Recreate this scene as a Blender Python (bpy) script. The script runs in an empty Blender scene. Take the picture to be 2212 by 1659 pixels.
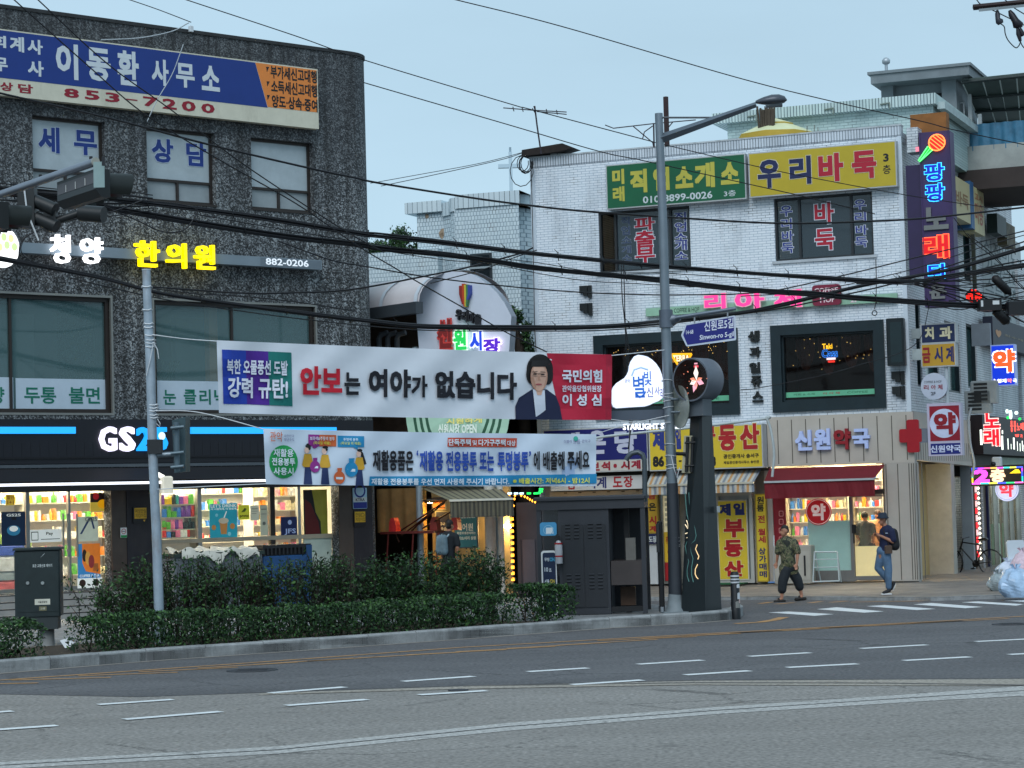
import bpy,math,random
from mathutils import Vector,Matrix
random.seed(7)
R=math.radians
SC=bpy.context.scene; COL=SC.collection
# ---------------------------------------------------------------- camera
CX,CY,F=1106.0,829.5,4925.0           # photo measured on a 2212 x 1659 grid
PIT,ROL,H=.0523,-.0279,2.35
_cp,_sp,_cr,_sr=math.cos(PIT),math.sin(PIT),math.cos(ROL),math.sin(ROL)
_u0=Vector((0,-_sp,_cp)); _r0=Vector((1,0,0)); FW=Vector((0,_cp,_sp))
RG=_r0*_cr+_u0*_sr; UP=_u0*_cr-_r0*_sr
cam=bpy.data.cameras.new('camera'); camo=bpy.data.objects.new('camera',cam); COL.objects.link(camo)
cam.sensor_width=36; cam.lens=36*F/2212; cam.clip_end=3000; cam.clip_start=.5
camo.matrix_world=Matrix(((RG.x,UP.x,-FW.x,0),(RG.y,UP.y,-FW.y,0),(RG.z,UP.z,-FW.z,H),(0,0,0,1)))
SC.camera=camo
# ---------------------------------------------------------------- dusk sky and soft sun
SUN_EL,SUN_AZ=46,192                   # azimuth of the glow behind the viewer
w=bpy.data.worlds.new('World'); SC.world=w; w.use_nodes=True
nt=w.node_tree; bg=nt.nodes['Background']
sky=nt.nodes.new('ShaderNodeTexSky'); sky.sky_type='NISHITA'; sky.sun_disc=False
sky.sun_elevation=R(SUN_EL); sky.sun_rotation=R(SUN_AZ); sky.air_density=1.0; sky.dust_density=.6; sky.ozone_density=3.0
hs=nt.nodes.new('ShaderNodeMixRGB'); hs.blend_type='MIX'; hs.inputs[0].default_value=.86   # thin even cloud veil
hs.inputs[2].default_value=(4.85,6.8,8.1,1)
nt.links.new(sky.outputs[0],hs.inputs[1])
cn=nt.nodes.new('ShaderNodeTexNoise'); cn.inputs['Scale'].default_value=3.2; cn.inputs['Detail'].default_value=6; cm=nt.nodes.new('ShaderNodeMapping'); cm.inputs['Scale'].default_value=(1,1,4); ct=nt.nodes.new('ShaderNodeTexCoord')
nt.links.new(ct.outputs['Generated'],cm.inputs[0]); nt.links.new(cm.outputs[0],cn.inputs['Vector']); cr_=nt.nodes.new('ShaderNodeMapRange'); cr_.inputs[1].default_value=.35; cr_.inputs[2].default_value=.65; cr_.inputs[3].default_value=.965; cr_.inputs[4].default_value=1.05
nt.links.new(cn.outputs['Fac'],cr_.inputs[0]); cs=nt.nodes.new('ShaderNodeVectorMath'); cs.operation='SCALE'; nt.links.new(hs.outputs[0],cs.inputs[0]); nt.links.new(cr_.outputs[0],cs.inputs[3]); nt.links.new(cs.outputs[0],bg.inputs[0])
bg.inputs[1].default_value=.106
sl=bpy.data.lights.new('sun','SUN'); sl.energy=1.85; sl.angle=R(40); sl.color=(.97,.985,1)
so=bpy.data.objects.new('sun',sl); COL.objects.link(so)
_az=R(SUN_AZ); so.rotation_euler=(R(90-SUN_EL),0,math.pi-_az)
SC.view_settings.view_transform='Standard'; SC.view_settings.look='None'; SC.view_settings.exposure=0; SC.view_settings.gamma=1
SC.cycles.use_denoising=True; SC.cycles.max_bounces=6; SC.cycles.diffuse_bounces=3; SC.cycles.glossy_bounces=3
SC.cycles.transmission_bounces=4; SC.cycles.transparent_max_bounces=8; SC.cycles.sample_clamp_indirect=4
SC.cycles.caustics_reflective=False; SC.cycles.caustics_refractive=False
SC.render.film_transparent=False
# ---------------------------------------------------------------- helpers
def ray(x,y): return (FW+RG*((x-CX)/F)-UP*((y-CY)/F))
CAM=Vector((0,0,H))
def G(x,y,z=0.):
    d=ray(x,y); t=(z-H)/d.z; return CAM+d*t
def AT(x,y,D):
    d=ray(x,y); return CAM+d*(D/d.y)
class Fr:
    """upright frame: a runs along the wall, d is the distance out of it, z is height"""
    def __init__(s,o,yaw):
        s.o=Vector((o[0],o[1],0)); s.yaw=yaw; s.u=Vector((math.cos(yaw),math.sin(yaw),0)); s.n=Vector((math.sin(yaw),-math.cos(yaw),0))
    def at(s,x,y,d=0.):
        r=ray(x,y); t=((s.o+s.n*d)-CAM).dot(s.n)/r.dot(s.n); p=CAM+r*t
        return ((p-s.o).dot(s.u),p.z)
    def q(s,tl,br,d=0.):
        a0,z1=s.at(tl[0],tl[1],d); a1,z0=s.at(br[0],br[1],d); return a0,a1,z0,z1
    def w(s,a,d,z): return s.o+s.u*a+s.n*d+Vector((0,0,z))
    def loc(s,p):
        v=p-s.o; return (v.dot(s.u),v.dot(s.n),p.z)
    def sub(s,a,d,yaw): return Fr(s.w(a,d,0),s.yaw+yaw)
WF=Fr((0,0),0.)
_tx={}
def glyphs(t,off,ext=0.):
    """outlines of a text; bold text is four shifted copies (fourth value: copy number)"""
    k=(t,off,ext)
    if k not in _tx:
        c=bpy.data.curves.new('t','FONT'); c.body=t; c.offset=min(off,.012); c.resolution_u=2; c.extrude=ext
        o=bpy.data.objects.new('t',c); me=bpy.data.meshes.new_from_object(o)
        v0=[tuple(v.co) for v in me.vertices]; f0=[tuple(p.vertices) for p in me.polygons]; V=[];Fc=[]; e=max(0,off-.012)
        for i,(x,y) in enumerate(((e,e),(-e,e),(e,-e),(-e,-e)) if e>.003 else ((0,0),)):
            n=len(V); V+=[(a+x,b+y,q,i) for a,b,q in v0]; Fc+=[tuple(j+n for j in f) for f in f0]
        xs=[v[0] for v in V]; ys=[v[1] for v in V]
        bpy.data.objects.remove(o); bpy.data.curves.remove(c); bpy.data.meshes.remove(me)
        _tx[k]=(V,Fc,min(xs),max(xs),min(ys),max(ys))
    return _tx[k]
class MB:
    """collects shapes in frame coordinates (a,d,z); mesh coordinates are (a,-d,z)"""
    def __init__(s): s.v=[]; s.f=[]; s.m=[]; s.smooth=set()
    def add(s,vs,fs,mi=0,sm=False):
        n=len(s.v); s.v.extend((p[0],p[1],p[2]) for p in vs)
        for f in fs:
            if sm: s.smooth.add(len(s.f))
            s.f.append(tuple(i+n for i in f)); s.m.append(mi)
        return s
    def box(s,a0,a1,d0,d1,z0,z1,mi=0):
        v=[(a,d,z) for z in (z0,z1) for d in (d0,d1) for a in (a0,a1)]
        return s.add(v,[(0,1,3,2),(4,6,7,5),(0,4,5,1),(2,3,7,6),(0,2,6,4),(1,5,7,3)],mi)
    def bbox(s,a0,a1,d0,d1,z0,z1,b=.01,mi=0):
        """box with its upright and top edges chamfered"""
        P=[(a0+b,d0),(a1-b,d0),(a1,d0+b),(a1,d1-b),(a1-b,d1),(a0+b,d1),(a0,d1-b),(a0,d0+b)]
        ca,cd=(a0+a1)/2,(d0+d1)/2
        Q=[(ca+(a-ca)*(1-2*b/max(1e-6,a1-a0)),cd+(d-cd)*(1-2*b/max(1e-6,d1-d0))) for a,d in P]
        v=[(a,d,z0) for a,d in P]+[(a,d,z1-b) for a,d in P]+[(a,d,z1) for a,d in Q]
        f=[tuple(range(7,-1,-1)),tuple(range(16,24))]
        for k in range(8):
            j=(k+1)%8; f+= [(k,j,8+j,8+k),(8+k,8+j,16+j,16+k)]
        return s.add(v,f,mi)
    def quad(s,*p,mi=0): return s.add(p,[(0,1,2,3)],mi)
    def poly(s,pts,d0,d1,mi=0,side=None):
        """outline in (a,z) given thickness from d0 to d1"""
        n=len(pts); v=[(a,d1,z) for a,z in pts]+[(a,d0,z) for a,z in pts]
        s.add(v,[tuple(range(n)),tuple(range(2*n-1,n-1,-1))],mi)
        m=len(s.v)-2*n
        for k in range(n):
            j=(k+1)%n; s.f.append((m+k,m+n+k,m+n+j,m+j)); s.m.append(mi if side is None else side)
        return s
    def slab(s,pts,z0,z1,mi=0):
        """outline in (a,d) given height from z0 to z1"""
        n=len(pts); v=[(a,d,z1) for a,d in pts]+[(a,d,z0) for a,d in pts]
        s.add(v,[tuple(range(n)),tuple(range(2*n-1,n-1,-1))],mi); m=len(s.v)-2*n
        for k in range(n):
            j=(k+1)%n; s.f.append((m+k,m+n+k,m+n+j,m+j)); s.m.append(mi)
        return s
    def disc(s,a,z,r,d0,d1,n=24,mi=0,side=None,rz=None):
        return s.poly([(a+r*math.cos(2*math.pi*k/n),z+(rz or r)*math.sin(2*math.pi*k/n)) for k in range(n)],d0,d1,mi,side)
    def ring(s,a,z,r0,r1,d0,d1,n=24,mi=0):
        for k in range(n):
            t0,t1=2*math.pi*k/n,2*math.pi*(k+1)/n
            P=[(a+r*math.cos(t),z+r*math.sin(t)) for r,t in ((r0,t0),(r1,t0),(r1,t1),(r0,t1))]
            s.poly(P,d0,d1,mi)
        return s
    def rrect(s,a0,a1,z0,z1,rad,d0,d1,mi=0,side=None,n=4):
        P=[]
        for (ca,cz,t) in ((a1-rad,z1-rad,0),(a0+rad,z1-rad,90),(a0+rad,z0+rad,180),(a1-rad,z0+rad,270)):
            for k in range(n+1): P.append((ca+rad*math.cos(R(t+90*k/n)),cz+rad*math.sin(R(t+90*k/n))))
        return s.poly(P,d0,d1,mi,side)
    def tube(s,pts,r,n=6,mi=0,caps=True,closed=False):
        P=[Vector(p) for p in pts]; N=len(P)
        rr=r if isinstance(r,(list,tuple)) else [r]*N
        up=None; V=[]
        for i in range(N):
            if closed: t=P[(i+1)%N]-P[i-1]
            else: t=P[min(i+1,N-1)]-P[max(i-1,0)]
            if t.length<1e-9: t=Vector((0,0,1))
            t.normalize()
            if up is None: up=Vector((0,0,1)) if abs(t.z)<.9 else Vector((1,0,0))
            b=t.cross(up)
            if b.length<1e-6: b=t.orthogonal()
            b.normalize(); up=b.cross(t).normalized()
            for k in range(n):
                a=2*math.pi*k/n; V.append(P[i]+(b*math.cos(a)+up*math.sin(a))*rr[i])
        f=[]
        for i in range(N if closed else N-1):
            for k in range(n):
                j=(k+1)%n; ii=(i+1)%N; f.append((i*n+k,i*n+j,ii*n+j,ii*n+k))
        s.add(V,f,mi,sm=n>4)
        if caps and not closed: s.add(V[:n],[tuple(range(n-1,-1,-1))],mi); s.add(V[-n:],[tuple(range(n))],mi)
        return s
    def lathe(s,prof,a=0,d=0,n=16,mi=0,ax='z'):
        """profile of (radius,height) turned about an upright axis (or about d with ax='d', a with ax='a')"""
        V=[]; N=len(prof)
        for r,h in prof:
            for k in range(n):
                t=2*math.pi*k/n; c,e=r*math.cos(t),r*math.sin(t)
                V.append((a[0]+c,a[1]+e,a[2]+h) if ax=='z' else ((a[0]+c,a[1]+h,a[2]+e) if ax=='d' else (a[0]+h,a[1]+c,a[2]+e)))
        f=[(i*n+k,i*n+(k+1)%n,(i+1)*n+(k+1)%n,(i+1)*n+k) for i in range(N-1) for k in range(n)]
        s.add(V,f,mi,sm=True)
        s.add(V[:n],[tuple(range(n-1,-1,-1))],mi); return s.add(V[-n:],[tuple(range(n))],mi)
    def text(s,t,rect,d,off=.02,mi=0,ext=0.,grow=0.):
        """lettering whose ink fills rect=(a0,a1,z0,z1)"""
        a0,a1,z0,z1=rect; V,Fc,x0,x1,y0,y1=glyphs(t,off,1. if ext else 0.)
        a0-=grow;a1+=grow;z0-=grow;z1+=grow
        kx=(a1-a0)/(x1-x0); kz=(z1-z0)/(y1-y0)
        return s.add([(a0+(v[0]-x0)*kx, d+v[3]*.0008+(ext*(v[2]*.5+.5) if ext else 0), z0+(v[1]-y0)*kz) for v in V],Fc,mi)
    def otext(s,t,rect,d,off,oo,mi,mo,step=.004,ext=0.):
        """lettering with an outline of another colour behind it"""
        a0,a1,z0,z1=rect; V,Fc,x0,x1,y0,y1=glyphs(t,off)
        ga=(a1-a0)/(x1-x0)*oo; gz=(z1-z0)/(y1-y0)*oo
        s.text(t,(a0-ga,a1+ga,z0-gz,z1+gz),d,off+oo,mo,ext)
        return s.text(t,rect,d+ext+step,off,mi)
    def leaf(s,p,sz,mi=0,up=.4):
        n=Vector((random.gauss(0,1),random.gauss(0,1),random.gauss(up,1))).normalized(); t=n.orthogonal().normalized()
        t=(Matrix.Rotation(random.uniform(0,6.28),3,n)@t); b=n.cross(t); p=Vector(p); l=sz*random.uniform(.6,1.25); wd=l*.42
        s.add([p-t*l*.5,p+b*wd*.5,p+t*l*.5+n*l*.08,p-b*wd*.5],[(0,1,2,3)],mi)
def mesh(mb,name,mats,off):
    me=bpy.data.meshes.new(name)
    me.from_pydata([(v[0]-off[0],-(v[1]-off[1]),v[2]-off[2]) for v in mb.v],[],mb.f)
    for m in (mats if isinstance(mats,(list,tuple)) else [mats]): me.materials.append(m)
    if len(me.materials)>1: me.polygons.foreach_set('material_index',mb.m)
    if mb.smooth: me.polygons.foreach_set('use_smooth',[i in mb.smooth for i in range(len(mb.f))])
    me.update(); return me
def tag(o,label,cat,group=None,kind=None):
    if label: o['label']=label
    if cat: o['category']=cat
    if group: o['group']=group
    if kind: o['kind']=kind
class T:
    """one thing: an Empty at its base, its parts and their sub-parts"""
    def __init__(s,name,label,cat,fr=WF,group=None,kind=None,base=None): s.i=(name,label,cat,group,kind); s.fr=fr; s.ps=[]; s.base=base
    def p(s,name,mb,mats,parent=None,label=None): s.ps.append((name,mb,mats,parent,label)); return len(s.ps)-1
    def done(s):
        V=[v for p in s.ps for v in p[1].v]
        if s.base: b=s.base
        else: b=((min(v[0] for v in V)+max(v[0] for v in V))/2,(min(v[1] for v in V)+max(v[1] for v in V))/2,min(v[2] for v in V))
        name,label,cat,group,kind=s.i
        solo=len(s.ps)==1 and s.ps[0][0] is None
        if solo: e=bpy.data.objects.new(name,mesh(s.ps[0][1],name,s.ps[0][2],b))
        else: e=bpy.data.objects.new(name,None); e.empty_display_size=.2
        COL.objects.link(e); e.location=s.fr.w(*b); e.rotation_euler=(0,0,s.fr.yaw); tag(e,label,cat,group,kind); s.o=e
        if solo: return s
        os=[]
        for n,mb,mats,par,lab in s.ps:
            o=bpy.data.objects.new(n,mesh(mb,n,mats,b)); COL.objects.link(o); os.append(o)
            o.parent=e if par is None else os[par]
            if lab: o['label']=lab
        s.os=os; return s
def one(name,label,cat,mb,mats,fr=WF,group=None,kind=None): 
    t=T(name,label,cat,fr,group,kind); t.p(None,mb,mats); return t.done()
def ground(name,mb,mats): return one(name,None,None,mb,mats,kind='structure')
def dup(root,loc,rz=None,label=None,scale=None):
    r=root.copy(); COL.objects.link(r); r.location=loc
    if rz is not None: r.rotation_euler=(0,0,rz)
    if label: r['label']=label
    if scale: r.scale=scale
    for ch in list(root.children):
        c=ch.copy(); COL.objects.link(c); c.parent=r
        for g in list(ch.children):
            k=g.copy(); COL.objects.link(k); k.parent=c
    return r
# ---------------------------------------------------------------- materials
def lin(c):
    if isinstance(c,str): c=tuple(int(c[i:i+2],16)/255 for i in (0,2,4))
    return tuple((x/12.92 if x<=.04045 else ((x+.055)/1.055)**2.4) for x in c)
class NT:
    def __init__(s,m): s.t=m.node_tree; s.b=s.t.nodes['Principled BSDF']
    def n(s,k,**kw):
        x=s.t.nodes.new(k)
        for a,v in kw.items(): setattr(x,a,v)
        return x
    def l(s,a,b): s.t.links.new(a,b)
def newmat(name,rough=.6,metal=0,spec=.5):
    m=bpy.data.materials.new(name); m.use_nodes=True; N=NT(m)
    N.b.inputs['Roughness'].default_value=rough; N.b.inputs['Metallic'].default_value=metal; N.b.inputs['Specular IOR Level'].default_value=spec
    return m,N
_mc={}
def M(col,rough=.6,var=.12,sc=3.,metal=0.,bump=0.,bsc=40.,spec=.4,name=None,emit=0.,dirt=None,mix=.0):
    """plain surface: base colour broken up by two scales of noise"""
    k=(col,rough,var,sc,metal,bump,bsc,spec,emit,dirt,mix)
    if k in _mc: return _mc[k]
    m,N=newmat(name or 'surface',rough,metal,spec); c=lin(col)
    tc=N.n('ShaderNodeTexCoord'); n1=N.n('ShaderNodeTexNoise'); n1.inputs['Scale'].default_value=sc; n1.inputs['Detail'].default_value=5; n1.inputs['Roughness'].default_value=.65
    N.l(tc.outputs['Object'],n1.inputs['Vector'])
    r=N.n('ShaderNodeMapRange'); r.inputs[1].default_value=.3; r.inputs[2].default_value=.7; r.inputs[3].default_value=1-var; r.inputs[4].default_value=1+var
    N.l(n1.outputs['Fac'],r.inputs[0])
    mx=N.n('ShaderNodeVectorMath',operation='SCALE'); mx.inputs[0].default_value=c; N.l(r.outputs[0],mx.inputs[3])
    out=mx.outputs[0]
    if dirt:
        n2=N.n('ShaderNodeTexNoise'); n2.inputs['Scale'].default_value=sc*.6; n2.inputs['Detail'].default_value=8; n2.inputs['Roughness'].default_value=.75
        mp=N.n('ShaderNodeMapping'); mp.inputs['Scale'].default_value=(1,1,.35); mp.inputs['Location'].default_value=(3,1,7)
        N.l(tc.outputs['Object'],mp.inputs[0]); N.l(mp.outputs[0],n2.inputs['Vector'])
        q=N.n('ShaderNodeMapRange'); q.inputs[1].default_value=.5; q.inputs[2].default_value=.72; q.inputs[4].default_value=mix or .6
        N.l(n2.outputs['Fac'],q.inputs[0]); x=N.n('ShaderNodeMixRGB'); N.l(q.outputs[0],x.inputs[0]); N.l(out,x.inputs[1]); x.inputs[2].default_value=(*lin(dirt),1); out=x.outputs[0]
    N.l(out,N.b.inputs['Base Color'])
    if emit:
        N.l(out,N.b.inputs['Emission Color']); N.b.inputs['Emission Strength'].default_value=emit
    if bump:
        n3=N.n('ShaderNodeTexNoise'); n3.inputs['Scale'].default_value=bsc; n3.inputs['Detail'].default_value=3; N.l(tc.outputs['Object'],n3.inputs['Vector'])
        b=N.n('ShaderNodeBump'); b.inputs['Strength'].default_value=bump; b.inputs['Distance'].default_value=.02; N.l(n3.outputs['Fac'],b.inputs['Height']); N.l(b.outputs[0],N.b.inputs['Normal'])
    _mc[k]=m; return m
def E(col,st,base=None):
    """lit tube, lamp or lit face"""
    k=('E',col,st,base)
    if k in _mc: return _mc[k]
    m,N=newmat('lit',.4); c=lin(col); N.b.inputs['Base Color'].default_value=(*(lin(base) if base else tuple(x*.6 for x in c)),1)
    N.b.inputs['Emission Color'].default_value=(*c,1); N.b.inputs['Emission Strength'].default_value=st; _mc[k]=m; return m
def glass(col='9db8b8',alpha=.25,rough=.03,spec=.8):
    k=('G',col,alpha,rough)
    if k in _mc: return _mc[k]
    m,N=newmat('glass',rough,0,spec); N.b.inputs['Base Color'].default_value=(*lin(col),1); N.b.inputs['Alpha'].default_value=alpha; _mc[k]=m; return m
def brickmat(name,bw,bh,mort,c1,c2,cm,ax='xz',dirt=(.35,.36,.38),dscale=.5,dth=.62,rough=.55,off=.5,flat=False):
    m,N=newmat(name,rough); tc=N.n('ShaderNodeTexCoord'); sp=N.n('ShaderNodeSeparateXYZ'); cb=N.n('ShaderNodeCombineXYZ')
    N.l(tc.outputs['Object'],sp.inputs[0])
    ad=N.n('ShaderNodeMath',operation='ADD'); N.l(sp.outputs[0],ad.inputs[0]); N.l(sp.outputs[1],ad.inputs[1])
    N.l(ad.outputs[0] if ax!='xz' else sp.outputs[0],cb.inputs[0]); N.l(sp.outputs[2],cb.inputs[1])
    br=N.n('ShaderNodeTexBrick'); br.offset=off; N.l(cb.outputs[0],br.inputs['Vector'])
    br.inputs['Scale'].default_value=1; br.inputs['Brick Width'].default_value=bw; br.inputs['Row Height'].default_value=bh; br.inputs['Mortar Size'].default_value=mort
    br.inputs['Mortar Smooth'].default_value=.3
    for i,c in zip(('Color1','Color2','Mortar'),(c1,c2,cm)): br.inputs[i].default_value=(*lin(c),1)
    n1=N.n('ShaderNodeTexNoise'); n1.inputs['Scale'].default_value=dscale; n1.inputs['Detail'].default_value=9; n1.inputs['Roughness'].default_value=.7
    mp=N.n('ShaderNodeMapping'); mp.inputs['Scale'].default_value=(2.2,2.2,.6); N.l(tc.outputs['Object'],mp.inputs[0]); N.l(mp.outputs[0],n1.inputs['Vector'])
    q=N.n('ShaderNodeMapRange'); q.inputs[1].default_value=dth-.12; q.inputs[2].default_value=dth+.16; q.inputs[4].default_value=.75; N.l(n1.outputs['Fac'],q.inputs[0])
    x=N.n('ShaderNodeMixRGB',blend_type='MULTIPLY'); N.l(q.outputs[0],x.inputs[0]); N.l(br.outputs['Color'],x.inputs[1]); x.inputs[2].default_value=(*dirt,1)
    # thin black gaps where pointing fell out
    n2=N.n('ShaderNodeTexNoise'); n2.inputs['Scale'].default_value=2.3; n2.inputs['Detail'].default_value=4; N.l(tc.outputs['Object'],n2.inputs['Vector'])
    q2=N.n('ShaderNodeMapRange'); q2.inputs[1].default_value=.55; q2.inputs[2].default_value=.7; q2.inputs[4].default_value=.85; N.l(n2.outputs['Fac'],q2.inputs[0])
    mu=N.n('ShaderNodeMath',operation='MULTIPLY'); N.l(q2.outputs[0],mu.inputs[0]); N.l(br.outputs['Fac'],mu.inputs[1])
    y=N.n('ShaderNodeMixRGB'); N.l(mu.outputs[0],y.inputs[0]); N.l(x.outputs[0],y.inputs[1]); y.inputs[2].default_value=(.05,.055,.06,1)
    N.l(y.outputs[0],N.b.inputs['Base Color'])
    b=N.n('ShaderNodeBump'); b.invert=True; b.inputs['Strength'].default_value=.5; b.inputs['Distance'].default_value=.01; N.l(br.outputs['Fac'],b.inputs['Height']); N.l(b.outputs[0],N.b.inputs['Normal'])
    return m
def granite():
    m,N=newmat('granite chip render',.75); tc=N.n('ShaderNodeTexCoord')
    vo=N.n('ShaderNodeTexVoronoi'); vo.inputs['Scale'].default_value=34; N.l(tc.outputs['Object'],vo.inputs['Vector'])
    sp=N.n('ShaderNodeSeparateColor'); N.l(vo.outputs['Color'],sp.inputs[0])
    n1=N.n('ShaderNodeTexNoise'); n1.inputs['Scale'].default_value=1.1; n1.inputs['Detail'].default_value=6; n1.inputs['Roughness'].default_value=.7; N.l(tc.outputs['Object'],n1.inputs['Vector'])
    n0=N.n('ShaderNodeTexNoise'); n0.inputs['Scale'].default_value=9; n0.inputs['Detail'].default_value=4; N.l(tc.outputs['Object'],n0.inputs['Vector'])
    # chips sort by random value, patches by the slow noise, soot washes in from the top
    a=N.n('ShaderNodeMath',operation='MULTIPLY_ADD'); N.l(n1.outputs['Fac'],a.inputs[0]); a.inputs[1].default_value=.55; N.l(sp.outputs[0],a.inputs[2])
    a2=N.n('ShaderNodeMath',operation='MULTIPLY_ADD'); N.l(n0.outputs['Fac'],a2.inputs[0]); a2.inputs[1].default_value=.5; N.l(a.outputs[0],a2.inputs[2])
    cr=N.n('ShaderNodeValToRGB'); e=cr.color_ramp; e.elements[0].position=.60/2; e.elements[0].color=(.014,.017,.02,1); e.elements[1].position=1.9/2; e.elements[1].color=(.42,.44,.44,1)
    for p,c in ((.42,.03),(.52,.075),(.62,.15),(.72,.26)):
        k=e.elements.new(p); k.color=(c*.93,c*1.02,c*1.08,1)
    h=N.n('ShaderNodeMath',operation='MULTIPLY'); N.l(a2.outputs[0],h.inputs[0]); h.inputs[1].default_value=.508; N.l(h.outputs[0],cr.inputs[0])
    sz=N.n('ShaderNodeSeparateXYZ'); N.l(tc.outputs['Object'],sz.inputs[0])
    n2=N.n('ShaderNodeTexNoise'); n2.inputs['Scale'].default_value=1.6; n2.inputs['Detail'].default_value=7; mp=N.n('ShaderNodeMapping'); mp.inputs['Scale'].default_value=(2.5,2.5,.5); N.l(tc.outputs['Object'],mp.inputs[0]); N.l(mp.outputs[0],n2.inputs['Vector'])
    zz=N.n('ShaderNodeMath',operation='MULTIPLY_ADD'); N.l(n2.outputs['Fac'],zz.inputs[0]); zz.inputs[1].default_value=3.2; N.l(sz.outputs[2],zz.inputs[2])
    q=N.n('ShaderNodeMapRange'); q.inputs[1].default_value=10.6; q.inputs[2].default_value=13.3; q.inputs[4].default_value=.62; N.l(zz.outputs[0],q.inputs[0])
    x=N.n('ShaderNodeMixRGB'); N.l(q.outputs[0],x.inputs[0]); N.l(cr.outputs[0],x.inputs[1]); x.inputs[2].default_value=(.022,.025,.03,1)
    n6=N.n('ShaderNodeTexNoise'); n6.inputs['Scale'].default_value=1.; n6.inputs['Detail'].default_value=5; m6=N.n('ShaderNodeMapping'); m6.inputs['Scale'].default_value=(5,5,.22); N.l(tc.outputs['Object'],m6.inputs[0]); N.l(m6.outputs[0],n6.inputs['Vector'])
    r6=N.n('ShaderNodeMapRange'); r6.inputs[1].default_value=.36; r6.inputs[2].default_value=.64; r6.inputs[3].default_value=.55; r6.inputs[4].default_value=1.3; N.l(n6.outputs['Fac'],r6.inputs[0]); v6=N.n('ShaderNodeVectorMath',operation='SCALE'); N.l(x.outputs[0],v6.inputs[0]); N.l(r6.outputs[0],v6.inputs[3])
    N.l(v6.outputs[0],N.b.inputs['Base Color'])
    b=N.n('ShaderNodeBump'); b.inputs['Strength'].default_value=.6; b.inputs['Distance'].default_value=.02; N.l(vo.outputs['Distance'],b.inputs['Height']); N.l(b.outputs[0],N.b.inputs['Normal'])
    return m
# ---------------------------------------------------------------- wall frames
FL=Fr((0,0),.7154); FR=Fr((0,0),-.3881)
_p=AT(192,1274.4,50.7); FL.o=Vector((_p.x,_p.y,0))
_p=G(1865,1256,.17); FR.o=Vector((_p.x,_p.y,0))
_c=FR.at(1968,900)[0]; FS=Fr(FR.w(_c,0,0),-.3881+math.pi/2)     # side wall of the white building
# ---------------------------------------------------------------- photo windows: pixel of an enlarged crop -> photo grid
def Zr(ox,oy,k): return lambda x,y:((ox+x*k)/1.82278,(oy+y*k)/1.82278)
Z1=Zr(0,0,.63291); Z2=Zr(0,900,.63291); Z3=Zr(0,1750,.63291); Z4=Zr(1300,1000,.51989); Y1=Zr(2000,300,.45208); Y2=Zr(2900,200,.51175)
Y3=Zr(2100,1000,.40687); Y4=Zr(2900,1000,.51175); X1=Zr(1300,1700,.45208); X2=Zr(2050,1600,.45208); X3=Zr(2900,1700,.51175); X4=Zr(2400,1950,.36166)
W1=Zr(3500,900,.24116); W2=Zr(3500,1300,.24116); W3=Zr(3600,1650,.1953); W4=Zr(3600,1900,.30147); W5=Zr(0,550,.25316); W6=Zr(1500,550,.36166); W7=Zr(3732,0,.13562); Z8=Zr(0,2400,1.82278)
VV=lambda x,y:(x,y)
def holed(mb,a0,a1,z0,z1,holes,d=0.,t=.2,mi=0,mr=None):
    """wall face with rectangular openings and their reveals"""
    xs=sorted({a0,a1,*[min(max(v,a0),a1) for h in holes for v in h[:2]]}); zs=sorted({z0,z1,*[min(max(v,z0),z1) for h in holes for v in h[2:4]]})
    for i in range(len(xs)-1):
        for j in range(len(zs)-1):
            ca,cz=(xs[i]+xs[i+1])/2,(zs[j]+zs[j+1])/2
            if any(h[0]<ca<h[1] and h[2]<cz<h[3] for h in holes): continue
            mb.quad((xs[i],d,zs[j]),(xs[i+1],d,zs[j]),(xs[i+1],d,zs[j+1]),(xs[i],d,zs[j+1]),mi=mi)
    r=mi if mr is None else mr
    for h in holes:
        p,q,u,v=h[:4]
        mb.quad((p,d,u),(p,d,v),(p,d-t,v),(p,d-t,u),mi=r); mb.quad((q,d,u),(q,d-t,u),(q,d-t,v),(q,d,v),mi=r)
        mb.quad((p,d,v),(q,d,v),(q,d-t,v),(p,d-t,v),mi=r); mb.quad((p,d,u),(p,d-t,u),(q,d-t,u),(q,d,u),mi=r)
def frame(mb,a0,a1,z0,z1,w,d0,d1,mi=0):
    mb.box(a0,a1,d0,d1,z0,z0+w,mi); mb.box(a0,a1,d0,d1,z1-w,z1,mi); mb.box(a0,a0+w,d0,d1,z0+w,z1-w,mi); mb.box(a1-w,a1,d0,d1,z0+w,z1-w,mi)
def inx(x,w):
    """point a distance w behind the kerb that stands in photo column x"""
    lo,hi=x-200,x+400
    for _ in range(30):
        m=(lo+hi)/2; v=inward(m,w)-CAM
        if CX+F*v.dot(RG)/v.dot(FW)<x: lo=m
        else: hi=m
    return inward(lo,w)
def gpoly(name,pts,z,mat,ang=0):
    mb=MB(); mb.add([(p[0],-p[1],z) for p in pts],[tuple(range(len(pts)))]); return ground(name,mb,mat)
WD=lambda v:(v.x,-v.y,v.z)   # world point -> frame coordinates of the world frame
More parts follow.
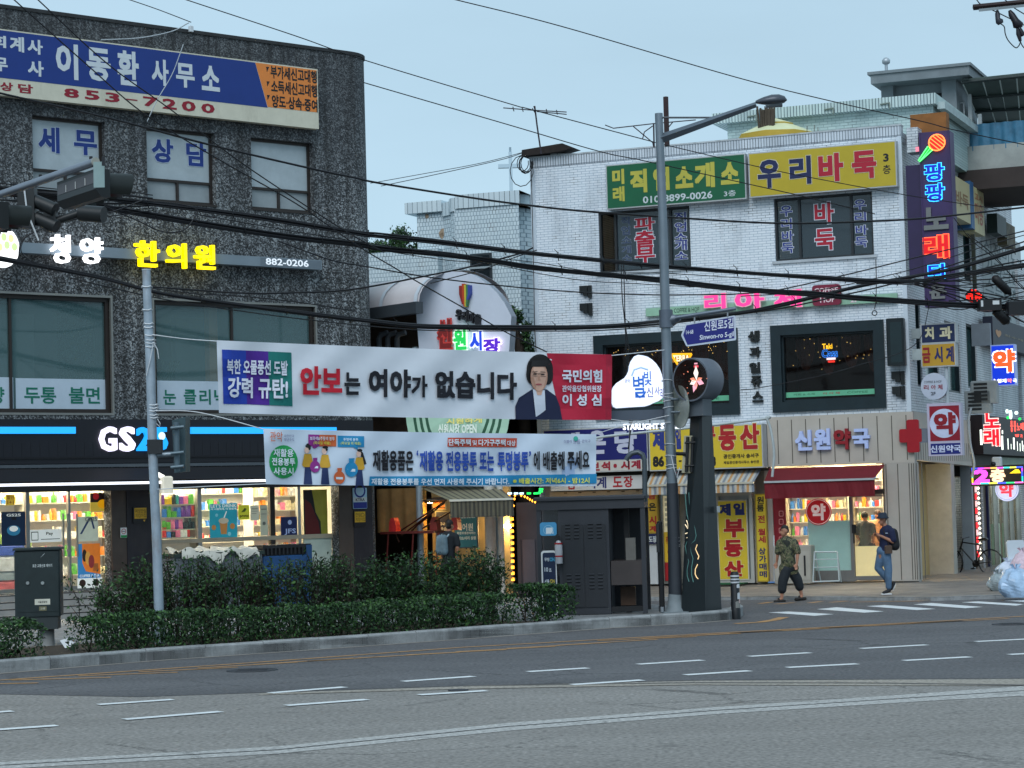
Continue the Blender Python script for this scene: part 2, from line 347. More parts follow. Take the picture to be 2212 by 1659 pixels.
# ================================================================ GROUND
def roadmat(name,c,c2,sc=.35):
    m,N=newmat(name,.82,0,.3); tc=N.n('ShaderNodeTexCoord')
    n1=N.n('ShaderNodeTexNoise'); n1.inputs['Scale'].default_value=sc; n1.inputs['Detail'].default_value=8; n1.inputs['Roughness'].default_value=.7
    mp=N.n('ShaderNodeMapping'); mp.inputs['Rotation'].default_value=(0,0,R(-32)); mp.inputs['Scale'].default_value=(.35,1.6,1); N.l(tc.outputs['Object'],mp.inputs[0]); N.l(mp.outputs[0],n1.inputs['Vector'])
    n2=N.n('ShaderNodeTexNoise'); n2.inputs['Scale'].default_value=19; n2.inputs['Detail'].default_value=3; N.l(tc.outputs['Object'],n2.inputs['Vector'])
    n3=N.n('ShaderNodeTexNoise'); n3.inputs['Scale'].default_value=9; n3.inputs['Detail'].default_value=6; n3.inputs['Roughness'].default_value=.8; N.l(tc.outputs['Object'],n3.inputs['Vector'])
    x=N.n('ShaderNodeMixRGB'); x.inputs[1].default_value=(*lin(c),1); x.inputs[2].default_value=(*lin(c2),1)
    q=N.n('ShaderNodeMapRange'); q.inputs[1].default_value=.35; q.inputs[2].default_value=.65; N.l(n1.outputs['Fac'],q.inputs[0]); N.l(q.outputs[0],x.inputs[0])
    s=N.n('ShaderNodeMapRange'); s.inputs[1].default_value=.25; s.inputs[2].default_value=.75; s.inputs[3].default_value=.5; s.inputs[4].default_value=1.5; N.l(n2.outputs['Fac'],s.inputs[0])
    s3=N.n('ShaderNodeMapRange'); s3.inputs[1].default_value=.3; s3.inputs[2].default_value=.7; s3.inputs[3].default_value=.85; s3.inputs[4].default_value=1.15; N.l(n3.outputs['Fac'],s3.inputs[0])
    mm=N.n('ShaderNodeMath',operation='MULTIPLY'); N.l(s.outputs[0],mm.inputs[0]); N.l(s3.outputs[0],mm.inputs[1])
    v=N.n('ShaderNodeVectorMath',operation='SCALE'); N.l(x.outputs[0],v.inputs[0]); N.l(mm.outputs[0],v.inputs[3]); N.l(v.outputs[0],N.b.inputs['Base Color'])
    # wandering cracks, dark drips and wheel-worn bands
    vo=N.n('ShaderNodeTexVoronoi',feature='DISTANCE_TO_EDGE'); vo.inputs['Scale'].default_value=.42; vm=N.n('ShaderNodeVectorMath',operation='MULTIPLY_ADD'); N.l(n3.outputs['Color'],vm.inputs[0]); vm.inputs[1].default_value=(.5,.5,0); N.l(tc.outputs['Object'],vm.inputs[2]); N.l(vm.outputs[0],vo.inputs['Vector'])
    cq=N.n('ShaderNodeMapRange'); cq.inputs[1].default_value=.004; cq.inputs[2].default_value=.012; cq.inputs[3].default_value=.45; N.l(vo.outputs['Distance'],cq.inputs[0]); gate=N.n('ShaderNodeMapRange'); gate.inputs[1].default_value=.5; gate.inputs[2].default_value=.56; N.l(n1.outputs['Fac'],gate.inputs[0])
    mxc=N.n('ShaderNodeMix'); mxc.inputs[2].default_value=1.; N.l(gate.outputs[0],mxc.inputs[0]); N.l(cq.outputs[0],mxc.inputs[3])
    n5=N.n('ShaderNodeTexNoise'); n5.inputs['Scale'].default_value=1.7; n5.inputs['Detail'].default_value=5; N.l(tc.outputs['Object'],n5.inputs['Vector']); st=N.n('ShaderNodeMapRange'); st.inputs[1].default_value=.62; st.inputs[2].default_value=.72; st.inputs[3].default_value=1.; st.inputs[4].default_value=.72; N.l(n5.outputs['Fac'],st.inputs[0])
    w1=N.n('ShaderNodeMath',operation='MULTIPLY'); N.l(mxc.outputs[0],w1.inputs[0]); N.l(st.outputs[0],w1.inputs[1]); w2=N.n('ShaderNodeMath',operation='MULTIPLY'); N.l(w1.outputs[0],w2.inputs[0]); N.l(mm.outputs[0],w2.inputs[1]); N.l(w2.outputs[0],v.inputs[3])
    b=N.n('ShaderNodeBump'); b.inputs['Strength'].default_value=.5; b.inputs['Distance'].default_value=.01; N.l(n2.outputs['Fac'],b.inputs['Height']); N.l(b.outputs[0],N.b.inputs['Normal'])
    return m
ASN=roadmat('worn asphalt','777470','878480'); ASD=roadmat('dark asphalt','515153','616163'); CON=roadmat('concrete patch','a9a8a5','9e9d9a',.9)
gpoly('ground',[(-900,-60),(900,-60),(900,1500),(-900,1500)],-.02,ASN)
gpoly('road',[(-80,-20),(80,-20),(80,140),(-80,140)],0,ASN)
_bd=[G(x,y) for x,y in ((-500,1508),(0,1500),(300,1506),(560,1497),(1000,1482),(1500,1470),(2212,1466),(2900,1450))]
gpoly('road_lane',[(p.x,p.y) for p in _bd]+[(40,60),(30,110),(-30,110),(-34,40)],.004,ASD)
_su=[(-60,1650),(0,1647),(600,1613),(1100,1562),(1550,1528),(2000,1498),(2300,1476)]; _sl=[(-60,1666),(0,1662),(600,1629),(1100,1579),(1550,1543),(2000,1515),(2300,1499)]
_sp=[G(*p) for p in _su]+[G(*p) for p in reversed(_sl)]
mb=MB(); k=len(_su); mb.add([(p.x,-p.y,.004) for p in _sp],[(i,i+1,2*k-2-i,2*k-1-i) for i in range(k-1)]); ground('concrete_strip',mb,CON)
mb=MB()
for i in range(k-1):
    a,b=(G(*_su[i])+G(*_sl[i]))/2,(G(*_su[i+1])+G(*_sl[i+1]))/2; n=Vector((-(b-a).y,(b-a).x,0)).normalized()*.018
    mb.quad(*[WD(p+Vector((0,0,.008))) for p in (a-n,b-n,b+n,a+n)])
ground('road_joint',mb,M('2c2d30',.9))
mb=MB()
for a,b in (((1000,1483),(1500,1476)),((1500,1476),(1900,1477)),((1900,1477),(2260,1482))):
    a,b=G(*a),G(*b); n=Vector((-(b-a).y,(b-a).x,0)).normalized()
    mb.quad(*[WD(p+Vector((0,0,.008))) for p in (a-n*.05,b-n*.05,b+n*.09,a+n*.09)])
ground('tar_seam',mb,M('55524f',.8,.25))
gpoly('road_patch',[tuple(G(*p)[:2]) for p in ((560,1499),(1000,1484),(1500,1472),(2260,1468),(2260,1482),(1900,1482),(1500,1480),(1000,1489),(560,1502))],.0065,roadmat('tan patch','8b857c','989187',.9))
WPT=M('d6dadb',.6,.12,6,dirt='8d9195',mix=.4); YPT=M('ad8354',.7,.2,5,dirt='706558',mix=.85)
def stripe(name,p,q,w,mat,z=.010):
    a,b=G(*p,z),G(*q,z); n=Vector((-(b-a).y,(b-a).x,0)).normalized()*w/2; mb=MB(); mb.quad(*[WD(v) for v in (a-n,b-n,b+n,a+n)]); return ground(name,mb,mat)
for p,q in (((583,180),(745,167)),((870,155),(1023,144)),((1140,134),(1270,126)),((1378,118),(1518,109)),((1618,101),(1750,93)),((1860,84),(2002,76)),((2108,69),(2250,62)),((212,205),(373,194)),((-130,230),(27,219)),
    ((268,237),(477,220)),((618,207),(793,194)),((905,184),(1050,175)),((1235,162),(1388,152)),((1480,141),(1620,132)),((1700,125),(1852,117)),((1952,110),(2095,102)),((2180,97),(2330,89)),((-60,263),(123,250))):
    stripe('lane_marking',Z8(*p),Z8(*q),.2,WPT)
_yl=[(-80,1473),(0,1469),(520,1433),(1000,1398),(1500,1370),(2000,1343),(2300,1326)]
for a,b in zip(_yl,_yl[1:]): stripe('lane_marking',a,b,.13,YPT)
for i,(x,y) in enumerate(((82,1475),(240,1463),(384,1452),(514,1441),(642,1430),(765,1421),(880,1415),(990,1409),(1095,1403),(1200,1396),(1310,1388),(1420,1381),(1505,1375),(1600,1368),(1690,1362),(1790,1357),(1885,1351),(1985,1346),(2080,1341),(2180,1336))):
    yy=1469-(x-215)*.0640 if x<1500 else 1376-(x-1620)*.055
    stripe('lane_marking',(x-215,yy+1.5),(x,y),.12,YPT)
for a,b in (((1588,1347),(1640,1344)),((1640,1344),(1672,1339)),((1672,1339),(1694,1333))): stripe('lane_marking',a,b,.22,YPT)
for qd in (((245,1390),(400,1383),(750,1403),(600,1416)),((617,1365),(770,1350),(1135,1382),(985,1392)),((1000,1342),(1140,1333),(1535,1363),(1390,1372)),((1360,1328),(1500,1317),(1895,1348),(1760,1358)),((1730,1312),(1860,1305),(2212,1327),(2150,1338)),((2060,1300),(2200,1292),(2560,1312),(2440,1322))):
    mb=MB(); mb.quad(*[WD(G(*X3(*p),.010)) for p in qd]); ground('crosswalk_marking',mb,WPT)
for p,q in (((180,1322),(268,1310)),((300,1326),(440,1314)),((560,1316),(650,1306)),((720,1312),(860,1302)),((880,1310),(1500,1300))): stripe('lane_marking',X3(*p),X3(*q),.16,YPT)
# pavements, kerbs and planting bed
_kb=[(-420,1492),(-200,1472),(0,1455),(316,1429),(690,1403),(1000,1381),(1317,1357),(1495,1347),(1575,1340)]
_kp=[G(*p) for p in _kb]; _tip=[G(1598,1335),G(1606,1329),G(1600,1323)]
_bk=[G(x,y,.15) for x,y in ((1560,1314),(1420,1306),(1250,1290))]
isl=[(p.x,p.y) for p in _kp+_tip+_bk]+[tuple(FL.w(8.2,.8,0)[:2]),tuple(FL.w(8.2,-.3,0)[:2]),tuple(FL.w(-9,-.3,0)[:2])]
def paver(name,c1,c2,cm,bw,bh):
    m,N=newmat(name,.75,0,.3); tc=N.n('ShaderNodeTexCoord'); br=N.n('ShaderNodeTexBrick'); mp=N.n('ShaderNodeMapping'); mp.inputs['Rotation'].default_value=(0,0,R(-41)); N.l(tc.outputs['Object'],mp.inputs[0]); N.l(mp.outputs[0],br.inputs['Vector'])
    br.inputs['Scale'].default_value=1; br.inputs['Brick Width'].default_value=bw; br.inputs['Row Height'].default_value=bh; br.inputs['Mortar Size'].default_value=.008
    for i,c in zip(('Color1','Color2','Mortar'),(c1,c2,cm)): br.inputs[i].default_value=(*lin(c),1)
    n1=N.n('ShaderNodeTexNoise'); n1.inputs['Scale'].default_value=1.2; n1.inputs['Detail'].default_value=8; n1.inputs['Roughness'].default_value=.75; N.l(tc.outputs['Object'],n1.inputs['Vector'])
    s=N.n('ShaderNodeMapRange'); s.inputs[1].default_value=.3; s.inputs[2].default_value=.7; s.inputs[3].default_value=.6; s.inputs[4].default_value=1.25; N.l(n1.outputs['Fac'],s.inputs[0])
    v=N.n('ShaderNodeVectorMath',operation='SCALE'); N.l(br.outputs['Color'],v.inputs[0]); N.l(s.outputs[0],v.inputs[3]); N.l(v.outputs[0],N.b.inputs['Base Color']); return m
PAV=paver('grey pavers','8a8b8c','777a7c','55585b',.3,.15); PAV2=paver('brownish pavement','827c74','77716b','65605b',.6,.6)
mb=MB(); mb.slab([(x,-y) for x,y in isl],-.02,.15); ground('sidewalk',mb,PAV)
KST=M('8c8f90',.8,.22,4,bump=.3,dirt='4d4f50',mix=.7)
def kerb(line,h,wd,name='kerb'):
    mb=MB()
    for a,b in zip(line,line[1:]):
        L=(b-a).length; n=max(1,round(L/1.0)); t=(b-a)/L; nn=Vector((-t.y,t.x,0))
        for i in range(n):
            p=a+t*(L*i/n+.006); q=a+t*(L*(i+1)/n-.006); j=random.uniform(-.006,.006)
            V=[p,q,q+nn*wd,p+nn*wd]; c=.025
            W=[p+nn*c+t*.004,q+nn*c-t*.004,q+nn*(wd-.004)-t*.004,p+nn*(wd-.004)+t*.004]
            v=[WD(x+Vector((0,0,-.03))) for x in V]+[WD(x+Vector((0,0,h-c+j))) for x in V]+[WD(x+Vector((0,0,h+j))) for x in W]
            f=[(0,1,5,4),(1,2,6,5),(2,3,7,6),(3,0,4,7),(4,5,9,8),(5,6,10,9),(6,7,11,10),(7,4,8,11),(8,9,10,11)]
            mb.add(v,f)
    return ground(name,mb,KST)
kerb(_kp+_tip,.2,.2)
gp=MB()
for a,b in zip(_kp,_kp[1:]):
    t=(b-a).normalized(); nn=Vector((-t.y,t.x,0)); gp.quad(*[WD(x+Vector((0,0,.009))) for x in (a-nn*.16,b-nn*.16,b-nn*.005,a-nn*.005)])
ground('gutter',gp,M('8b8680',.8,.2,2))
SOIL=M('3d352c',.95,.4,6,bump=.6,bsc=30)
def along(line,x):  # point on the kerb line for photo column x
    for (xa,ya),(xb,yb) in zip(_kb,_kb[1:]):
        if xa<=x<=xb or (x>_kb[-1][0] and xb==_kb[-1][0]):
            f=(x-xa)/(xb-xa); return G(xa+(xb-xa)*f,ya+(yb-ya)*f)
def inward(x,w):
    a,b=along(_kb,x-15),along(_kb,x+15); t=(b-a).normalized(); return along(_kb,x)+Vector((-t.y,t.x,0))*w
mb=MB(); L1=[inward(x,.21) for x in range(-250,1221,70)]; L2=[inward(x,3.1) for x in range(-250,1221,70)]
for i in range(len(L1)-1): mb.quad(*[WD(p+Vector((0,0,.158))) for p in (L1[i],L1[i+1],L2[i+1],L2[i])])
ground('planting_bed',mb,SOIL)
_rk=[G(*p) for p in ((1330,1299),(1450,1298),(1700,1296),(2010,1299),(2150,1294),(2300,1287),(2500,1280))]
_far=[(FR.w(-13,0,0)),FR.w(-13,-6,0),FR.w(1,-6,0),FS.w(24,-4,0),FS.w(30,6,0)]
_bk2=(FS.w(30,9,0),FS.w(30,-4,0),FR.w(1,-4,0),FR.w(-9,-4,0),FR.w(-9.2,2.6,0)); _pv=[(p.x,-p.y,.08) for p in _rk]+[(_bk2[0].x,-_bk2[0].y,.1)]+[(p.x,-p.y,.17) for p in _bk2[1:4]]+[(_bk2[4].x,-_bk2[4].y,.08)]
_mid=[(FR.w(1.5,.5,0),.17),(FR.w(-9,.5,0),.17)]; mb=MB(); mb.add(_pv,[tuple(range(len(_pv)))]); ground('pavement',mb,PAV2)
kerb(_rk,.085,.14)
# ================================================================ GRANITE BUILDING
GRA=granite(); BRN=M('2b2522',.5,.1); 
W3F=[FL.q(Z1(200,705),Z1(660,1200)),FL.q(Z1(910,790),Z1(1345,1280)),FL.q(Z1(1560,858),Z1(1955,1320))]
zt=sum(w[3] for w in W3F)/3; zb=sum(w[2] for w in W3F[1:])/2
W3F=[(w[0],w[1],zb,zt) for w in W3F]
w2a=FL.q(Z2(0,385),Z2(712,1165)); w2b=FL.q(Z2(945,432),Z2(1985,1165)); z2t=(w2a[3]+w2b[3])/2; z2b=(w2a[2]+w2b[2])/2
W2F=[(-6.2,w2a[1],z2b,z2t),(w2b[0],w2b[1],z2b,z2t)]
SB=3.0; FL0=.7     # shop opening top, shop floor
bayA=(-6.0,FL.at(*Z3(690,600))[0],FL0,SB); bayB=(FL.at(*Z3(985,600))[0],FL.at(*Z3(2108,600))[0],FL0,SB)
B=T('granite_building','three-storey building in speckled grey granite with a shop below','building',FL)
mb=MB(); rr=.9; ae=8.48
holed(mb,-9,ae-rr,.15,13.5,W3F+W2F+[bayA,bayB],0,.28)
arc=[(ae-rr+rr*math.sin(R(t)),-rr+rr*math.cos(R(t))) for t in range(0,91,10)]+[(ae,-14)]
for p,q in zip(arc,arc[1:]): mb.quad((p[0],p[1],.15),(q[0],q[1],.15),(q[0],q[1],13.5),(p[0],p[1],13.5))
mb.quad((-9,0,.15),(-9,0,13.5),(-9,-14,13.5),(-9,-14,.15)); mb.quad((-9,-14,.15),(-9,-14,13.5),(ae,-14,13.5),(ae,-14,.15))
out=[(-9,-14),(-9,0)]+arc
mb.add([(p[0],p[1],13.3) for p in out],[tuple(range(len(out)))])
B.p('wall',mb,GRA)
mb=MB(); o2=[(-9.05,-14.05),(-9.05,.03)]+[(ae-rr+(rr+.03)*math.sin(R(t)),-rr+(rr+.03)*math.cos(R(t))) for t in range(0,91,10)]+[(ae+.03,-14.05)]
i2=[(-8.7,-13.7),(-8.7,-.27)]+[(ae-rr+(rr-.27)*math.sin(R(t)),-rr+(rr-.27)*math.cos(R(t))) for t in range(0,91,10)]+[(ae-.27,-13.7)]
n=len(o2); v=[(a,d,z) for z in (13.5,13.58) for L in (o2,i2) for a,d in L]
for k in range(n):
    j=(k+1)%n; mb.add([v[k],v[j],v[2*n+j],v[2*n+k],v[n+k],v[n+j],v[3*n+j],v[3*n+k]],[(0,1,2,3),(3,2,6,7),(0,4,5,1),(4,7,6,5)])
B.p('coping',mb,M('2e3032',.8,.3,5))
BLIND=M('a4b0b6',.25,.10,2.5); BLD2=M('8d969a',.3,.12,2.5); LTB=M('14327c',.4,.08); LTW=M('b9c6d6',.4,.08)
for k,(a0,a1,z0,z1) in enumerate(W3F):
    mb=MB(); zm=z0+(z1-z0)*.30
    frame(mb,a0,a1,z0,z1,.06,-.22,-.14); mb.box(a0+.06,a1-.06,-.22,-.145,zm-.03,zm+.03); am=(a0+a1)/2-.02; mb.box(am-.03,am+.03,-.22,-.15,z0+.06,zm-.03); mb.box(a0,a1+.02,-.14,.02,z0-.05,z0-.001)
    wd=B.p('window',mb,BRN)
    mb=MB(); mb.quad((a0+.05,-.19,zm),(a1-.05,-.19,zm),(a1-.05,-.19,z1-.05),(a0+.05,-.19,z1-.05)); B.p('pane',mb,BLIND,wd)
    mb=MB(); mb.quad((a0+.05,-.2,z0),(a1-.05,-.2,z0),(a1-.05,-.2,zm),(a0+.05,-.2,zm)); B.p('pane',mb,BLD2,wd)
    if k<2:
        mb=MB()
        for t,p,q in ((('세',(238,782),(372,956)),('무',(458,805),(605,972))) if k==0 else (('상',(943,856),(1080,1018)),('담',(1157,880),(1285,1040)))): mb.otext(t,FL.q(Z1(*p),Z1(*q),-.18),-.183,.035,.02,0,1)
        B.p('lettering',mb,[LTB,LTW],wd)
# second-floor windows with dim rooms behind
GL2=glass('557578',.62,.04,.9); ALU=M('8a8a86',.4,.08,metal=.6); STK=M('b4c4d2',.5,.05); GRN=M('0d6b57',.5,.05)
for k,(a0,a1,z0,z1) in enumerate(W2F):
    mb=MB(); frame(mb,a0,a1,z0,z1,.05,-.06,.012,1); frame(mb,a0+.05,a1-.05,z0+.05,z1-.05,.09,-.2,-.08,0)
    ms=[FL.at(*Z2(80,700))[0]] if k==0 else [FL.at(*Z2(1458,600))[0]]
    for m in ms: mb.box(m-.03,m+.03,-.19,-.1,z0+.14,z1-.14,0)
    wd=B.p('window',mb,[BRN,ALU])
    mb=MB(); mb.quad((a0+.1,-.15,z0+.1),(a1-.1,-.15,z0+.1),(a1-.1,-.15,z1-.1),(a0+.1,-.15,z1-.1)); B.p('pane',mb,GL2,wd)
    mb=MB(); mb.box(a0,a1,-2.6,-2.5,z0-.1,z1+.1,0); mb.box(a0,a1,-2.6,-.29,z1,z1+.1,0); mb.box(a0,a1,-2.6,-.29,z0-.1,z0,1)
    if k==1:
        p,q=FL.at(*Z2(1300,600),-.9)[0],FL.at(*Z2(1352,600),-.9)[0]; mb.box(p,q,-1.1,-.9,z0,z1,2)
        p,q=FL.at(*Z2(1090,600),-1.6)[0],FL.at(*Z2(1300,600),-1.6)[0]; mb.box(p,q,-1.8,-1.6,z0,z1-.25,3)
        for i in range(14):
            c=FL.at(*Z2(985+i*4,930),-.5)[0]; mb.tube([(c,-.5,z0),(c+random.uniform(-.2,.2),-.5,z0+.7),(c+random.uniform(-.5,.5),-.5,z0+1.3)],.012,4,4)
    else: mb.box(a0+2,a0+6,-2,-1.9,z0,z1-.3,3)
    B.p('interior',mb,[M('54686a',.9),M('3a4444',.9),M('c79a6c',.7),M('6f8486',.9,.2,.8),M('28402c',.8)],wd)
    rects=[(Z2(-140,922),Z2(86,1132)),(Z2(97,930),Z2(668,1138))] if k==0 else [(Z2(958,945),Z2(1920,1152))]
    mb=MB()
    for p,q in rects:
        r=FL.q(p,q,-.14); mb.quad((r[0],-.145,r[2]),(r[1],-.145,r[2]),(r[1],-.145,r[3]),(r[0],-.145,r[3]),mi=0)
    for t,p,q in ((('양',(-60,985),(28,1088)),('두통',(150,985),(350,1090)),('불면',(428,985),(622,1090))) if k==0 else (('눈',(1015,1003),(1096,1096)),('클',(1142,1000),(1222,1093)),('리',(1240,1000),(1312,1095)),('닉',(1332,1000),(1410,1096)),('두통',(1480,1004),(1640,1098)))):
        mb.text(t,FL.q(Z2(*p),Z2(*q),-.14),-.141,.02,1)
    B.p('decal',mb,[STK,GRN],wd)
# shop front below
MET=M('9a9a96',.3,.06,metal=.8); DKP=M('26242a',.6,.2,4,dirt='3a3838',mix=.5); TAU=M('473d37',.5,.15); SILL=M('b9ab94',.5)
df=-.3
mb=MB()
a0,a1=bayA[0],bayA[1]
for x0,x1 in ((160,184),(425,438),(664,690)):
    p,q=FL.at(*Z3(x0,600),df)[0],FL.at(*Z3(x1,600),df)[0]; mb.box(p,q,df-.06,df+.03,FL0,SB)
mb.box(a0,a1,df-.05,df+.02,FL0,FL0+.09); mb.box(a0,a1,df-.05,df+.02,SB-.08,SB)
B.p('shop_front',mb,MET)
mb=MB(); b0,b1=bayB[0],bayB[1]; zs=FL.at(*Z3(1500,585),df)[1]
for x0,x1,m in ((1225,1250,0),(1676,1706,1),(1848,1866,0),(2090,2112,0)):
    p,q=FL.at(*Z3(x0,450),df)[0],FL.at(*Z3(x1,450),df)[0]; mb.box(p,q,df-.06,df+.04,FL0,SB,m)
mb.box(b0,b1,df-.45,df+.06,zs-.06,zs+.04,2); p=FL.at(*Z3(1890,600),df)[0]; mb.box(p,b1,df-.04,df+.01,FL0,zs-.06,3)
B.p('shop_front',mb,[MET,BRN,SILL,M('c9d3c4',.5,.1)])
mb=MB()
for (p,q) in ((bayA[0],bayA[1]),(bayB[0],bayB[1])): mb.quad((p,df-.02,FL0),(q,df-.02,FL0),(q,df-.02,SB),(p,df-.02,SB))
B.p('shop_glass',mb,glass('c8d4d0',.10,.02,.6))
mb=MB()   # door handles
for x in (392,420,478):
    p=FL.at(*Z3(x,600),df+.06)[0]; z0,z1=FL.at(*Z3(x,700),df)[1],FL.at(*Z3(x,430),df)[1]; mb.tube([(p,df+.08,z0),(p,df+.08,z1)],.022,6)
    mb.tube([(p,df,z0+.15),(p,df+.08,z0+.15)],.015,5); mb.tube([(p,df,z1-.15),(p,df+.08,z1-.15)],.015,5)
B.p('door_handle',mb,MET)
mb=MB()
pa=bayA[1]; pb=bayB[0]; pm=FL.at(*Z3(783,600))[0]
mb.box(pa+.001,pm,-.2,.04,.15,SB+.02); B.p('pillar',mb,TAU); mb=MB(); mb.box(pm+.001,pb-.001,-.2,.06,.15,SB+.02); B.p('pillar',mb,DKP)
pc=FL.at(*Z3(2108,600))[0]; pd=FL.at(*VV(762,1150))[0]; pe=FL.at(*VV(803,1150))[0]
mb=MB(); mb.box(pc+.002,pd,-.2,.04,.15,SB+.02); B.p('pillar',mb,TAU); mb=MB(); mb.box(pd+.002,pe,-.2,.05,.15,SB+.02); B.p('pillar',mb,DKP)
mb=MB(); ia,ib,idp=-5.9,bayB[1]+.2,-5.2
mb.box(ia,ib,idp-.1,idp,FL0,SB+.4,0); mb.box(ia,ib,idp,df-.1,FL0-.12,FL0-.002,1); mb.box(ia,ib,idp,-.29,SB+.35,SB+.42,0); mb.box(ia-.1,ia,idp,df,FL0,SB+.4,0); mb.box(ib,ib+.1,idp,-.3,FL0,SB+.4,0); mb.box(ia,ib,-.29,-.281,SB,SB+.42,0)
B.p('interior',mb,[M('d6d0bd',.7,.06),M('a39a88',.4,.1)])
LIT=E('fff3d6',55.)
for k in range(4):
    mb=MB()
    for j in range(6):
        a=-5.2+j*2.1; d=-.9-k*1.15
        mb.box(a-.75,a+.75,d-.09,d+.09,SB+.29,SB+.33)
    B.p('ceiling_light',mb,LIT)
B.done()
# steps in front of the shop
mb=MB()
for k in range(4): mb.box(-6,FL.at(*Z3(770,900))[0],0.08+.28*k,.08+.28*(k+1),-.02 if 0 else .1,FL0-.02-.135*k,0); mb.box(-6,FL.at(*Z3(770,900))[0]+.001,.08+.28*(k+1)-.04,.08+.28*(k+1)+.003,FL0-.02-.135*k-.022,FL0-.02-.135*k+.004,1)
one('stone_steps',None,None,mb,[M('908f8c',.6,.15,3),M('3b3b3d',.7)],FL,kind='structure')
# ================================================================ SIGNS ON THE GRANITE BUILDING
BLU=M('15337c',.45,.06,2); CRM=M('c9c6b4',.5,.06,3,dirt='8e8a78',mix=.35); ORG=M('d9813a',.5,.05); MAR=M('8a1428',.5,.05); BLK=M('17171b',.5,.05)
s=T('office_sign','long blue and cream office signboard with an orange end panel, above the third-floor windows','sign',FL)
r=FL.q(Z1(0,178),Z1(1985,803),.25); zA=FL.at(*Z1(1000,308),.25)[1]; zB=FL.at(*Z1(1985,803),.25)[1]; aR=r[1]; zA=(r[3]+FL.at(*Z1(1980,432),.25)[1])/2
mb=MB(); mb.box(-8,aR,.06,.245,zB,zA,0); mb.box(-8,aR,.02,.06,zB+.1,zA-.1,1); s.p('board',mb,[CRM,M('55585a',.6)])
zm=FL.at(*Z1(1000,610),.25)[1]; zm=(FL.at(*Z1(0,487),.25)[1]+FL.at(*Z1(1660,665),.25)[1])/2
ao1,ao2=FL.at(*Z1(1587,380),.25)[0],FL.at(*Z1(1665,665),.25)[0]
mb=MB(); mb.poly([(-7.9,zm),(ao2,zm),(ao1,zA-.03),(-7.9,zA-.03)],.245,.25,0); s.p('panel',mb,BLU)
zo=FL.at(*Z1(1980,700),.25)[1]; mb=MB(); mb.poly([(ao2+.01,zm+.01),(ao2+.02,zo),(aR-.03,zo),(aR-.03,zA-.03),(ao1+.01,zA-.03)],.245,.25,0); s.p('panel',mb,ORG)
mb=MB()
for t,p,q in (('회',(-60,213),(38,300)),('계',(60,222),(150,328)),('사',(170,240),(266,343)),('무',(-40,352),(48,448)),('사',(172,372),(272,480)),('이',(345,262),(488,500)),('동',(535,290),(690,513)),('환',(727,308),(865,540)),('사',(942,362),(1050,538)),('무',(1093,388),(1212,552)),('소',(1252,402),(1368,572))):
    mb.text(t,FL.q(Z1(*p),Z1(*q),.25),.252,.035,0)
for t,p,q in (('상',(0,507),(82,570)),('담',(112,518),(206,585)),('853-7200',(398,545),(1335,708))):
    if t[0]=='8':
        for ch,(x0,y0,x1,y1) in zip('853-7200',((398,546,492,613),(528,558,620,626),(655,572,745,640),(775,612,855,628),(890,598,985,668),(1010,610,1100,684),(1130,624,1218,697),(1252,640,1336,708))): mb.text(ch,FL.q(Z1(x0,y0),Z1(x1,y1),.25),.249,.03,1)
    else: mb.text(t,FL.q(Z1(*p),Z1(*q),.25),.249,.03,1)
for t,p,q in (('부가세신고대행',(1682,415),(1972,512)),('소득세신고대행',(1686,505),(1974,600)),('양도·상속·증여',(1690,597),(1976,690))):
    a0,a1,z0,z1=FL.q(Z1(*p),Z1(*q),.25); zc=(z0+z1)/2; hh=.155; mb.text(t,(a0,a1,zc-hh,zc+hh),.252,.03,2)
for x,y in ((1655,415),(1658,505),(1660,590)):
    a,z=FL.at(*Z1(x,y),.25); mb.add([(a,.252,z),(a+.09,.252,z),(a+.02,.252,z-.13)],[(0,1,2)],2)
s.p('lettering',mb,[M('c3ccd2',.5,.04),MAR,BLK]); s.done()
# clinic sign: grey rail, lit letters
s=T('clinic_sign','lit white and yellow clinic letters on a long grey rail below the third-floor windows','sign',FL)
r=FL.q(Z2(90,85),Z2(2003,252),.3); z1=(FL.at(*Z2(90,88),.3)[1]+FL.at(*Z2(2003,192),.3)[1])/2; z0=(FL.at(*Z2(90,148),.3)[1]+FL.at(*Z2(2003,255),.3)[1])/2
mb=MB(); mb.box(-4,r[1],.05,.3,z0,z1); s.p('rail',mb,M('77858f',.45,.08,2))
pl=FL.at(*Z2(1620,200),.3)[0]; mb=MB(); mb.quad((pl,.303,z0+.02),(r[1]-.02,.303,z0+.02),(r[1]-.02,.303,z1-.02),(pl,.303,z1-.02),mi=1); mb.text('882-0206',FL.q(Z2(1652,182),Z2(1920,240),.3),.306,.02,0); s.p('lettering',mb,[E('dfe9f2',.75),M('66727c',.5)])
WL=E('fbfbff',2.2); WS=M('d8d8e0',.5); YL=E('ffe600',1.25)
for t,p,q in (('청',(322,32),(442,218)),('양',(508,48),(645,222))):
    mb=MB(); mb.text(t,FL.q(Z2(*p),Z2(*q),.42),.31,.012,0,ext=.12); s.p('letter',mb,WL)
for t,p,q in (('한',(845,70),(997,240)),('의',(1040,85),(1165,248)),('원',(1215,95),(1342,255))):
    mb=MB(); mb.text(t,FL.q(Z2(*p),Z2(*q),.42),.31,.02,0,ext=.12); s.p('letter',mb,YL)
mb=MB(); a,z=FL.at(*Z2(12,115),.42); mb.disc(a,z,.42,.31,.42,24,0,1,.45)
for dx,dz,m in ((.05,.22,2),(.22,.2,3),(.12,.05,2),(-.05,.0,3),(.3,.02,2)): mb.disc(a+dx,z+dz,.07,.42,.424,12,m,None,.09)
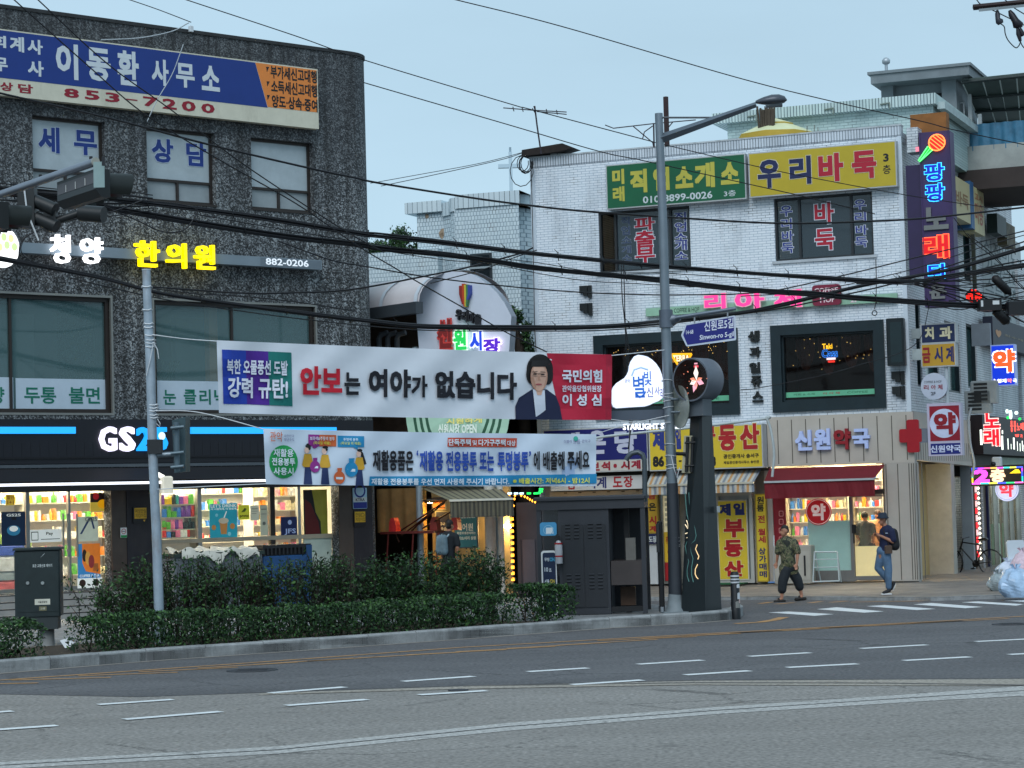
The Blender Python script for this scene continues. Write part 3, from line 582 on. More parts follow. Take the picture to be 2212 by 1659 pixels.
s.p('logo',mb,[E('ffffff',1.6),WS,E('cfe9a0',.9),E('efe7a8',.9)]); s.done()
# shop fascia
s=T('shop_fascia','black shop fascia with lit white and blue letters and two blue light bars','sign',FL)
aL,aR=-8,FL.at(807,960,.35)[0]; z1=FL.at(400,905,.35)[1]; z0=FL.at(400,999,.35)[1]; z1=(FL.at(0,906,.35)[1]+FL.at(800,907,.35)[1])/2
FAS=M('16171f',.4,.1,2); mb=MB(); mb.box(aL,aR,.02,.35,z0,z1,0)
zb2=FL.at(400,960,.35)[1]; mb.box(aL,aR-.02,.35,.38,zb2-.3,zb2-.26,1)
for k in range(60): 
    a=aR-.1-k*.22; mb.box(a-.004,a+.004,.35,.353,zb2-.24,zb2+.05,1)
s.p('panel',mb,[FAS,M('0e0e14',.5)])
BB=E('25a8ff',1.05)
for p,q in ((Z2(-300,1233),Z2(472,1275)),(Z2(1192,1235),Z2(2095,1275))):
    r=FL.q(p,q,.42); mb=MB(); mb.box(r[0],r[1],.352,.42,r[2],r[3]); s.p('light_bar',mb,BB)
for t,p,q,e in (('G',(625,1231),(736,1386),0),('S',(752,1231),(850,1386),0),('2',(858,1235),(950,1382),1),('5',(962,1235),(1052,1382),1)):
    mb=MB(); mb.text(t,FL.q(Z2(*p),Z2(*q),.45),.352,.03,0,ext=.07); s.p('letter',mb,E('ece6ff',1.5) if not e else E('19a0f5',1.1))
mb=MB(); a,z=FL.at(*Z2(1010,1290),.45); mb.disc(a,z,.09,.43,.435,14); s.p('light_dot',mb,E('bfe2ff',1.5)); s.done()
# rolled awning with light strip
s=T('rolled_awning','black rolled-up awning with a thin white light strip over the shop window','awning',FL)
y0,y1=1003,1063; zt_=FL.at(300,1006,.5)[1]; zl=(FL.at(*Z2(10,1586),.9)[1]+FL.at(*Z2(1640,1573),.9)[1])/2
mb=MB(); mb.box(aL,aR-.05,.36,.42,zt_-.02,zt_+.05); s.p('rail',mb,M('5d6369',.4,.05,metal=.6))
mb=MB(); mb.slab([(aL,.0),(aR-.06,.0),(aR-.06,.4),(aL,.4)],zl+.05,zt_-.03); n=8
mb.add([(aL,.4,zt_-.03),(aR-.06,.4,zt_-.03),(aR-.06,.9,zl+.05),(aL,.9,zl+.05)],[(0,1,2,3)]); mb.box(aL,aR-.06,.86,.9,zl-.17,zl-.045); mb.add([(aL,.4,zl+.0),(aR-.06,.4,zl+.0),(aR-.06,.9,zl+.0),(aL,.9,zl+.0)],[(0,1,2,3)])
s.p('fabric',mb,M('101014',.7,.1))
mb=MB(); mb.box(aL,aR-.06,.87,.92,zl-.035,zl+.02); s.p('light_strip',mb,E('f2f6ff',1.6)); s.done()
# small plates on the pillars
def plate(name,label,cat,fr,p,q,d,cols,texts,rad=.0,th=.02,group=None):
    r=fr.q(p,q,d); s=T(name,label,cat,fr,group); mb=MB()
    if rad: mb.rrect(*r,rad,d-th,d)
    else: mb.box(r[0],r[1],d-th,d,r[2],r[3])
    s.p('plate',mb,cols[0]); W=r[1]-r[0]; Hh=r[3]-r[2]
    if texts:
        mb=MB()
        for t in texts:
            if t[0]=='#': mb.box(r[0]+W*t[1],r[0]+W*t[2],d,d+.003,r[2]+Hh*t[3],r[2]+Hh*t[4],t[5])
            elif t[0]=='o': mb.ring(r[0]+W*t[1],r[2]+Hh*t[2],t[3]*W,t[4]*W,d,d+.004,20,t[5])
            elif t[0]=='.': mb.disc(r[0]+W*t[1],r[2]+Hh*t[2],t[3]*W,d,d+t[5],24,t[4],None,t[6]*Hh if len(t)>6 else None)
            elif t[0]=='/': mb.poly([(r[0]+W*x,r[2]+Hh*y) for x,y in t[1]],d,d+t[3],t[2])
            else: mb.text(t[0],(r[0]+W*t[1],r[0]+W*t[2],r[2]+Hh*t[3],r[2]+Hh*t[4]),d+(t[7] if len(t)>7 else .006),t[6] if len(t)>6 else .02,t[5])
        s.p('print',mb,cols[1:])
    s.done(); return r
YEL=M('d8a92a',.5,.06); WHT=M('d0d2d2',.5,.05); RED=M('b01c22',.5,.05); GR2=M('1f8a4a',.5,.05); NVY=M('1c2c86',.5,.05)
plate('safety_plate','rounded yellow and black safety plate on the dark pillar left of the rusty pole','plaque',FL,Z3(826,387),Z3(922,492),.09,[BLK,YEL,BLK],[('#',.1,.9,.3,.92,0),('여성안심',.14,.86,.62,.86,1,.0,.008),('지킴이집',.14,.86,.36,.59,1,.0,.008),('▼',.66,.8,.1,.22,0)],.06)
plate('no_smoking_sign','small white and green no-smoking plate on the pillar beside the shop door','sign',FL,Z3(750,518),Z3(790,580),.08,[WHT,GR2,RED,BLK],[('#',.02,.98,.02,.26,0),('o',.5,.63,.30,.38,1),('#',.25,.75,.6,.66,2)],.01)
plate('store_plate','white and blue framed round-emblem plate on the pillar under the recycling banner','plaque',FL,X1(197,490),X1(323,668),.08,[M('a9cbe0',.5),WHT,NVY,BLK],[('#',.02,.98,.33,.55,0),('#',.02,.98,.02,.31,1),('KTRA',.18,.82,.36,.5,2),('o',.5,.86,.30,.40,1)],.02)
plate('safety_plate','small rounded yellow and black safety plate directly below the blue store plate','plaque',FL,X1(207,690),X1(314,825),.08,[BLK,YEL,BLK],[('#',.06,.94,.28,.95,0),('안심',.12,.5,.64,.88,1,.0,.008),('⌂',.55,.85,.64,.88,1,.0,.008),('지킴이집',.12,.9,.34,.58,1,.0,.008)],.05)
# ================================================================ SHOP STOCK AND POSTERS
def poster(name,label,fr,p,q,d,base,prints,mats,cat='poster',group=None):
    r=fr.q(p,q,d); s=T(name,label,cat,fr,group); mb=MB(); mb.box(r[0],r[1],d-.006,d,r[2],r[3]); s.p('sheet',mb,base); W,Hh=r[1]-r[0],r[3]-r[2]; mb=MB()
    for t in prints:
        if t[0]=='#': mb.box(r[0]+W*t[1],r[0]+W*t[2],d,d+.002+.001*t[5],r[2]+Hh*t[3],r[2]+Hh*t[4],t[5])
        elif t[0]=='/': mb.poly([(r[0]+W*x,r[2]+Hh*y) for x,y in t[1]],d,d+.003+.0015*t[2],t[2])
        elif t[0]=='.': mb.disc(r[0]+W*t[1],r[2]+Hh*t[2],t[3]*W,d,d+.004+.0015*t[4],18,t[4],None,t[3]*W*(t[5] if len(t)>5 else 1))
        else: mb.text(t[0],(r[0]+W*t[1],r[0]+W*t[2],r[2]+Hh*t[3],r[2]+Hh*t[4]),d+.012,.02,t[5])
    if prints: s.p('print',mb,mats)
    s.done()
dg=-.27
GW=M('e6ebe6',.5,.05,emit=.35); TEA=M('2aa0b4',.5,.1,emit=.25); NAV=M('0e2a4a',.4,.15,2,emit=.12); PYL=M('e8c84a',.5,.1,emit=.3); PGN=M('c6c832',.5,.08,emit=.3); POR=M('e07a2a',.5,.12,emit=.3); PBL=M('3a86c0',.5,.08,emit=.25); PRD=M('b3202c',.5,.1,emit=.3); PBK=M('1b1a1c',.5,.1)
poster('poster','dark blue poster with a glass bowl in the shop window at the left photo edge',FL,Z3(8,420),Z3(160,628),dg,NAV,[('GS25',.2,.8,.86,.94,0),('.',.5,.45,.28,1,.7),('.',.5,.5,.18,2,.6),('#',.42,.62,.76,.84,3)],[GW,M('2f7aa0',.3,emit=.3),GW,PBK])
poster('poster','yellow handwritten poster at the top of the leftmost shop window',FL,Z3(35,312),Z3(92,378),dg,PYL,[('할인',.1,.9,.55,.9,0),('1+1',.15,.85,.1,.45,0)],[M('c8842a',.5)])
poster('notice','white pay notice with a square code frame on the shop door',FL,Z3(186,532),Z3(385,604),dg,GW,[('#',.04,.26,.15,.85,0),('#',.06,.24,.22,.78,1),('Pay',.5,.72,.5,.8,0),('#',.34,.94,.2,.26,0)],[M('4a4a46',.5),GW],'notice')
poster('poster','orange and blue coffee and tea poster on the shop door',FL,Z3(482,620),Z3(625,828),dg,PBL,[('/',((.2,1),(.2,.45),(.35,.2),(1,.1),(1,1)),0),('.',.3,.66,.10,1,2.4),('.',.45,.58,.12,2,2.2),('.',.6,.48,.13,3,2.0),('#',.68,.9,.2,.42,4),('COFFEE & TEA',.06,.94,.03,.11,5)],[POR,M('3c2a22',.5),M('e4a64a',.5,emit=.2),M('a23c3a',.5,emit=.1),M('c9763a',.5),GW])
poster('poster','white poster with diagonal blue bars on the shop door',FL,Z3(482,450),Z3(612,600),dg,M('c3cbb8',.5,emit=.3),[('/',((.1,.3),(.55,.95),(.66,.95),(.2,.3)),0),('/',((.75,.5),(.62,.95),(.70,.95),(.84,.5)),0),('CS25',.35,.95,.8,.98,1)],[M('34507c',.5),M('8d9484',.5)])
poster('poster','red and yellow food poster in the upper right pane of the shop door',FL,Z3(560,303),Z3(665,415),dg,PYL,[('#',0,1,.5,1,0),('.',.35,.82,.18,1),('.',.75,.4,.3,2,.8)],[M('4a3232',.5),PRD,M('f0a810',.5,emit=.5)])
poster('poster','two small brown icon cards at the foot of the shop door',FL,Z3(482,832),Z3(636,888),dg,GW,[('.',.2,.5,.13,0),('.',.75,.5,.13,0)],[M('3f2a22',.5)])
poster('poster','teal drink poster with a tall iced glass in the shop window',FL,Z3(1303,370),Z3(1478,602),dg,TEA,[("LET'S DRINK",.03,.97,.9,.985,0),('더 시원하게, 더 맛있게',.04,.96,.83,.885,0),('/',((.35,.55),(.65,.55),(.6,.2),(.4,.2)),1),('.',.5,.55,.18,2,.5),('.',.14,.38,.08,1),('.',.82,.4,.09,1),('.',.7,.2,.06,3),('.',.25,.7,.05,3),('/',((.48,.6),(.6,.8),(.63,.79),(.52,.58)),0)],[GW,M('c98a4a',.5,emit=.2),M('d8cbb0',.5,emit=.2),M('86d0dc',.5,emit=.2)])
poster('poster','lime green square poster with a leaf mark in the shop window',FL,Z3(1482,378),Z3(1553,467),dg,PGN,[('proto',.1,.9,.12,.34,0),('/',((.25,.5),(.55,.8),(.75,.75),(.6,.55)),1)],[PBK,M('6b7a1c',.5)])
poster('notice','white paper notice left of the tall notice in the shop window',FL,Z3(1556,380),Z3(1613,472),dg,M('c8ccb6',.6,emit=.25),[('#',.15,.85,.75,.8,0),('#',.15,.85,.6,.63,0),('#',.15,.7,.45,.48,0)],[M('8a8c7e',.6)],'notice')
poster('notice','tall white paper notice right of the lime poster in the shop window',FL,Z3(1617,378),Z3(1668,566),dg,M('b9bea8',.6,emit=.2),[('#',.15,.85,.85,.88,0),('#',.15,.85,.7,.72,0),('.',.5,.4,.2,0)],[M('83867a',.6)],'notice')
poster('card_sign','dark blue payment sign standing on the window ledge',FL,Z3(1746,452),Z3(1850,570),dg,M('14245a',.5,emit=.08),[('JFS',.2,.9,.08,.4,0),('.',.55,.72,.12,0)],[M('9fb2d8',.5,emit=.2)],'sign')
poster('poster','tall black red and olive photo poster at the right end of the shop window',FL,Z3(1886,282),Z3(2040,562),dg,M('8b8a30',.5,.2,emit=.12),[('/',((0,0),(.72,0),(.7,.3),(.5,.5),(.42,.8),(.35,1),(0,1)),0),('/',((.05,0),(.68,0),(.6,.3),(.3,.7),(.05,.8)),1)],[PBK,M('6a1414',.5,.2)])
# shelves of stock
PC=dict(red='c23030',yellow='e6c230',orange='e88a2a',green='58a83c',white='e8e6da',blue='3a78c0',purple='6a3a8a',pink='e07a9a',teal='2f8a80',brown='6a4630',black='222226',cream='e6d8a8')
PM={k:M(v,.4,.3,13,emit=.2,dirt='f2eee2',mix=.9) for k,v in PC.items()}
FAR=MB(); PK=list(PC)
def shelf(label,fr,a0,a1,d,zs,z0,ht,cols,where,n,grp,back='d8d2c0',shapes=3,far=0):
    s=T('shop_shelf',label,'shelf',fr); mb=MB(); mb.box(a0,a1,d-.42,d-.38,z0,z0+ht); s.p('back_panel',mb,M(back,.6,.06,emit=.15))
    for x in (a0,a1-.03):
        mb=MB(); mb.box(x,x+.03,d-.38,d,z0,z0+ht); s.p('side_panel',mb,M('cfc9b8',.6))
    for z in zs: mb=MB(); mb.box(a0+.03,a1-.03,d-.38,d,z-.025,z); s.p('shelf_board',mb,M('dcd6c4',.5))
    s.done()
    for z in zs:
        x=a0+.06
        while x<a1-.12:
            wd=random.uniform(.08,.17)*n; h=random.uniform(.13,.27); c=random.choice(cols); mb=FAR if far else MB(); mi=PK.index(c) if far else 0; k=random.randrange(shapes)
            if x+wd>a1-.05: break
            if k==0: mb.bbox(x,x+wd-.015,d-.25,d-.05,z+.001,z+h,.008,mi)
            elif k==1: r=min(wd,.12)/2; mb.lathe([(r*.9,0),(r,.01),(r,h*.6),(r*.45,h*.78),(r*.4,h)],(x+wd/2,d-.13,z+.001),n=8,mi=mi)
            else: mb.poly([(x,z+.001),(x+wd-.015,z+.001),(x+wd-.02,z+h*.9),(x+wd-.03,z+h),(x+.015,z+h),(x+.005,z+h*.9)],d-.2,d-.08,mi)
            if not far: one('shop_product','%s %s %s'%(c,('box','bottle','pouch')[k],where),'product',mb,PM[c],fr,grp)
            x+=wd
aA=FL.at(*Z3(-60,600),-1.6)[0]; aB=FL.at(*Z3(660,600),-1.6)[0]
shelf('tall snack shelf seen through the glass shop door',FL,FL.at(*Z3(165,600),-2)[0],FL.at(*Z3(680,600),-2)[0],-1.9,[1.0,1.42,1.84,2.26,2.66],.72,2.2,['red','yellow','white','orange','green','pink','cream','white'],'on the snack shelf behind the glass shop door',.95,'goods on the snack shelf')
shelf('shelf of goods behind the leftmost shop window',FL,-3.3,FL.at(*Z3(150,600),-2)[0]-.05,-1.9,[1.0,1.42,1.84,2.26,2.66],.72,2.2,['yellow','white','red','orange','blue'],'on the shelf behind the leftmost shop window',1.3,'goods behind the leftmost window')
x0,x1=FL.at(*Z3(985,450),-.9)[0],FL.at(*Z3(1222,450),-.9)[0]
zz=[FL.at(*Z3(1100,y),-.9)[1] for y in (578,527,452,372)]
shelf('window shelf stacked with coloured cartons between the rusty pole and the drink poster',FL,x0,x1,-.8,zz,FL0+.05,2.1,['green','yellow','blue','teal','black','purple','pink','red','white','white'],'on the carton shelf left of the drink poster',.95,'cartons on the window shelf',shapes=1)
shelf('bread shelf behind the right part of the shop window',FL,FL.at(*Z3(1560,450),-2)[0],FL.at(*Z3(1900,450),-2)[0],-1.9,[1.3,1.65,2.0,2.35,2.7],.72,2.2,['yellow','cream','orange','white','pink'],'on the bread shelf behind the shop window',1.,'goods on the bread shelf',far=1)
shelf('drinks shelf at the back of the shop behind the drink poster',FL,FL.at(*Z3(1240,450),-3)[0],FL.at(*Z3(1640,450),-3)[0],-3.2,[1.2,1.6,2.0,2.4,2.8],.72,2.3,['white','blue','green','red','cream'],'on the far drinks shelf behind the shop window',1.,'goods on the far drinks shelf',far=1)
one('shop_goods','small goods crowding the far shelves at the back of the convenience shop','goods',FAR,[PM[c] for c in PK],FL,kind='stuff')
mb=MB(); r=FL.q(Z3(985,290),Z3(1240,335),-1.2); mb.bbox(r[0],r[1],-1.3,-1.2,r[2],r[3]); one('shelf_header','pale blue lit header board above the carton shelf','sign',mb,E('6fc7e6',.9),FL)
r=FL.q(Z3(190,303),Z3(550,345),-2.2); mb=MB(); mb.bbox(r[0],r[1],-2.35,-2.25,r[2],r[3]); one('shelf_header','pale blue lit header board above the snack shelf','sign',mb,E('9ad6e6',.8),FL)
# things standing in front of the shop
def world_at(x,y,z=.15): p=G(x,y,z); return p
def local(x,y,z=.15,yaw=0.): p=G(x,y,z); return Fr((p.x,p.y),yaw)
# covered freezer under a cloth
f=FL.sub(FL.at(*Z3(1310,650),1.0)[0],1.0,0); zc=FL.at(*Z3(1300,665),1.)[1]; hw=(FL.at(*Z3(1590,650),1.)[0]-FL.at(*Z3(1040,650),1.)[0])/2
s=T('covered_freezer','low grey freezer cabinet under a rumpled white cloth behind the shrubs','freezer',f)
mb=MB(); mb.bbox(-hw,hw,-.35,.35,.15,zc-.03,.03); s.p('body',mb,M('5b6166',.5,.15)); mb=MB(); mb.box(-hw-.03,hw+.03,-.38,.38,zc-.1,zc-.02); s.p('lid',mb,M('26332f',.4))
mb=MB(); n=18
gv=[(-hw*.85+hw*1.75*i/n,-.36+.74*j/6,zc+.02+.05*math.sin(i*1.3+j*2)+.06*math.sin(i*.55+1)*math.cos(j)+random.uniform(-.02,.03)) for j in range(7) for i in range(n+1)]
gv+=[(v[0]+random.uniform(-.03,.03),v[1]+.03,v[2]-.18-.1*math.sin(k)) for k,v in enumerate(gv[6*(n+1):])]
mb.add(gv,[(j*(n+1)+i,j*(n+1)+i+1,(j+1)*(n+1)+i+1,(j+1)*(n+1)+i) for j in range(7) for i in range(n)],0,True); s.p('cloth',mb,M('b9b8ae',.8,.12,6)); s.done()
# blue and black ice-cream / bottle bins
f=FL.sub(FL.at(*Z3(1740,640),1.0)[0],1.0,0); zt=FL.at(*Z3(1740,622),1.)[1]; hw=(FL.at(*Z3(1888,640),1.)[0]-FL.at(*Z3(1590,640),1.)[0])/2
s=T('crate_stack','tall black and blue plastic crate stack behind the shrubs','crate',f); mb=MB(); mb.bbox(-hw,hw,-.3,.3,.15,1.3,.02,0); s.p('lower_crate',mb,M('1d4674',.45,.2))
mb=MB(); 
for i in range(13): a=-hw+2*hw*i/12.3; mb.box(a,a+.04,.27,.3,1.32,zt-.08)
mb.box(-hw,hw,-.3,.3,zt-.08,zt); mb.box(-hw,hw,-.3,.26,1.31,zt-.081); s.p('upper_crate',mb,M('18191d',.5)); mb=MB(); mb.box(hw-.14,hw+.02,-.31,.31,.9,zt-.03); s.p('side_panel',mb,M('1c4470',.4)); s.done()
f=local(690,1285,.15,.7); s=T('recycling_bin','blue plastic bin with an orange stripe low behind the shrubs','bin',f); mb=MB(); mb.slab([(-.35,-.3),(.35,-.3),(.35,.3),(-.35,.3)],.15,.75); s.p('body',mb,M('1a4f8a',.4,.2)); mb=MB(); mb.box(-.36,.36,.301,.31,.2,.27); s.p('stripe',mb,M('c88a2a',.5)); mb=MB(); mb.bbox(-.38,.38,-.33,.33,.75,.8,.02); s.p('lid',mb,M('12498a',.4)); s.done()
f=local(505,1275,.15,.7); s=T('bottle_pack','shrink-wrapped pack of pale water bottles behind the shrubs','bottle pack',f)
for k in range(3):
    for i in range(4): mb=MB(); mb.lathe([(.055,0),(.058,.02),(.058,.2),(.03,.26),(.025,.3)],(-.2+i*.13,-.12+k*.12,.75),n=8); s.p('bottle',mb,M('a8c0b8',.2,.1))
mb=MB(); mb.bbox(-.28,.26,-.2,.2,.15,.74,.02); s.p('crate',mb,M('6f7d78',.5)); s.done()
# piled goods at the left edge
f=local(24,1330,.15,.5)
s=T('goods_pile','pile of shrink-wrapped goods in blue green and red film at the left photo edge','goods pile',f)
for (a0,a1,z0,z1,c) in ((-.55,.36,.55,.95,'b05a62'),(-.5,.34,.95,1.15,'7a8a96'),(-.55,.3,1.15,1.5,'c4ccd2'),(-.5,.33,1.5,1.75,'3a52a4')):
    mb=MB(); mb.bbox(a0,a1,-.3,.3,z0+.003,z1,.05); s.p('pack',mb,M(c,.3,.25,6))
mb=MB(); mb.poly([(-.45,1.753),(.3,1.753),(.38,1.5),(.42,1.86),(.2,2.0),(-.4,1.95)],-.28,.3); s.p('pack',mb,M('8fae5c',.3,.35,4)); mb=MB(); mb.slab([(-.6,-.35),(.45,-.35),(.45,.3),(-.6,.3)],.15,.55); s.p('pallet',mb,M('2b2b33',.7,.2)); s.done()
# ================================================================ TRAFFIC CABINET
p=G(90,1395,.16); f=Fr((p.x,p.y),.10)
def fq(fr,p,q,d=0): return fr.q(p,q,d)
r=f.q((30,1186),(131,1338),.2)
CAB=M('1e2a2c',.45,.2,4,dirt='3b4443',mix=.35)
s=T('control_cabinet','dark green-grey signal control cabinet on a concrete post beside the hedge','cabinet',f)
mb=MB(); mb.bbox(r[0],r[1],-.35,.2,r[2]+.06,r[3]-.03,.02); s.p('body',mb,CAB); mb=MB(); mb.bbox(r[0]-.02,r[1]+.02,-.38,.23,r[3]-.03,r[3]+.015,.015); s.p('top_cover',mb,CAB)
mb=MB(); mb.box(r[0]+.05,r[1]-.05,-.33,.18,r[2]-.16,r[2]+.055); s.p('plinth',mb,M('30383a',.6))
cx=(r[0]+r[1])/2; mb=MB(); mb.tube([(cx+.12,-.08,.1),(cx+.12,-.08,r[2]-.155)],.125,12); s.p('post',mb,M('8b8d8c',.8,.15,5))
mb=MB(); mb.box(r[0]+.06,r[1]-.03,.2,.207,r[2]+.14,r[3]-.07); s.p('door',mb,CAB)
for x in (172,265): a,z=f.at(*Z3(x,862),.21); mb=MB(); mb.disc(a,z,.028,.207,.225,12); s.p('lock',mb,M('a9adad',.3,metal=.8))
mb=MB(); mb.text('표준 교통신호 제어기',f.q(Z3(202,746),Z3(324,762),.21),.209,.01,0)
q=f.q(Z3(216,963),Z3(312,996),.21); mb.box(*q[:2],.207,.211,*q[2:],1); mb.text('서울경찰청',(q[0]+.05,q[1]-.05,q[2]+.03,q[3]-.03),.213,.01,2); q=f.q(Z3(243,1008),Z3(290,1034),.21); mb.box(*q[:2],.207,.211,*q[2:],3); mb.text('교통',(q[0]+.02,q[1]-.02,q[2]+.02,q[3]-.02),.213,.01,1)
q=f.q(Z3(250,678),Z3(278,706),.21); mb.poly([(q[0],q[2]),(q[0]+.05,q[3]-.02),(q[1],q[3]),(q[0]+.08,q[2]+.08)],.207,.211,0); s.p('print',mb,[M('c8d0d0',.5),M('c9c8ba',.5),BLK,M('6d6a50',.5)]); s.done()
# ================================================================ HEDGE AND SHRUBS
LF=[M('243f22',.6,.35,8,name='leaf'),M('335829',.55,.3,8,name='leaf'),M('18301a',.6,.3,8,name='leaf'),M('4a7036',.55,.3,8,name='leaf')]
STM=M('2e2620',.85,.3,10,name='stem')
def hedge(label,pts,hw,z0,z1,dens,sz=.05):
    """clipped hedge along a ground line"""
    s=T('hedge',label,'hedge',WF,'clipped hedges along the kerb'); mb=MB()
    for a,b in zip(pts,pts[1:]):
        L=(b-a).length; t=(b-a)/L; n=Vector((-t.y,t.x,0)); N=int(L*dens)
        for i in range(N):
            u=random.random()*L; k=random.random()
            wob=.06*math.sin(u*4.1+a.x)+.05*math.sin(u*9+2); zt=z1+wob*.6+.03*math.sin(u*17)
            if k<.42: v,z=random.uniform(-hw,hw),zt-abs(random.gauss(0,.045))
            elif k<.86: v,z=(-hw if random.random()<.7 else hw)+random.gauss(0,.05)+wob*.5,z0+(zt-z0)*random.random()**.8
            else: v,z=random.uniform(-hw,hw),random.uniform(z0,zt)
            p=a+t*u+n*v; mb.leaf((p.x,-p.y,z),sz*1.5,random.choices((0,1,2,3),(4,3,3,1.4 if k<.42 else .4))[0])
        e=0
    s.p('foliage',mb,LF); mb=MB()
    for a,b in zip(pts,pts[1:]):
        L=(b-a).length; t=(b-a)/L; n=Vector((-t.y,t.x,0))
        for i in range(int(L*7)):
            p=a+t*random.random()*L+n*random.uniform(-hw*.8,hw*.8)
            mb.tube([(p.x,-p.y,.15),(p.x+random.gauss(0,.08),-p.y+random.gauss(0,.08),z0+(z1-z0)*.5),(p.x+random.gauss(0,.16),-p.y+random.gauss(0,.16),z1-.05)],[.012,.009,.004],4)
    s.p('stem',mb,STM)
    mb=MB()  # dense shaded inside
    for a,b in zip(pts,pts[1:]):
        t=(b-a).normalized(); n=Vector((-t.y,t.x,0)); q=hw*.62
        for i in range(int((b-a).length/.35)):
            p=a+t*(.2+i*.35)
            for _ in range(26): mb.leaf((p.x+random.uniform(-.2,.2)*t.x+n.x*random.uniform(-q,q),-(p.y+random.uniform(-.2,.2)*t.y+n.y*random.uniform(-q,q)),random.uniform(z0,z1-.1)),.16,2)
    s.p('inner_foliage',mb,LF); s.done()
def hl(x0,x1,w,n): return [inx(x0+(x1-x0)*i/n,w) for i in range(n+1)]
hedge('long clipped dark green hedge running along the kerb in front of the shop',hl(172,1082,.85,8),.42,.18,.70,2300)
hedge('short clipped hedge at the left photo edge beside the control cabinet',hl(-190,62,.85,2),.45,.18,.72,2300)
hedge('short clipped square hedge beside the dark kiosk',hl(1128,1212,.95,1),.42,.18,.80,3600)
def shrub(label,c,hgt,wid,nst,nl,lean=0,bare=.0):
    s=T('shrub',label,'shrub',WF,'loose shrubs behind the hedge',base=(c.x,-c.y,.15)); st=MB(); lf=MB()
    for i in range(nst):
        x,y=c.x+random.gauss(0,wid*.36),c.y+random.gauss(0,.2); h=hgt*random.uniform(.6,1.05); P=[]; 
        for k in range(6):
            f=k/5; P.append((x+random.gauss(0,.035)+(x-c.x)*.5*f+lean*f,-y+random.gauss(0,.035),.13+h*f))
        st.tube(P,[.013*(1-.13*k) for k in range(6)],4)
        for _ in range(3):
            k=random.randrange(2,5); q=P[k]; e=(q[0]+random.gauss(0,.16),q[1]+random.gauss(0,.14),q[2]+random.uniform(.1,.35)); st.tube([q,e],[.007,.003],4,caps=False)
            for _ in range(int(nl/nst*.18)): 
                f=random.random(); lf.leaf([q[j]+(e[j]-q[j])*f+random.gauss(0,.05) for j in range(3)],.085,random.choices((0,1,2,3),(4,3,3,1))[0])
        for _ in range(int(nl/nst*.5)):
            f=bare+(1-bare)*random.random()**.65; k=min(4,int(f*5)); q=[P[k][j]+(P[k+1][j]-P[k][j])*(f*5-k) for j in range(3)]
            lf.leaf((q[0]+random.gauss(0,.11),q[1]+random.gauss(0,.11),q[2]+random.gauss(0,.07)),.085,random.choices((0,1,2,3),(4,3,3,1))[0])
    s.p('foliage',lf,LF); s.p('stem',st,STM); s.done()
_sh=[(262,1.25,.55,'loose shrub at the left end of the shrub row, beside the shop steps'),(318,1.4,.5,'leafy shrub directly left of the rusty banner pole'),(388,1.45,.5,'twiggy shrub just right of the rusty banner pole'),(455,1.42,.5,'twiggy shrub below the white cloth of the freezer'),(525,1.42,.5,'twiggy shrub in front of the water bottle pack'),
     (595,1.35,.5,'open shrub showing the black crates behind it'),(662,1.35,.5,'open shrub showing the blue bin behind it'),(735,1.35,.5,'thin shrub in front of the pale window panel'),(812,1.25,.6,'bushy shrub under the blue store plate'),(895,1.25,.6,'bushy shrub in front of the market stall'),(970,1.3,.62,'fullest shrub, in front of the person with the backpack'),(1040,1.3,.55,'dense shrub at the right end of the row, beside the light chain')]
for i,(x,h,wd,lb) in enumerate(_sh):
    c=inx(x,2.35); shrub(lb,c,h,wd,30 if x<780 else 28,1300 if x<780 else 2700,bare=.5 if x<780 else .3)
# fallen leaves in the bed and a curbside scrap
mb=MB()
for i in range(500): p=inward(random.uniform(-100,1200),random.uniform(.25,1.6)); mb.leaf((p.x,-p.y,.168),.05,random.randrange(3),up=4)
o=one('leaf_litter','scattered dry leaves and scraps on the planting bed','litter',mb,[M('5a4a34',.8),M('6b6252',.8),M('3d3a28',.8)]); o.o['kind']='stuff'
p=G(150,1400,.16); mb=MB(); v=[(p.x+math.cos(k)*.16*random.uniform(.5,1),-p.y+math.sin(k)*.12*random.uniform(.5,1),.165+random.uniform(0,.16)) for k in range(7)]; mb.add(v+[(p.x,-p.y,.33)],[(k,(k+1)%7,7) for k in range(7)]); one('paper_scrap','crumpled white wrapper beside the cabinet post','litter',mb,M('c9cdd0',.6))
mb=MB(); p=Vector((G(4,1418,.15).x,G(4,1418,.15).y,0)); mb.box(p.x-.3,p.x+.09,-p.y-.1,-p.y+.1,.15,.36); one('concrete_block','small concrete block at the left photo edge','block',mb,M('77756f',.85,.2))
# ================================================================ POLES AND BANNERS
PP=G(345,1392,.15); PPy=PP.y
def AD(x,y,dy=0.): p=AT(x,y,PPy+dy); return (p.x,-p.y,p.z)
GAL=M('9aa8b4',.45,.18,3,metal=.3,dirt='7a5a42',mix=.75); ROP=M('c8ccd0',.7)
s=T('banner_pole','thin rusty white steel pole with rope ties rising from the hedge','pole')
top=AD(316,584); bot=AD(346,1396); bot=(bot[0],bot[1],.13)
mb=MB(); mb.tube([bot,AD(338,1150),AD(330,980),AD(325,800),AD(320,690),top],[.085,.082,.08,.078,.074,.072],12); s.p('shaft',mb,GAL)
mb=MB(); mb.tube([(top[0],top[1],top[2]-.0),(top[0],top[1],top[2]+.02)],.078,12); s.p('cap',mb,M('a9b4bc',.5))
mb=MB()
for x,y in ((321,700),(321,708),(324,725),(325,735),(325,742),(325,750),(331,875),(331,882),(331,888),(331,897),(332,903),(317,620),(318,670)):
    c=AD(x,y); mb.tube([(c[0]+.088*math.cos(t*.628),c[1]+.088*math.sin(t*.628),c[2]+.012*math.sin(t*2)) for t in range(10)],.011,4,closed=True)
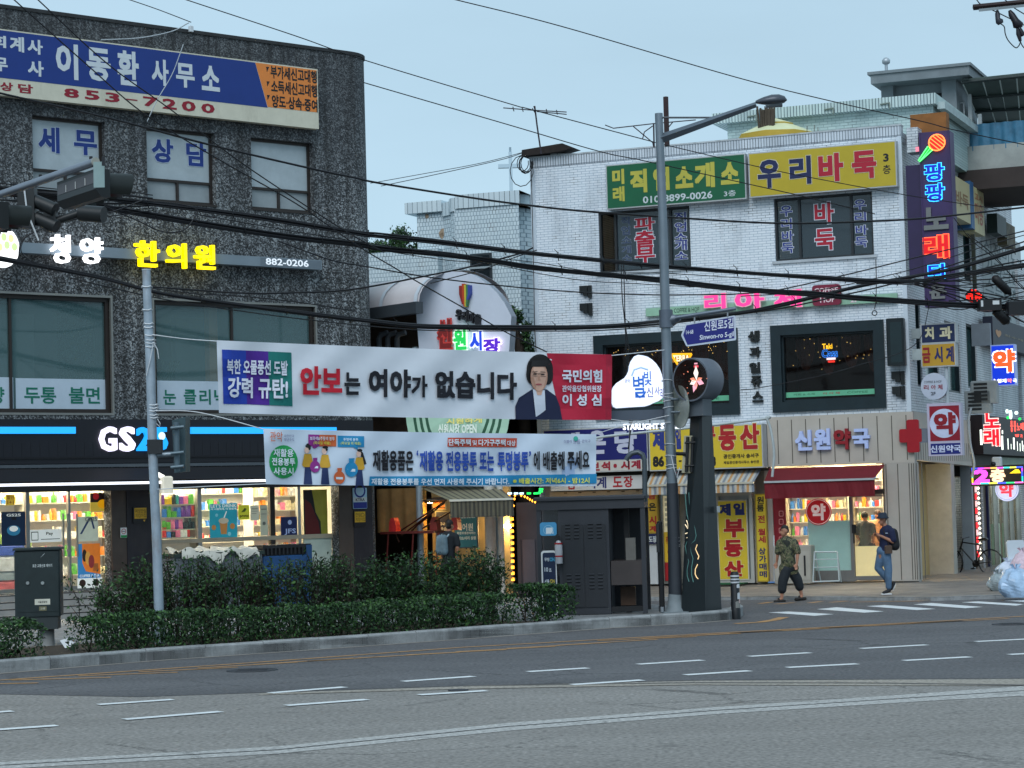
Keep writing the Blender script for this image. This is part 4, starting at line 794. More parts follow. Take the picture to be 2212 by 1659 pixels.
mb.tube([AD(331,742,-.1),AD(325,775,-.1),AD(316,812,-.1)],.008,4); mb.tube([AD(333,742,-.1),AD(340,755,-.1),AD(343,775,-.1)],.008,4); mb.tube([AD(340,905,-.1),AD(346,915,-.1),AD(345,922,-.1),AD(338,915,-.1)],.007,4)
s.p('rope_tie',mb,ROP)
mb=MB(); c=AD(335,965); mb.box(c[0]-.12,c[0]+.12,c[1]-.1,c[1]+.1,c[2]-.12,c[2]+.12); s.p('clamp',mb,M('22262a',.5)); s.done()
s=T('road_sign','road sign seen from behind, clamped edge-on to the rusty banner pole','sign')
mb=MB(); mb.tube([AD(340,983),AD(378,981)],.045,8); s.p('arm',mb,M('7d8a94',.4,metal=.5))
c=[AD(371,908),AD(400,900),AD(400,1018),AD(376,1022)]; mb=MB(); mb.add([(p[0],p[1]+(-.02),p[2]) for p in c]+[(p[0]+.03,p[1]-.35*(i in (1,2))-.03,p[2]) for i,p in enumerate(c)],[(0,1,2,3),(7,6,5,4),(0,4,5,1),(1,5,6,2),(2,6,7,3),(3,7,4,0)]); s.p('panel',mb,M('3f5258',.4,.15,metal=.3))
mb=MB()
for y in (925,980,1010): mb.tube([AD(369,y,-.25),AD(397,y-3,-.25)],.035,6)
mb.tube([AD(381,912,-.15),AD(383,1018,-.15)],.05,8); s.p('bracket',mb,M('5a6b74',.4,metal=.4)); s.done()
# banners hang between the rusty pole and the lamp post / kiosk
LP=G(1462,1320,.17)
def banner(name,label,TL,TR,BR,BL,D0,D1,prints,mats,cloth,corner=None):
    """cloth stretched between two depths; prints are laid on it by photo position"""
    x0,x1=TL[0],TR[0]
    def P(x,y,off=0):
        f=(x-x0)/(x1-x0); D=D0+(D1-D0)*f
        fold=.02*math.sin(f*23+y*.03)+.04*math.sin(f*7+1)+.016*math.sin(y*.07+f*46)+.006*math.exp(-f*9)*math.sin(y*.11)+.006*math.exp((f-1)*9)*math.sin(y*.13); y+=2*math.sin(math.pi*f)
        p=AT(x,y,D+fold-off); return (p.x,-p.y,p.z)
    s=T(name,label,'banner'); mb=MB(); nx,ny=60,10; V=[]
    for j in range(ny+1):
        for i in range(nx+1):
            u,v=i/nx,j/ny; tx=TL[0]+(TR[0]-TL[0])*u; ty=TL[1]+(TR[1]-TL[1])*u; bx=BL[0]+(BR[0]-BL[0])*u; by=BL[1]+(BR[1]-BL[1])*u
            V.append(P(tx+(bx-tx)*v,ty+(by-ty)*v))
    mb.add(V,[(j*(nx+1)+i,j*(nx+1)+i+1,(j+1)*(nx+1)+i+1,(j+1)*(nx+1)+i) for j in range(ny) for i in range(nx)],0,True); s.p('cloth',mb,cloth)
    mb=MB()
    def patch(pts,mi,off,n=6):
        # fan of a polygon, finely cut so it follows the folds
        if len(pts)==4:
            a,b,c,d=pts; nx=max(2,int(abs(b[0]-a[0])/12)+1); vs=[]
            for j in range(n+1):
                for i in range(nx+1):
                    u,v=i/nx,j/n; vs.append(P(a[0]+(b[0]-a[0])*u+((d[0]+(c[0]-d[0])*u)-(a[0]+(b[0]-a[0])*u))*v,a[1]+(b[1]-a[1])*u+((d[1]+(c[1]-d[1])*u)-(a[1]+(b[1]-a[1])*u))*v,off))
            mb.add(vs,[(j*(nx+1)+i,j*(nx+1)+i+1,(j+1)*(nx+1)+i+1,(j+1)*(nx+1)+i) for j in range(n) for i in range(nx)],mi)
        else: mb.add([P(x,y,off) for x,y in pts],[tuple(range(len(pts)))],mi)
    for t in prints:
        if t[0]=='q': patch(t[1],t[2],t[3] if len(t)>3 else .012)
        elif t[0]=='e':
            _,(cx,cy,rx,ry),mi,off=t; patch([(cx+rx*math.cos(k*.2618),cy+ry*math.sin(k*.2618)) for k in range(24)],mi,off)
        else:
            tx,(tlx,tly,brx,bry),mi,off,sl=t[0],t[1],t[2],t[3],(t[4] if len(t)>4 else .014); bold=t[5] if len(t)>5 else .03
            V,Fc,gx0,gx1,gy0,gy1=glyphs(tx,bold)
            mb.add([P(tlx+(v[0]-gx0)/(gx1-gx0)*(brx-tlx), bry-(v[1]-gy0)/(gy1-gy0)*(bry-tly)-sl*(brx-(tlx+(v[0]-gx0)/(gx1-gx0)*(brx-tlx))) if 0 else tly+sl*((v[0]-gx0)/(gx1-gx0))*(brx-tlx)+(1-(v[1]-gy0)/(gy1-gy0))*(bry-tly-sl*(brx-tlx)), off+.022+v[3]*.0012) for v in V],Fc,mi)
    s.p('print',mb,mats); s.done(); return P
def Q(z,*pts): return [z(*p) for p in pts]
def BX(z,a,b): p,q=z(*a),z(*b); return (p[0],p[1],q[0],q[1])
CLW=M('d3d9e2',.75,.03,1.5,name='banner cloth'); 
d0,d1=PPy-.15,LP.y-.25
SKN=M('d3a893',.6,.04); HAIR=M('1c1a1c',.6,.1); NV2=M('1a2140',.6,.05); SHW=M('d2d8e4',.6,.03); BRD=M('b91f3c',.6,.04)
b1=[('q',Q(Z2,(1381,752),(1530,757),(1537,1092),(1390,1090)),0,.012),('q',Q(Z2,(1530,757),(1669,762),(1676,1096),(1537,1092)),1,.012),('q',Q(Z2,(1669,762),(1813,768),(1820,1102),(1676,1096)),2,.012),
 ('북한 오물풍선 도발',BX(Z2,(1412,812),(1790,912)),3,.02,.02),('강력 규탄!',BX(Z2,(1418,922),(1792,1058)),3,.02,.02),
 ('안보',BX(Z2,(1868,850),(2130,1034)),4,.02,.02,.04),('는',BX(Z4,(108,890),(228,1062)),5,.02,.01,.04),('여야',BX(Z4,(292,862),(612,1082)),5,.02,.02,.04),('가',BX(Z4,(616,912),(738,1080)),5,.02,.01,.035),('없습니다',BX(Z4,(795,876),(1415,1102)),5,.02,.03,.04),
 ('q',Q(Z4,(1640,748),(2136,762),(2130,1256),(1745,1253)),6,.010),('q',Q(Z4,(2090,760),(2136,762),(2130,1256),(2085,1255)),13,.012),
 ('국민의힘',BX(Z4,(1757,872),(2060,974)),3,.02,.015,.035),('관악을당협위원장',BX(Z4,(1757,992),(2055,1044)),3,.02,.01,.02),('이 성 심',BX(Z4,(1758,1058),(2055,1150)),3,.02,.01,.03),
 # portrait: jacket, shirt, neck, face, hair
 ('q',Q(Z4,(1530,1020),(1640,1030),(1760,1252),(1400,1248)),7,.014),('p',Q(Z4,(1405,1248),(1402,1150),(1430,1085),(1530,1020),(1640,1022),(1712,1075),(1740,1150),(1758,1252)),7,.022),
 ('q',Q(Z4,(1535,1020),(1625,1028),(1635,1252),(1560,1250)),8,.04),('q',Q(Z4,(1545,985),(1622,985),(1600,1065),(1570,1065)),9,.046),
 ('e',(713.2+1588*.28522,548.6+870*.28522,28.5,33),10,.022),('e',(713.2+1530*.28522,548.6+905*.28522,13,22),10,.026),('e',(713.2+1650*.28522,548.6+910*.28522,11,22),10,.026),
 ('e',(713.2+1582*.28522,548.6+925*.28522,18.5,32),14,.052),('e',(713.2+1580*.28522,548.6+918*.28522,16.5,29.5),9,.056),('e',(713.2+1580*.28522,548.6+870*.28522,12,9),15,.058),('e',(713.2+1545*.28522,548.6+945*.28522,4.5,4),15,.058),('e',(713.2+1614*.28522,548.6+947*.28522,4.5,4),15,.058),('e',(713.2+1582*.28522,548.6+992*.28522,11,12),9,.055),
 ('q',Q(Z4,(1530,805),(1640,800),(1650,850),(1520,850)),10,.062),
 ('e',(713.2+1552*.28522,548.6+905*.28522,4.5,1.5),11,.068),('e',(713.2+1610*.28522,548.6+908*.28522,4.5,1.5),11,.068),('e',(713.2+1580*.28522,548.6+984*.28522,7,2),12,.068),('q',Q(Z4,(1530,888),(1570,884),(1570,888),(1530,892)),11,.068),('q',Q(Z4,(1592,886),(1632,890),(1632,894),(1592,890)),11,.068),
 ('q',Q(Z4,(1578,920),(1586,920),(1594,952),(1576,952)),14,.068),('q',Q(Z4,(1526,930),(1542,930),(1562,1005),(1545,985)),14,.066),('q',Q(Z4,(1530,918),(1572,920),(1572,923),(1530,921)),11,.069),('q',Q(Z4,(1592,920),(1634,922),(1634,925),(1592,923)),11,.069),('q',Q(Z4,(1572,903),(1592,904),(1592,907),(1572,906)),11,.069)]
b1=[('q',t[1],t[2],t[3]) if t[0]=='p' else t for t in b1]
P1=banner('banner','white banner with big red and black lettering and a portrait at its red end',(468,735),(1321.5,766),(1319,908),(473,892),d0,d1,b1,
 [M('1f3fa8',.6),M('4a1f8c',.6),M('12706a',.6),M('d8dcea',.6,.03),M('c0142c',.6,.04),M('12121c',.6,.04),BRD,NV2,SHW,SKN,HAIR,M('2a2224',.6),M('a85a5a',.6),M('a8203a',.6),M('c2947e',.6),M('dcb29c',.6)],CLW)
TRN=M('20305c',.6); OCH=M('c79a2e',.6); PUR=M('8a2a82',.6); ORB=M('cf6436',.6); CYB=M('1f86b8',.6); SKB=M('3f9fd0',.6,.04)
ZX=X1
def person_cartoon(cx,cy,h,shirt,hair,lng,skirt,mi):
    k=h/100.
    L=[('q',[(cx-7*k,cy-52*k),(cx+7*k,cy-52*k),(cx+12*k,cy),(cx-11*k,cy)],skirt,.015),('q',[(cx-9*k,cy-80*k),(cx+9*k,cy-80*k),(cx+9*k,cy-45*k),(cx-9*k,cy-45*k)],shirt,.018),('q',[(cx-9*k,cy-80*k),(cx-15*k,cy-50*k),(cx-9*k,cy-44*k),(cx-5*k,cy-70*k)],shirt,.019),('q',[(cx+9*k,cy-80*k),(cx+15*k,cy-50*k),(cx+10*k,cy-44*k),(cx+5*k,cy-70*k)],shirt,.019),
       ('e',(cx-2*k,cy-90*k,6.5*k,9*k),mi,.026),('e',(cx+1*k,cy-100*k,7.5*k,4.2*k),hair,.028),('e',(cx+4.5*k,cy-95*k,3*k,5*k),hair,.029)]
    if lng: L.insert(0,('q',[(cx+2*k,cy-100*k),(cx+10*k,cy-94*k),(cx+20*k,cy-62*k),(cx+10*k,cy-58*k)],hair,.013))
    else: L.append(('e',(cx,cy-104*k,4*k,3.5*k),hair,.023))
    return L
def bag(cx,cy,r,mi): return [('e',(cx,cy,r,r*1.15),mi,.026),('q',[(cx-r*.35,cy-r*1.0),(cx+r*.35,cy-r*1.0),(cx+r*.5,cy-r*1.75),(cx-r*.4,cy-r*1.7)],mi,.026),('q',[(cx-r*.6,cy-1),(cx+r*.6,cy-1),(cx+r*.6,cy+r*.35),(cx-r*.6,cy+r*.3)],3,.03)]
def at2(z,x,y): return z(x,y)
b2=[('e',(*Z2(1764,1450),31,36),4,.012)]
for t,y0,y1 in (('재활용',1368,1420),('전용봉투',1424,1475),('사용시',1484,1534)): b2.append((t,BX(Z2,(1764-(62 if len(t)<4 else 72),y0),(1764+(62 if len(t)<4 else 72),y1)),3,.02,.02,.02))
b2+=person_cartoon(*Z2(1915,1588),82,5,6,False,7,8)+person_cartoon(*Z2(2022,1588),80,5,6,False,7,8)[:-1]+bag(*Z2(1960,1478),11,9)+bag(*Z2(2112,1545),12,10)
b2+=person_cartoon(*X1(255,462),76,5,6,True,7,8)[:-1]+bag(*X1(185,322),14,11)
q=Z2(1918,1278),Z2(2092,1352); b2+=[('q',[(q[0][0],q[0][1]),(q[0][0]+24,q[0][1]+.5),(q[0][0]+24,q[1][1]),(q[0][0],q[1][1])],9,.012),('q',[(q[0][0]+24,q[0][1]+.5),(q[1][0],q[0][1]+1),(q[1][0],q[1][1]),(q[0][0]+24,q[1][1])],10,.012),('보라색&주황색 봉투',BX(Z2,(1928,1290),(2082,1316)),3,.02,.01,.01),('(목요일 배출)',BX(Z2,(1950,1320),(2055,1344)),12,.02,.01,.01),('q',[Z2(1945,1350),Z2(1985,1350),Z2(1960,1366),Z2(1945,1362)],9,.012)]
q=X1(65,28),X1(296,128); b2+=[('q',[(q[0][0],q[0][1]),(q[1][0],q[0][1]+1),(q[1][0],q[1][1]),(q[0][0],q[1][1])],11,.012),('투명색 봉투',BX(X1,(115,48),(245,76)),3,.02,.01,.01),('(목요일 외 배출)',BX(X1,(92,80),(268,112)),12,.02,.01,.01),('q',[X1(195,126),X1(240,126),X1(240,150),X1(225,140)],11,.012)]
b2+=[('관악',BX(Z2,(1680,1262),(1758,1325)),13,.02,.02,.01),('대한민국',BX(Z2,(1768,1280),(1830,1298)),14,.02,.01,.0),('청년수도',BX(Z2,(1768,1302),(1832,1322)),14,.02,.01,.0)]
b2+=[('q',Q(X1,(1025,43),(1627,50),(1624,130),(1022,122)),15,.012),('단독주택',BX(X1,(1032,55),(1225,115)),3,.02,.01,.025),('및',BX(X1,(1240,66),(1278,110)),3,.02,.0,.015),('다가구주택',BX(X1,(1292,58),(1528,118)),3,.02,.01,.025),('대상',BX(X1,(1543,70),(1614,118)),3,.02,.0,.02)]
b2+=[('재활용품은',BX(X1,(372,153),(726,334)),16,.02,.0,.035),('‘',BX(X1,(752,152),(768,200)),17,.02,.0,.02),('재활용',BX(X1,(780,158),(985,335)),17,.02,.0,.035),('전용봉투',BX(X1,(1010,162),(1278,338)),17,.02,.0,.035),('또는',BX(X1,(1302,164),(1428,336)),17,.02,.0,.035),('투명봉투',BX(X1,(1458,164),(1728,336)),17,.02,.0,.035),('’',BX(X1,(1732,164),(1750,210)),17,.02,.0,.02),('에',BX(X1,(1772,166),(1826,332)),16,.02,.0,.025),('배출해',BX(X1,(1855,168),(2042,332)),16,.02,.0,.03),('주세요',BX(X2,(408,385),(600,548)),16,.02,.0,.03)]
b2+=[('q',[X1(345,382),X2(662,588),X2(662,672),X1(338,462)],11,.012),('재활용 전용봉투를 우선 먼저 사용해 주시기 바랍니다.',BX(X1,(360,398),(1560,455)),3,.02,.0,.025),('※ 배출시간: 저녁6시 - 밤12시',BX(X1,(1592,398),(2259,448)),12,.02,.0,.025)]
b2+=[('더불어',BX(X2,(378,290),(445,318)),14,.02,.0,.0),('으뜸',BX(X2,(458,288),(520,325)),14,.02,.0,.0),('관악구',BX(X2,(532,288),(608,316)),14,.02,.0,.0),('e',(*X2(480,280),5,5.5),18,.014),('e',(1238,1000,13,13),19,.008),('e',(1228,1020,14,14),19,.0085)]
KF=G(1290,1335,.17)
P2=banner('banner','light blue recycling notice banner with three cartoon people holding bags',(569,926),(1288,938),(1287,1050),(574,1046),PPy-.2,KF.y-.35,b2,
 [M('1f3fa8',.6)]*3+[M('d8e4ee',.6,.03),M('1f9850',.6),OCH,HAIR,TRN,M('e3bfae',.6),PUR,ORB,CYB,M('d3d44a',.6),M('c86a4a',.6),M('5c5c8c',.6),M('c2503c',.6),M('14141c',.6),M('2347a0',.6),M('3fae9a',.6),M('a8c0e2',.6)],M('c6d4e4',.75,.03,1.5,name='banner cloth'))
def cable(name,label,pts,r,mat,cat='cable',group=None,n=5):
    """pts: photo x,y and depth; smoothed through"""
    P=[AT(*p) for p in pts]; Qs=[]
    for i in range(len(P)-1):
        a,b=P[i],P[i+1]; m0=(P[i+1]-P[i-1])*.5 if i else b-a; m1=(P[i+2]-P[i])*.5 if i+2<len(P) else b-a
        for k in range(8):
            t=k/8; Qs.append((2*t**3-3*t*t+1)*a+(t**3-2*t*t+t)*m0+(-2*t**3+3*t*t)*b+(t**3-t*t)*m1)
    Qs.append(P[-1]); mb=MB(); mb.tube([WD(v) for v in Qs],r,n); return one(name,label,cat,mb,mat,group=group)
RP='ropes holding the two street banners'
cable('banner_rope','thin white rope from the rusty pole to the upper left corner of the party banner',[(330,723,PPy-.1),(400,732,PPy-.1),(468,737,d0)],.009,ROP,'rope',RP)
cable('banner_rope','thin white rope from the rusty pole to the upper left corner of the recycling banner',[(334,887,PPy-.1),(430,891,PPy-.15),(569,927,PPy-.2)],.009,ROP,'rope',RP)
cable('banner_rope','thin white rope from the lower left corner of the recycling banner to the rusty pole',[(340,1057,PPy-.1),(460,1050,PPy-.15),(575,1045,PPy-.2)],.008,ROP,'rope',RP)
cable('banner_rope','thin rope from the upper right corner of the party banner to the grey lamp post',[(1321,768,d1),(1380,762,LP.y-.2),(1435,756,LP.y-.12)],.009,ROP,'rope',RP)
cable('banner_rope','thin rope from the lower right corner of the party banner to the grey lamp post',[(1320,906,d1),(1390,914,LP.y-.2),(1448,912,LP.y-.12)],.008,ROP,'rope',RP)
cable('banner_rope','thin rope from the upper right corner of the recycling banner up towards the lamp post',[(1286,938,KF.y-.3),(1345,920,LP.y-.2),(1446,897,LP.y-.12)],.008,ROP,'rope',RP)
# ================================================================ WHITE BRICK BUILDING
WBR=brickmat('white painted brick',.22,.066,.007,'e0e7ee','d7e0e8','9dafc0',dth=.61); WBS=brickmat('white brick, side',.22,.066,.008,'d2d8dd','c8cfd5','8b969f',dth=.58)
SOL=brickmat('soldier course',.073,.26,.010,'ccd4dc','bdc6cf','66717c',off=0,dth=.62)
ZT=11.47; AL=FR.at(1149.5,500)[0]; AR=_c
wl=FR.q(Y1(785,1172),Y3(1528,140)); wr=FR.q(Y2(285,1140),Y2(1058,1558)); z3b=(wl[2]+wr[2])/2; z3t=wr[3]
WN3=[(wl[0],wl[1],z3b,z3t),(wr[0],wr[1],z3b,z3t)]
vl=FR.q(Y3(585,795),Y3(2005,1530)); vr=FR.q(Y4(262,553),Y4(1158,1203)); z2t=(vl[3]+vr[3])/2; z2b=(vl[2]+vr[2])/2
WN2=[(vl[0],vl[1],z2b,z2t),(vr[0],vr[1],z2b,z2t)]
GF=4.15                                  # top of the shop floor zone
B=T('white_brick_building','white-painted brick corner building with shops below and boarded signs above','building',FR)
mb=MB(); holed(mb,AL,AR,GF,ZT-.26,WN3+WN2,0,.22); mb.quad((AL,0,.05),(AL,0,ZT-.26),(AL,-9,ZT-.26),(AL,-9,.15)); mb.quad((AL,-9,.15),(AL,-9,ZT),(AR,-9,ZT),(AR,-9,.15)); mb.quad((AL,-.02,ZT-.3),(AR,-.02,ZT-.3),(AR,-9,ZT-.3),(AL,-9,ZT-.3)); B.p('wall',mb,WBR)
mb=MB(); mb.box(AL-.015,AR+.01,-.25,.015,ZT-.26,ZT); B.p('parapet_course',mb,SOL); mb=MB(); mb.box(AL-.03,AR+.02,-.27,.03,ZT,ZT+.04); B.p('coping',mb,M('b1b8bd',.7,.2,5,dirt='6a6a66',mix=.7))
mb=MB(); mb.box(AR-.09,AR+.015,-.05,.018,GF,ZT-.265); B.p('corner_strip',mb,M('c6d1db',.5,.08)); mb=MB(); mb.box(AL-.012,AL+.12,-.05,.014,GF,ZT-.265); B.p('corner_strip',mb,M('c6d1db',.5,.08))
for x in (2,3): pass
DGL=glass('2e3c44',.75,.06,.9); DFR=M('23282c',.5,.1); TEALF=M('16262c',.4,.2,3); DKR=M('0c0d10',.8); REDL=M('a81830',.5,.05); BLUL=M('27357f',.5,.05); OUTW=M('d8dee8',.5,.04)
for k,(a0,a1,z0,z1) in enumerate(WN3):
    mb=MB(); frame(mb,a0,a1,z0,z1,.05,-.2,-.06)
    ms=[FR.at(*Y1(925,1300))[0],FR.at(*Y1(1405,1300))[0]] if k==0 else [FR.at(*Y2(477,1300))[0],FR.at(*Y2(878,1300))[0]]
    for m in ms: mb.box(m-.03,m+.03,-.19,-.08,z0+.05,z1-.05)
    wd=B.p('window',mb,DFR)
    x0=ms[0] if k==0 else a0+.05
    mb=MB(); mb.quad((x0,-.14,z0+.05),(a1-.05,-.14,z0+.05),(a1-.05,-.14,z1-.05),(x0,-.14,z1-.05)); B.p('pane',mb,DGL,wd)
    mb=MB(); mb.box(a0,a1,-1.6,-1.5,z0,z1); mb.box(a0,a1,-1.6,-.23,z0-.05,z0-.001); mb.box(a0,a1,-1.6,-.23,z1+.001,z1+.05); B.p('interior',mb,DKR,wd)
    mb=MB(); L=[('파',(1100,1230),(1280,1335),0,Y1),('출',(1103,1350),(1280,1485),0,Y1),('부',(1108,1495),(1283,1618),0,Y1),('직',(1447,1190),(1552,1258),1,Y1),('업',(1452,1275),(1555,1350),1,Y1),('소',(1450,1370),(1562,1432),1,Y1),('개',(1452,1440),(1560,1512),1,Y1),('소',(1455,1530),(1565,1592),1,Y1),('직',(985,1228),(1060,1290),3,Y1),('업',(985,1310),(1063,1380),3,Y1),('소',(990,1400),(1075,1452),3,Y1),('개',(990,1480),(1073,1540),3,Y1),('소',(995,1558),(1078,1608),3,Y1)] if k==0 else \
      [('바',(597,1170),(752,1326),0,Y2),('둑',(600,1374),(757,1528),0,Y2),('우',(334,1194),(430,1270),1,Y2),('리',(342,1294),(426,1368),1,Y2),('바',(349,1388),(440,1460),1,Y2),('둑',(345,1478),(440,1553),1,Y2),('우',(900,1148),(998,1223),1,Y2),('리',(907,1243),(998,1313),1,Y2),('바',(915,1345),(1010,1413),1,Y2),('둑',(910,1433),(1008,1508),1,Y2)]
    for t,p,q,m,z in L: mb.otext(t,FR.q(z(*p),z(*q),-.13),-.134,.03 if m==0 else .022,.032,m,2 if m<3 else 4)
    B.p('lettering',mb,[REDL,BLUL,OUTW,M('33425f',.5),M('76828e',.5)],wd)
    mb=MB(); mb.box(a0-.08,a1+.08,-.05,.045,z0-.07,z0-.002); B.p('sill',mb,M('aeb6bd',.6,.15))
# cafe windows
CUR=M('4a2416',.9,.3,5); AMB=M('2a1a12',.9,.3); BOK=E('ffca6a',3.); 
for k,(a0,a1,z0,z1) in enumerate(WN2):
    fw=.26; mb=MB(); frame(mb,a0,a1,z0,z1,fw,-.2,.07); frame(mb,a0+fw-.001,a1-fw+.001,z0+fw-.001,z1-fw+.001,.05,-.2,-.05); wd=B.p('window',mb,TEALF)
    mb=MB(); mb.quad((a0+fw,-.15,z0+fw),(a1-fw,-.15,z0+fw),(a1-fw,-.15,z1-fw),(a0+fw,-.15,z1-fw)); B.p('pane',mb,glass('1a1412',.28,.04,.7),wd)
    mb=MB(); mb.box(a0,a1,-2.6,-2.5,z0,z1,0); mb.box(a0,a1,-2.6,-.23,z0-.05,z0,0); mb.box(a0,a1,-2.6,-.23,z1+.001,z1+.05,0); mb.box(a0-.05,a0,-2.6,-.23,z0,z1,0); mb.box(a1,a1+.05,-2.6,-.23,z0,z1,0)
    for j in range(4):  # draped curtains
        c0=a0+fw+(a1-a0-2*fw)*(j/4+.02); c1=c0+(a1-a0-2*fw)*.22; N=14
        P=[(c0+(c1-c0)*i/N, -1.2+.05*math.sin(i*1.9), z1-fw-.02) for i in range(N+1)]; Qd=[(c0+(c1-c0)*i/N, -1.2+.05*math.sin(i*1.9), z1-fw-.25-.75*(math.sin(math.pi*i/N)**.7)*(1 if j%2 else .8)) for i in range(N+1)]
        mb.add(P+Qd,[(i,i+1,N+2+i,N+1+i) for i in range(N)],1,True)
    B.p('interior',mb,[AMB,CUR],wd)
    mb=MB()
    for _ in range(34 if k==0 else 26):
        a=random.uniform(a0+fw+.05,a1-fw-.05); z=z1-fw-random.uniform(.05,.3 if k==0 else .9); rr=random.uniform(.006,.011); mb.lathe([(0.001,-rr),(rr,0),(.001,rr)],(a,-random.uniform(.25,.9),z),n=5)
    B.p('fairy_light',mb,BOK,wd)
    mb=MB(); zs=FR.q(Y4(370,1068),Y4(1078,1078),-.14)
    y0,y1=FR.at(*Y4(720,1051),-.14)[1],FR.at(*Y4(720,1092),-.14)[1]
    mb.box(a0+fw+.02,a1-fw-.02,-.148,-.142,y1,y0,0)
    W=a1-a0-2*fw
    for t,u0,u1,m in (('커피 & 수제',.1,.33,1),('리 아 체',.42,.6,2),('COFFEE',.68,.9,1)): mb.text(t,(a0+fw+W*u0,a0+fw+W*u1,y1+.04,y0-.04),-.14,.01,m)
    B.p('decal',mb,[M('5faa88',.5,emit=.10),M('2a6a4c',.5),M('a02a3a',.5)],wd)
# shop zone wall behind the shop fronts
mb=MB(); mb.box(AL,FR.at(1166,1000)[0],-.3,0,.17,GF-.002,0); B.p('ground_wall',mb,WBR)
BEI=M('a8a29a',.5,.06,2); BEI2=M('b3aca2',.5,.06,2); GRV=M('5c5850',.7)
B.done()
# side wall
S=T('white_brick_wing','white brick side wing of the corner building running back along the side street','building',FS)
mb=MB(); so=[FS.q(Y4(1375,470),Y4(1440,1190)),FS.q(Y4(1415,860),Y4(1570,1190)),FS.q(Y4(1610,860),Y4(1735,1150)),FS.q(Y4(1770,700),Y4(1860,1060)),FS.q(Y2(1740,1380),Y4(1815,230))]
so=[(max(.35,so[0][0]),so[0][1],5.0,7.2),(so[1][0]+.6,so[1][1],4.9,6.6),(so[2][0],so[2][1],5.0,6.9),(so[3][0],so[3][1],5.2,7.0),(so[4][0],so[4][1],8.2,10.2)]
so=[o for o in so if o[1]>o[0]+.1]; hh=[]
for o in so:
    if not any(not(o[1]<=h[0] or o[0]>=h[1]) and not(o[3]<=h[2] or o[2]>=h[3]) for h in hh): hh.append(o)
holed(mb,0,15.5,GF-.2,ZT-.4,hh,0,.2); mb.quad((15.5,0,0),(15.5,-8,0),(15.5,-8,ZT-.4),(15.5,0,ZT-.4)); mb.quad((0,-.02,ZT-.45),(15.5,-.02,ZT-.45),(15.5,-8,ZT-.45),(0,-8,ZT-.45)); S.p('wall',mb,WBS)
mb=MB(); mb.box(.0,15.5,-.25,.015,ZT-.4,ZT-.15); S.p('parapet_course',mb,SOL)
for o in hh:
    mb=MB(); frame(mb,o[0],o[1],o[2],o[3],.06,-.18,-.04); wd=S.p('window',mb,TEALF); mb=MB(); mb.quad((o[0],-.15,o[2]),(o[1],-.15,o[2]),(o[1],-.15,o[3]),(o[0],-.15,o[3])); S.p('pane',mb,M('2c4a4a',.1,.3,2,spec=.8),wd)
S.done()
# setback top storey, stair house
d3=-2.6
c0=FR.at(*Y1(1775,345),d3)[0]; c1,zc=FR.at(*Y2(1528,322),d3); zb_=FR.at(*Y2(1528,405),d3)[1]
TOPB=brickmat('pale green-white brick',.22,.075,.008,'b9cdcb','abc1c0','8ba3a4',dth=.68)
s=T('rooftop_storey','set-back pale brick top storey with an overhanging ribbed parapet','building',FR)
mb=MB(); mb.box(c0+.35,c1-.12,d3-5,d3-.25,ZT-.3,zb_); s.p('wall',mb,TOPB)
mb=MB(); mb.box(c0,c1,d3-5.2,d3,zb_,zc); s.p('parapet',mb,brickmat('ribbed parapet',.085,2,.012,'bccfcd','b0c4c4','51636a',off=0,dth=.64))
mb=MB(); mb.box(c1-.02,c1+.18,d3-5.3,d3-.3,zb_-.1,zc-.2); s.p('gutter',mb,M('a9b9ba',.6,.15)); 
for a in (c0+1,c0+3.1,c0+4.6): mb=MB(); mb.tube([(a,d3+.02,zb_+.1),(a+.25,d3+.05,zb_+.12),(a+.25,d3+.05,zb_-.05)],.025,5); s.p('spout',mb,M('6d7a72',.6))
s.done()
d4=-6.2; g0,gz=FR.at(*Y2(1005,165),d4); g1,gz1=FR.at(*Y2(1800,85),d4); gz=(gz+gz1)/2; gb=(FR.at(*Y2(1030,248),d4)[1]+FR.at(*Y2(1790,185),d4)[1])/2
s=T('stair_house','grey rooftop stair house with a wide overhanging flat roof','roof house',FR)
GRT=M('6f787d',.6,.12,2,dirt='8d959a',mix=.4)
mb=MB(); mb.box(g0,g1,d4-4,d4,gz-.08,gz); mb.box(g0+.08,g1-.06,d4-3.95,d4-.05,gb,gz-.079); s.p('roof',mb,GRT)
w0,w1=FR.at(*Y2(1112,300),d4-.6)[0],FR.at(*Y2(1690,300),d4-.6)[0]
mb=MB(); mb.box(w0,w1,d4-3.6,d4-.9,ZT,gb-.001); mb.box(w0,w0+.34,d4-.9,d4-.6,ZT,gb-.001,0); p=FR.at(*Y2(1578,300),d4-.6)[0]; mb.box(p,w1,d4-.9,d4-.6,ZT,gb-.001,0); s.p('wall',mb,M('767f84',.7,.12,2))
mb=MB(); mb.box(w0+.34,p,d4-.89,d4-.82,ZT,gb-.3); s.p('opening',mb,M('1f1c1e',.8)); 
mb=MB(); a=FR.at(*Y2(1152,120),d4-.8)[0]; mb.tube([(a,d4-.8,gz),(a,d4-.8,gz+.33)],.045,8); mb.lathe([(.001,-.02),(.11,.05),(.12,.13),(.06,.2),(.001,.22)],(a,d4-.8,gz+.3),n=10); s.p('vent_pipe',mb,M('a9b3ba',.4,metal=.4)); s.done()
